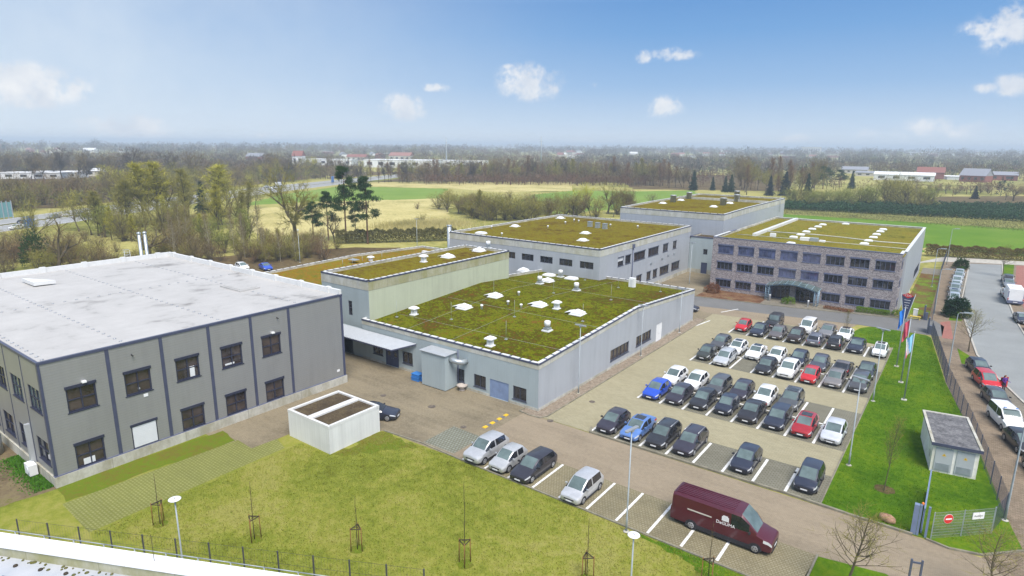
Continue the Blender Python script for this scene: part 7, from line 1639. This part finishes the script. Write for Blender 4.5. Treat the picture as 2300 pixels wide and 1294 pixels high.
# bushes by the street, box hedge, portal bushes, rust shrub, weeds at the wall
def bush(label, px, py, H, Wd, m, n=1500, leaf=.14, name='bush', seed=1, sy=1, rz=0):
    x, y = G(px, py); t = link(name, bush_mesh(seed, H, Wd, m, n, leaf, name), None, (x, y, .05), rz, label=label, cat='bush'); t.scale = (1, sy, 1); return t
bush('dark evergreen bush at the end of the row of parked street cars', 2147, 712, 2.9, 3.4, 'fir_mat', 3600, .26, 'evergreen_bush', 3); bush('small dark shrub at the far head of the street car row', 2158, 604, 2.2, 2.8, 'ivy_mat', 1800, .24, 'evergreen_bush', 4)
bush('small round green bush, left of the two in front of the portal', 1763, 683, 1.1, 1.2, 'box_hedge_mat', 900, .1, 'round_bush', 5); bush('small round green bush, right of the two in front of the portal', 1775, 684, 1.25, 1.5, 'box_hedge_mat', 900, .1, 'round_bush', 6)
bush('rust-brown dry shrub at the near corner of the brick office', 1601, 657, 1.6, 2.6, 'rust_shrub_mat', 1600, .16, 'dry_shrub', 7); bush('low green bush at the right corner of the brick office', 2018, 711, 1.0, 1.8, 'box_hedge_mat', 900, .12, 'round_bush', 8)
rng = np.random.default_rng(4)
def hedge(name, label, a, b, h, w, m, n, leaf, cat='hedge'):
    a, b = np.array((*a, 0.)), np.array((*b, 0.)); d = b - a; L = np.linalg.norm(d); d /= L; nrm_ = np.array((-d[1], d[0], 0)); s = rng.uniform(0, L, n); t = rng.uniform(-.5, .5, n); z = rng.uniform(.02, 1, n) ** .7
    edge = rng.integers(0, 3, n); t = np.where(edge == 0, np.sign(t) * .5, t); z = np.where(edge == 1, 1.0, z); hh = h * (1 + .08 * np.sin(s * 1.3) + .06 * np.sin(s * 3.7))
    P = a + d * s[:, None] + nrm_ * (t * w)[:, None] + np.array((0, 0, 1)) * (z * hh)[:, None]; D = rng.normal(size=(n, 3)) + np.array((0, 0, .8)); D /= np.linalg.norm(D, axis=1)[:, None]
    V, F = blades(P, D, leaf * rng.uniform(.6, 1.7, n), leaf * .6 * rng.uniform(.5, 1.2, n), rng); return link(name, np_mesh(name, V, F, m), None, label=label, cat=cat)
hedge('hedge', 'low clipped green hedge in front of the brick office', G(1922, 700), G(1998, 709), .75, 1.1, 'box_hedge_mat', 4500, .1)
hedge('hedge', 'tall brown-green hornbeam hedge along the bright field at the street end', G(2078, 575), G(2420, 592), 2.6, 1.6, 'hornbeam_mat', 22000, .22)
hedge('hedge', 'long brown field hedge behind the low hall', G(755, 548), G(1025, 540), 3.2, 2.2, 'hedge_mat', 16000, .3)
hedge('ground_cover', 'thin brown ground cover along the foot of the brick office', G(1850, 692), G(1915, 702), .3, 1.4, 'rust_shrub_mat', 1500, .12, 'plant')
n = 5200; X = rng.uniform(-62.5, -54.3, n); Y = 13.9 - np.abs(rng.normal(0, .65, n)); D = rng.normal(size=(n, 3)) + np.array((0, 0, 1.2)); D /= np.linalg.norm(D, axis=1)[:, None]
V, F = blades(np.stack([X, Y, np.full(n, .04)], 1), D, rng.uniform(.05, .18, n), rng.uniform(.05, .11, n), rng); link('weeds', np_mesh('weeds', V, F, 'weed_mat'), None, kind='stuff', label='bright green weeds along the wall of the grey building', cat='weeds')
# short grass blades on the lawns nearest the camera
def grass(name, poly, n, m, h=(.03, .08), lab=''):
    xs = [p[0] for p in poly]; ys = [p[1] for p in poly]; out = []
    X = rng.uniform(min(xs), max(xs), n * 2); Y = rng.uniform(min(ys), max(ys), n * 2); ins = np.zeros(len(X), bool)
    for i in range(len(poly)):
        (x1, y1_), (x2, y2_) = poly[i], poly[(i + 1) % len(poly)]; c = ((y1_ > Y) != (y2_ > Y)) & (X < (x2 - x1) * (Y - y1_) / (y2_ - y1_ + 1e-12) + x1); ins ^= c
    X, Y = X[ins][:n], Y[ins][:n]; D = rng.normal(size=(len(X), 3)) * .6 + np.array((0, 0, 1)); D /= np.linalg.norm(D, axis=1)[:, None]
    V, F = blades(np.stack([X, Y, np.full(len(X), .03)], 1), D, rng.uniform(*h, len(X)), rng.uniform(.02, .05, len(X)), rng); link(name, np_mesh(name, V, F, m), None, kind='stuff', label=lab, cat='grass')
grass('grass', [(-45.4, 13.2), (-33.5, 17.8), (-15, 28), (-6, 33), (-6, 36), (-33, 36.2), (-41, 35.7), (-41.4, 30), (-45.4, 29.8)], 60000, 'dry_lawn_mat', (.04, .14), 'short dry grass on the foreground lawn')
grass('grass', [(-7.5, 47.8), (-.4, 47.6), (4, 49), (2.4, 69), (0, 83), (-2.5, 102), (-9, 103.5), (-10.8, 98), (-6, 94), (-6, 48)], 45000, 'green_lawn_mat', (.04, .12), 'short green grass on the lawn along the lot')
n = 9000; p0, p1 = np.array(G(895, 512)), np.array(G(1010, 505))
X = rng.uniform(0, 1, n); base = p0 + (p1 - p0) * X[:, None] + rng.normal(0, 5, (n, 2)); D = rng.normal(size=(n, 3)) * .25 + np.array((0, 0, 1)); D /= np.linalg.norm(D, axis=1)[:, None]
V, F = blades(np.column_stack([base, np.zeros(n)]), D, rng.uniform(.8, 1.9, n), rng.uniform(.06, .14, n), rng); link('reeds', np_mesh('reeds', V, F, 'straw_mat'), None, kind='stuff', label='tall straw-coloured reeds on the meadow behind the low hall', cat='reeds')
# ------------------------------------------------------------------ nursery rows, far woods, far buildings, haze
def bilerp(q, u, v): return [(1 - v) * ((1 - u) * q[0][k] + u * q[1][k]) + v * ((1 - u) * q[3][k] + u * q[2][k]) for k in (0, 1)]
def rows(name, lab, q, nr, npr, h, w, m, nb, cat):
    V_, F_ = [], []; nv = 0
    for r in range(nr):
        for c in range(npr):
            x, y = bilerp(q, (c + rng.uniform(-.25, .25)) / npr, (r + rng.uniform(-.12, .12)) / max(1, nr - 1)); k = rng.uniform(.7, 1.25); z = rng.uniform(0, 1, nb); a = rng.uniform(0, 6.283, nb); rad = w * .5 * (1 - z * .9) * k * rng.uniform(.3, 1, nb)
            P = np.stack([x + np.cos(a) * rad, y + np.sin(a) * rad, z * h * k + .02], 1); D = np.stack([np.cos(a), np.sin(a), rng.uniform(-.2, .7, nb)], 1); D /= np.linalg.norm(D, axis=1)[:, None]
            V, F = blades(P, D, h * .28 * rng.uniform(.6, 1.3, nb), h * .16 * rng.uniform(.6, 1.3, nb), rng); V_.append(V); F_.append(F + nv); nv += len(V)
    me = np_mesh(name, np.vstack(V_), np.vstack(F_), m); at = me.attributes.new('rnd', 'FLOAT', 'POINT'); r_ = np.repeat(rng.random(len(V_)), [len(v) for v in V_]).astype(np.float32)
    if len(at.data) == len(r_): at.data.foreach_set('value', r_)
    link(name, me, None, kind='stuff', label=lab, cat=cat)
rows('fir_plantation', 'dense plantation of young dark green firs across the right-hand field', PX((1765, 471), (2420, 504), (2420, 465), (1765, 459)), 20, 95, 2.0, 1.6, 'plantation_mat', 34, 'plantation')
rows('nursery_plants', 'rows of small young nursery plants in front of the fir plantation', PX((1745, 480), (2420, 528), (2420, 504), (1765, 466)), 15, 150, .75, .75, 'hedge_mat', 12, 'nursery plants')
fwd = math.atan2(FW.x, FW.y)
MWA = [math.degrees(math.atan2(p[0], p[1])) for p in mw_f]; MWD = [math.hypot(*p) for p in mw_f]
HOUSES = []
def house(label, px, py, w, d, h, roof, wm, rm, rz=0, name='far_building', cat='building', win=0, z=0, group=None):
    x, y = G(px, py); HOUSES.append((x, y, w)); t = thing(name, label, cat, (x, y, 0), R(rz), group); mb = MB(); mb.prism([(-w / 2, 0), (w / 2, 0), (w / 2, d), (-w / 2, d)], 0, h); link('wall', mb.mesh('wall', wm), t, local=True)
    mb = MB(); e = .5
    if roof: 
        A = [(-w / 2 - e, -e, h), (w / 2 + e, -e, h), (w / 2 + e, d / 2, h + roof), (-w / 2 - e, d / 2, h + roof)]; B = [(-w / 2 - e, d / 2, h + roof), (w / 2 + e, d / 2, h + roof), (w / 2 + e, d + e, h), (-w / 2 - e, d + e, h)]
        mb.poly(A); mb.poly(B)
        for s in (-1, 1): q = [(s * w / 2, 0, h), (s * w / 2, d, h), (s * w / 2, d / 2, h + roof * .98)]; mb.poly(q)
    else: mb.box(-w / 2 - .3, w / 2 + .3, -.3, d + .3, h, h + .5)
    link('roof', mb.mesh('roof', rm), t, local=True)
    for k in range(win):
        mb = MB(); x0 = -w / 2 + w * (k + .3) / win; mb.box(x0, x0 + w / win * .45, -.08, .02, h * .35, h * .75); link('window', mb.mesh('window', 'window_glass_mat'), t, local=True)
    return t
house('long low white shed before the bare wood on the far right', 2028, 406, 42, 16, 4.6, 2.2, 'far_white_mat', 'far_white_mat', 2, 'far_shed', 'shed', 4)
house('dark red barn right behind the long white shed', 2088, 402, 20, 14, 5.5, 4.5, 'red_brick_mat', 'roof_tile_mat', 2, 'red_barn', 'barn')
house('brick farmhouse with a steep grey roof on the far right', 2182, 409, 18, 14, 5, 5.5, 'red_brick_mat', 'grey_roof_mat', -20, 'farmhouse', 'house', 4)
house('long red shed with a pale grey roof beside the farmhouse', 2228, 405, 34, 12, 4.5, 2.8, 'red_brick_mat', 'grey_roof_mat', 4, 'farm_shed', 'shed', 3)
house('grey bungalow with a hipped roof left of the white shed', 1917, 390, 24, 16, 4, 3, 'far_cream_mat', 'grey_roof_mat', 0, 'bungalow', 'house', 5); house('low grey annex beside the bungalow', 1948, 396, 20, 10, 3.2, 1.5, 'far_cream_mat', 'grey_roof_mat', 0, 'annex', 'house', 3)
house('small white caravan-like shed near the farmhouse', 2128, 403, 8, 5, 2.6, .8, 'far_white_mat', 'far_white_mat', 0, 'small_shed', 'shed'); house('white van-sized shed near the farmhouse', 2141, 404, 9, 5, 2.8, .8, 'far_white_mat', 'far_white_mat', 0, 'small_shed', 'shed')
house('wide white factory hall between the bare trees in the distance', 893, 377, 80, 40, 8, 0, 'far_white_mat', 'far_white_mat', 25, 'far_hall', 'building', 6); house('red-roofed hall behind the white factory', 897, 362, 34, 20, 8, 5, 'far_cream_mat', 'far_red_roof_mat', 25, 'far_hall', 'building', 4)
house('pale hall right of the white factory in the distance', 965, 372, 60, 30, 6, 0, 'far_white_mat', 'far_white_mat', 25, 'far_hall', 'building', 5); house('white row of flat sheds at the far end of the factory grounds', 1030, 370, 70, 20, 5, 0, 'far_white_mat', 'far_cream_mat', 25, 'far_hall', 'building', 6)
house('pale flat building left of the pines in the distance', 735, 372, 60, 22, 7, 0, 'far_white_mat', 'far_white_mat', 30, 'far_hall', 'building', 6); house('red-roofed building left of the pines in the distance', 800, 362, 30, 16, 6, 4, 'far_cream_mat', 'roof_tile_mat', 30, 'far_hall', 'building', 4)
house('white low sheds between the trees beyond the motorway', 70, 402, 40, 14, 4, 0, 'far_white_mat', 'far_white_mat', 40, 'far_shed', 'shed', 4); house('grey-white shed beyond the motorway, right of the low ones', 118, 400, 34, 14, 4, 1, 'far_white_mat', 'far_white_mat', 40, 'far_shed', 'shed', 4)
house('small white roof beside the yellow willow beyond the motorway', 214, 396, 14, 10, 4, 2, 'far_cream_mat', 'far_white_mat', 40, 'far_shed', 'shed', 2)
house('slender white tower house beyond the motorway wood', 668, 372, 12, 10, 11, 6, 'far_white_mat', 'roof_tile_mat', 30, 'far_house', 'house', 2)
house('broad pale apartment block just below the skyline', 1820, 345, 70, 25, 26, 0, 'far_cream_mat', 'far_white_mat', 0, 'apartment_block', 'building', 8)
house('long white hall far away below the skyline on the right', 2090, 349, 140, 40, 9, 0, 'far_white_mat', 'far_white_mat', 0, 'far_hall', 'building', 4); house('pale hall far away near the right picture edge', 2215, 352, 90, 30, 8, 0, 'far_white_mat', 'far_white_mat', 0, 'far_hall', 'building', 4)
rh = random.Random(9)
for i in range(54):
    px = rh.choice([rh.uniform(520, 1060), rh.uniform(520, 1060), rh.uniform(1240, 1560), rh.uniform(1540, 1900), rh.uniform(1560, 2290), rh.uniform(20, 300)]); py = rh.uniform(337, 362) if px < 1060 else rh.uniform(340, 358); gab = rh.random() < .6
    house('small far pale house between the bare trees below the skyline', px, py, rh.uniform(12, 30), rh.uniform(9, 14), rh.uniform(4, 7), rh.uniform(3, 5) if gab else 0, rh.choice(['far_white_mat', 'far_cream_mat', 'far_white_mat', 'red_brick_mat']), rh.choice(['roof_tile_mat', 'grey_roof_mat', 'far_white_mat', 'far_red_roof_mat']), rh.uniform(-40, 40), 'far_house', 'house', group='small far houses below the skyline')
def far_wood(name, lab, m, n, d0, d1, hmin, hmax, seed, shape='round', az=(-50, 68), thin=None, nb=70):
    rg = np.random.default_rng(seed)
    dist = d0 * (d1 / d0) ** (rg.random(n) ** 1.15); a = fwd + np.radians(rg.uniform(az[0], az[1], n)); X, Y = np.sin(a) * dist, np.cos(a) * dist
    dens = np.sin(X * .004 + seed) * np.cos(Y * .0035 + 1.3 * seed) + .6 * np.sin(X * .011 + Y * .009 + seed * 2)
    keep = dens > (-.35 if thin is None else thin)
    md = np.interp(np.degrees(np.arctan2(X, Y)), MWA, MWD, left=0, right=0); keep &= dist > md + 16
    for (hx, hy, hw_) in HOUSES:                # clearings: nothing grows right in front of a house
        hd = math.hypot(hx, hy); off = np.abs(np.arctan2(X, Y) - math.atan2(hx, hy)) * dist; keep &= ~((off < hw_ * .55) & (dist > hd * .80 - 30) & (dist < hd + 25))
    X, Y, dist = X[keep], Y[keep], dist[keep]; k = len(X)
    clump = .5 + .5 * np.sin(X * .013 + seed * 3) * np.cos(Y * .012 - seed); H = (hmin + (hmax - hmin) * np.clip(.55 * rg.random(k) + .6 * clump - .1, 0, 1.15)) * np.clip(dist / 1700, .66, 1.0) * np.where((rg.random(k) * clump > .5) & (dist > 1300), 1.35, 1.0)
    Wd = H * (rg.uniform(.65, 1.15, k) if shape == 'round' else rg.uniform(.28, .42, k))
    N = k * nb; id_ = np.repeat(np.arange(k), nb); th = rg.uniform(0, 6.283, N)
    if shape == 'round':                        # shell of a rounded crown with lobes
        cz = rg.uniform(-.75, 1, N); sr = np.sqrt(np.clip(1 - cz * cz, 0, 1)); lobe = 1 + .22 * np.sin(3 * th + id_) * sr + .15 * np.cos(5 * th + 2.3 * id_ + 3 * cz); rr = rg.uniform(.62, 1, N) * lobe
        P = np.stack([X[id_] + np.cos(th) * sr * rr * Wd[id_] * .5, Y[id_] + np.sin(th) * sr * rr * Wd[id_] * .5, H[id_] * (.58 + .42 * cz * rr)], 1)
        D = np.stack([np.cos(th) * sr, np.sin(th) * sr, cz + .5], 1) + rg.normal(size=(N, 3)) * .5
    else:
        z = rg.random(N); pr = (1 - z) ** .8 * np.sqrt(rg.uniform(.2, 1, N)); P = np.stack([X[id_] + np.cos(th) * pr * Wd[id_] * .5, Y[id_] + np.sin(th) * pr * Wd[id_] * .5, H[id_] * (.04 + .92 * z)], 1)
        D = np.stack([np.cos(th) * .8, np.sin(th) * .8, np.full(N, .3)], 1) + rg.normal(size=(N, 3)) * .4
    D /= np.linalg.norm(D, axis=1)[:, None]; sz = np.clip(dist / 900, .5, 4)[id_]
    V, F = blades(P, D, H[id_] * rg.uniform(.10, .22, N), rg.uniform(.25, .55, N) * sz * (1 if shape == 'round' else 1.8), rg)
    # a dark stem under each crown
    S0 = np.stack([X, Y, np.zeros(k)], 1); V2, F2 = blades(S0, np.tile((0, 0, 1.), (k, 1)), H * .6, np.clip(dist / 1400, .35, 2), rg)
    me = np_mesh(name, np.vstack([V, V2]), np.vstack([F, F2 + len(V)]), m)
    at = me.attributes.new('rnd', 'FLOAT', 'POINT'); r_ = rg.random(k); vals = np.concatenate([np.repeat(r_[id_], 4), np.full(k * 4, .05)]).astype(np.float32)
    if len(at.data) == len(vals): at.data.foreach_set('value', vals)
    link(name, me, None, kind='stuff', label=lab, cat='woodland')
far_wood('far_woodland', 'far brown bare woodland reaching to the horizon', 'far_brown_mat', 8200, 480, 7500, 10, 21, 1)
far_wood('far_woodland', 'far grey bare woodland reaching to the horizon', 'far_grey_mat', 6100, 520, 8500, 10, 23, 2)
far_wood('far_woodland', 'far reddish bare woodland across the meadows', 'far_red_mat', 2700, 430, 2600, 9, 17, 3)
far_wood('far_woodland', 'far olive woodland across the meadows', 'far_olive_mat', 3400, 440, 4000, 8, 17, 4)
far_wood('far_woodland', 'scattered far dark conifers among the bare woods', 'far_fir_mat', 900, 450, 4500, 10, 21, 5, 'cone', thin=.1, nb=60)
far_wood('far_woodland', 'bare brown wood beyond the motorway', 'far_brown_mat', 900, 300, 540, 8, 16, 6, az=(-44, -13), thin=-2)
far_wood('far_woodland', 'olive wood beyond the motorway', 'far_olive_mat', 620, 290, 480, 7, 14, 7, az=(-44, -14), thin=-2)
far_wood('far_woodland', 'wood behind the edge trees across the meadow', 'far_red_mat', 700, 415, 560, 7, 13, 8, az=(-8, 12), thin=-2)
far_wood('far_woodland', 'brown wood behind the edge trees across the meadow', 'far_brown_mat', 700, 425, 600, 8, 15, 9, az=(-11, 14), thin=-2)
for (px, py, top, lab) in ((1003, 372, 309, 'thin radio mast on the skyline above the factory'), (1215, 374, 306, 'thin radio mast on the skyline in the middle of the picture')):
    x, y = G(px, py); d = ray(px, top); H = CAM_H + math.hypot(x, y) * d.z / math.hypot(d.x, d.y); mb = MB(); mb.tube([(0, 0, 0), (0, 0, H)], [1.1, .5], 6); mb.box(-2, 2, -.3, .3, H * .82, H * .83); link('radio_mast', mb.mesh('radio_mast', 'galv_mat'), None, (x, y, 0), label=lab, cat='mast')
# faint steam plume left out; the air itself: one closed box of thin haze round everything
mb = MB(); mb.box(-14500, 14500, -3500, 15500, -1.5, 48)
hz = bpy.data.materials.new('haze_mat'); hz.use_nodes = True; hn, hl = hz.node_tree.nodes, hz.node_tree.links; hn.clear()
pv = hn.new('ShaderNodeVolumePrincipled'); pv.inputs['Color'].default_value = (.79, .91, 1.0, 1); pv.inputs['Density'].default_value = .00040; pv.inputs['Anisotropy'].default_value = 0
ho = hn.new('ShaderNodeOutputMaterial'); hl.new(pv.outputs[0], ho.inputs['Volume']); MATS['haze_mat'] = hz
o = mb.build('haze', 'haze_mat', kind='stuff', label='thin bluish haze in the air over the far land', cat='haze')
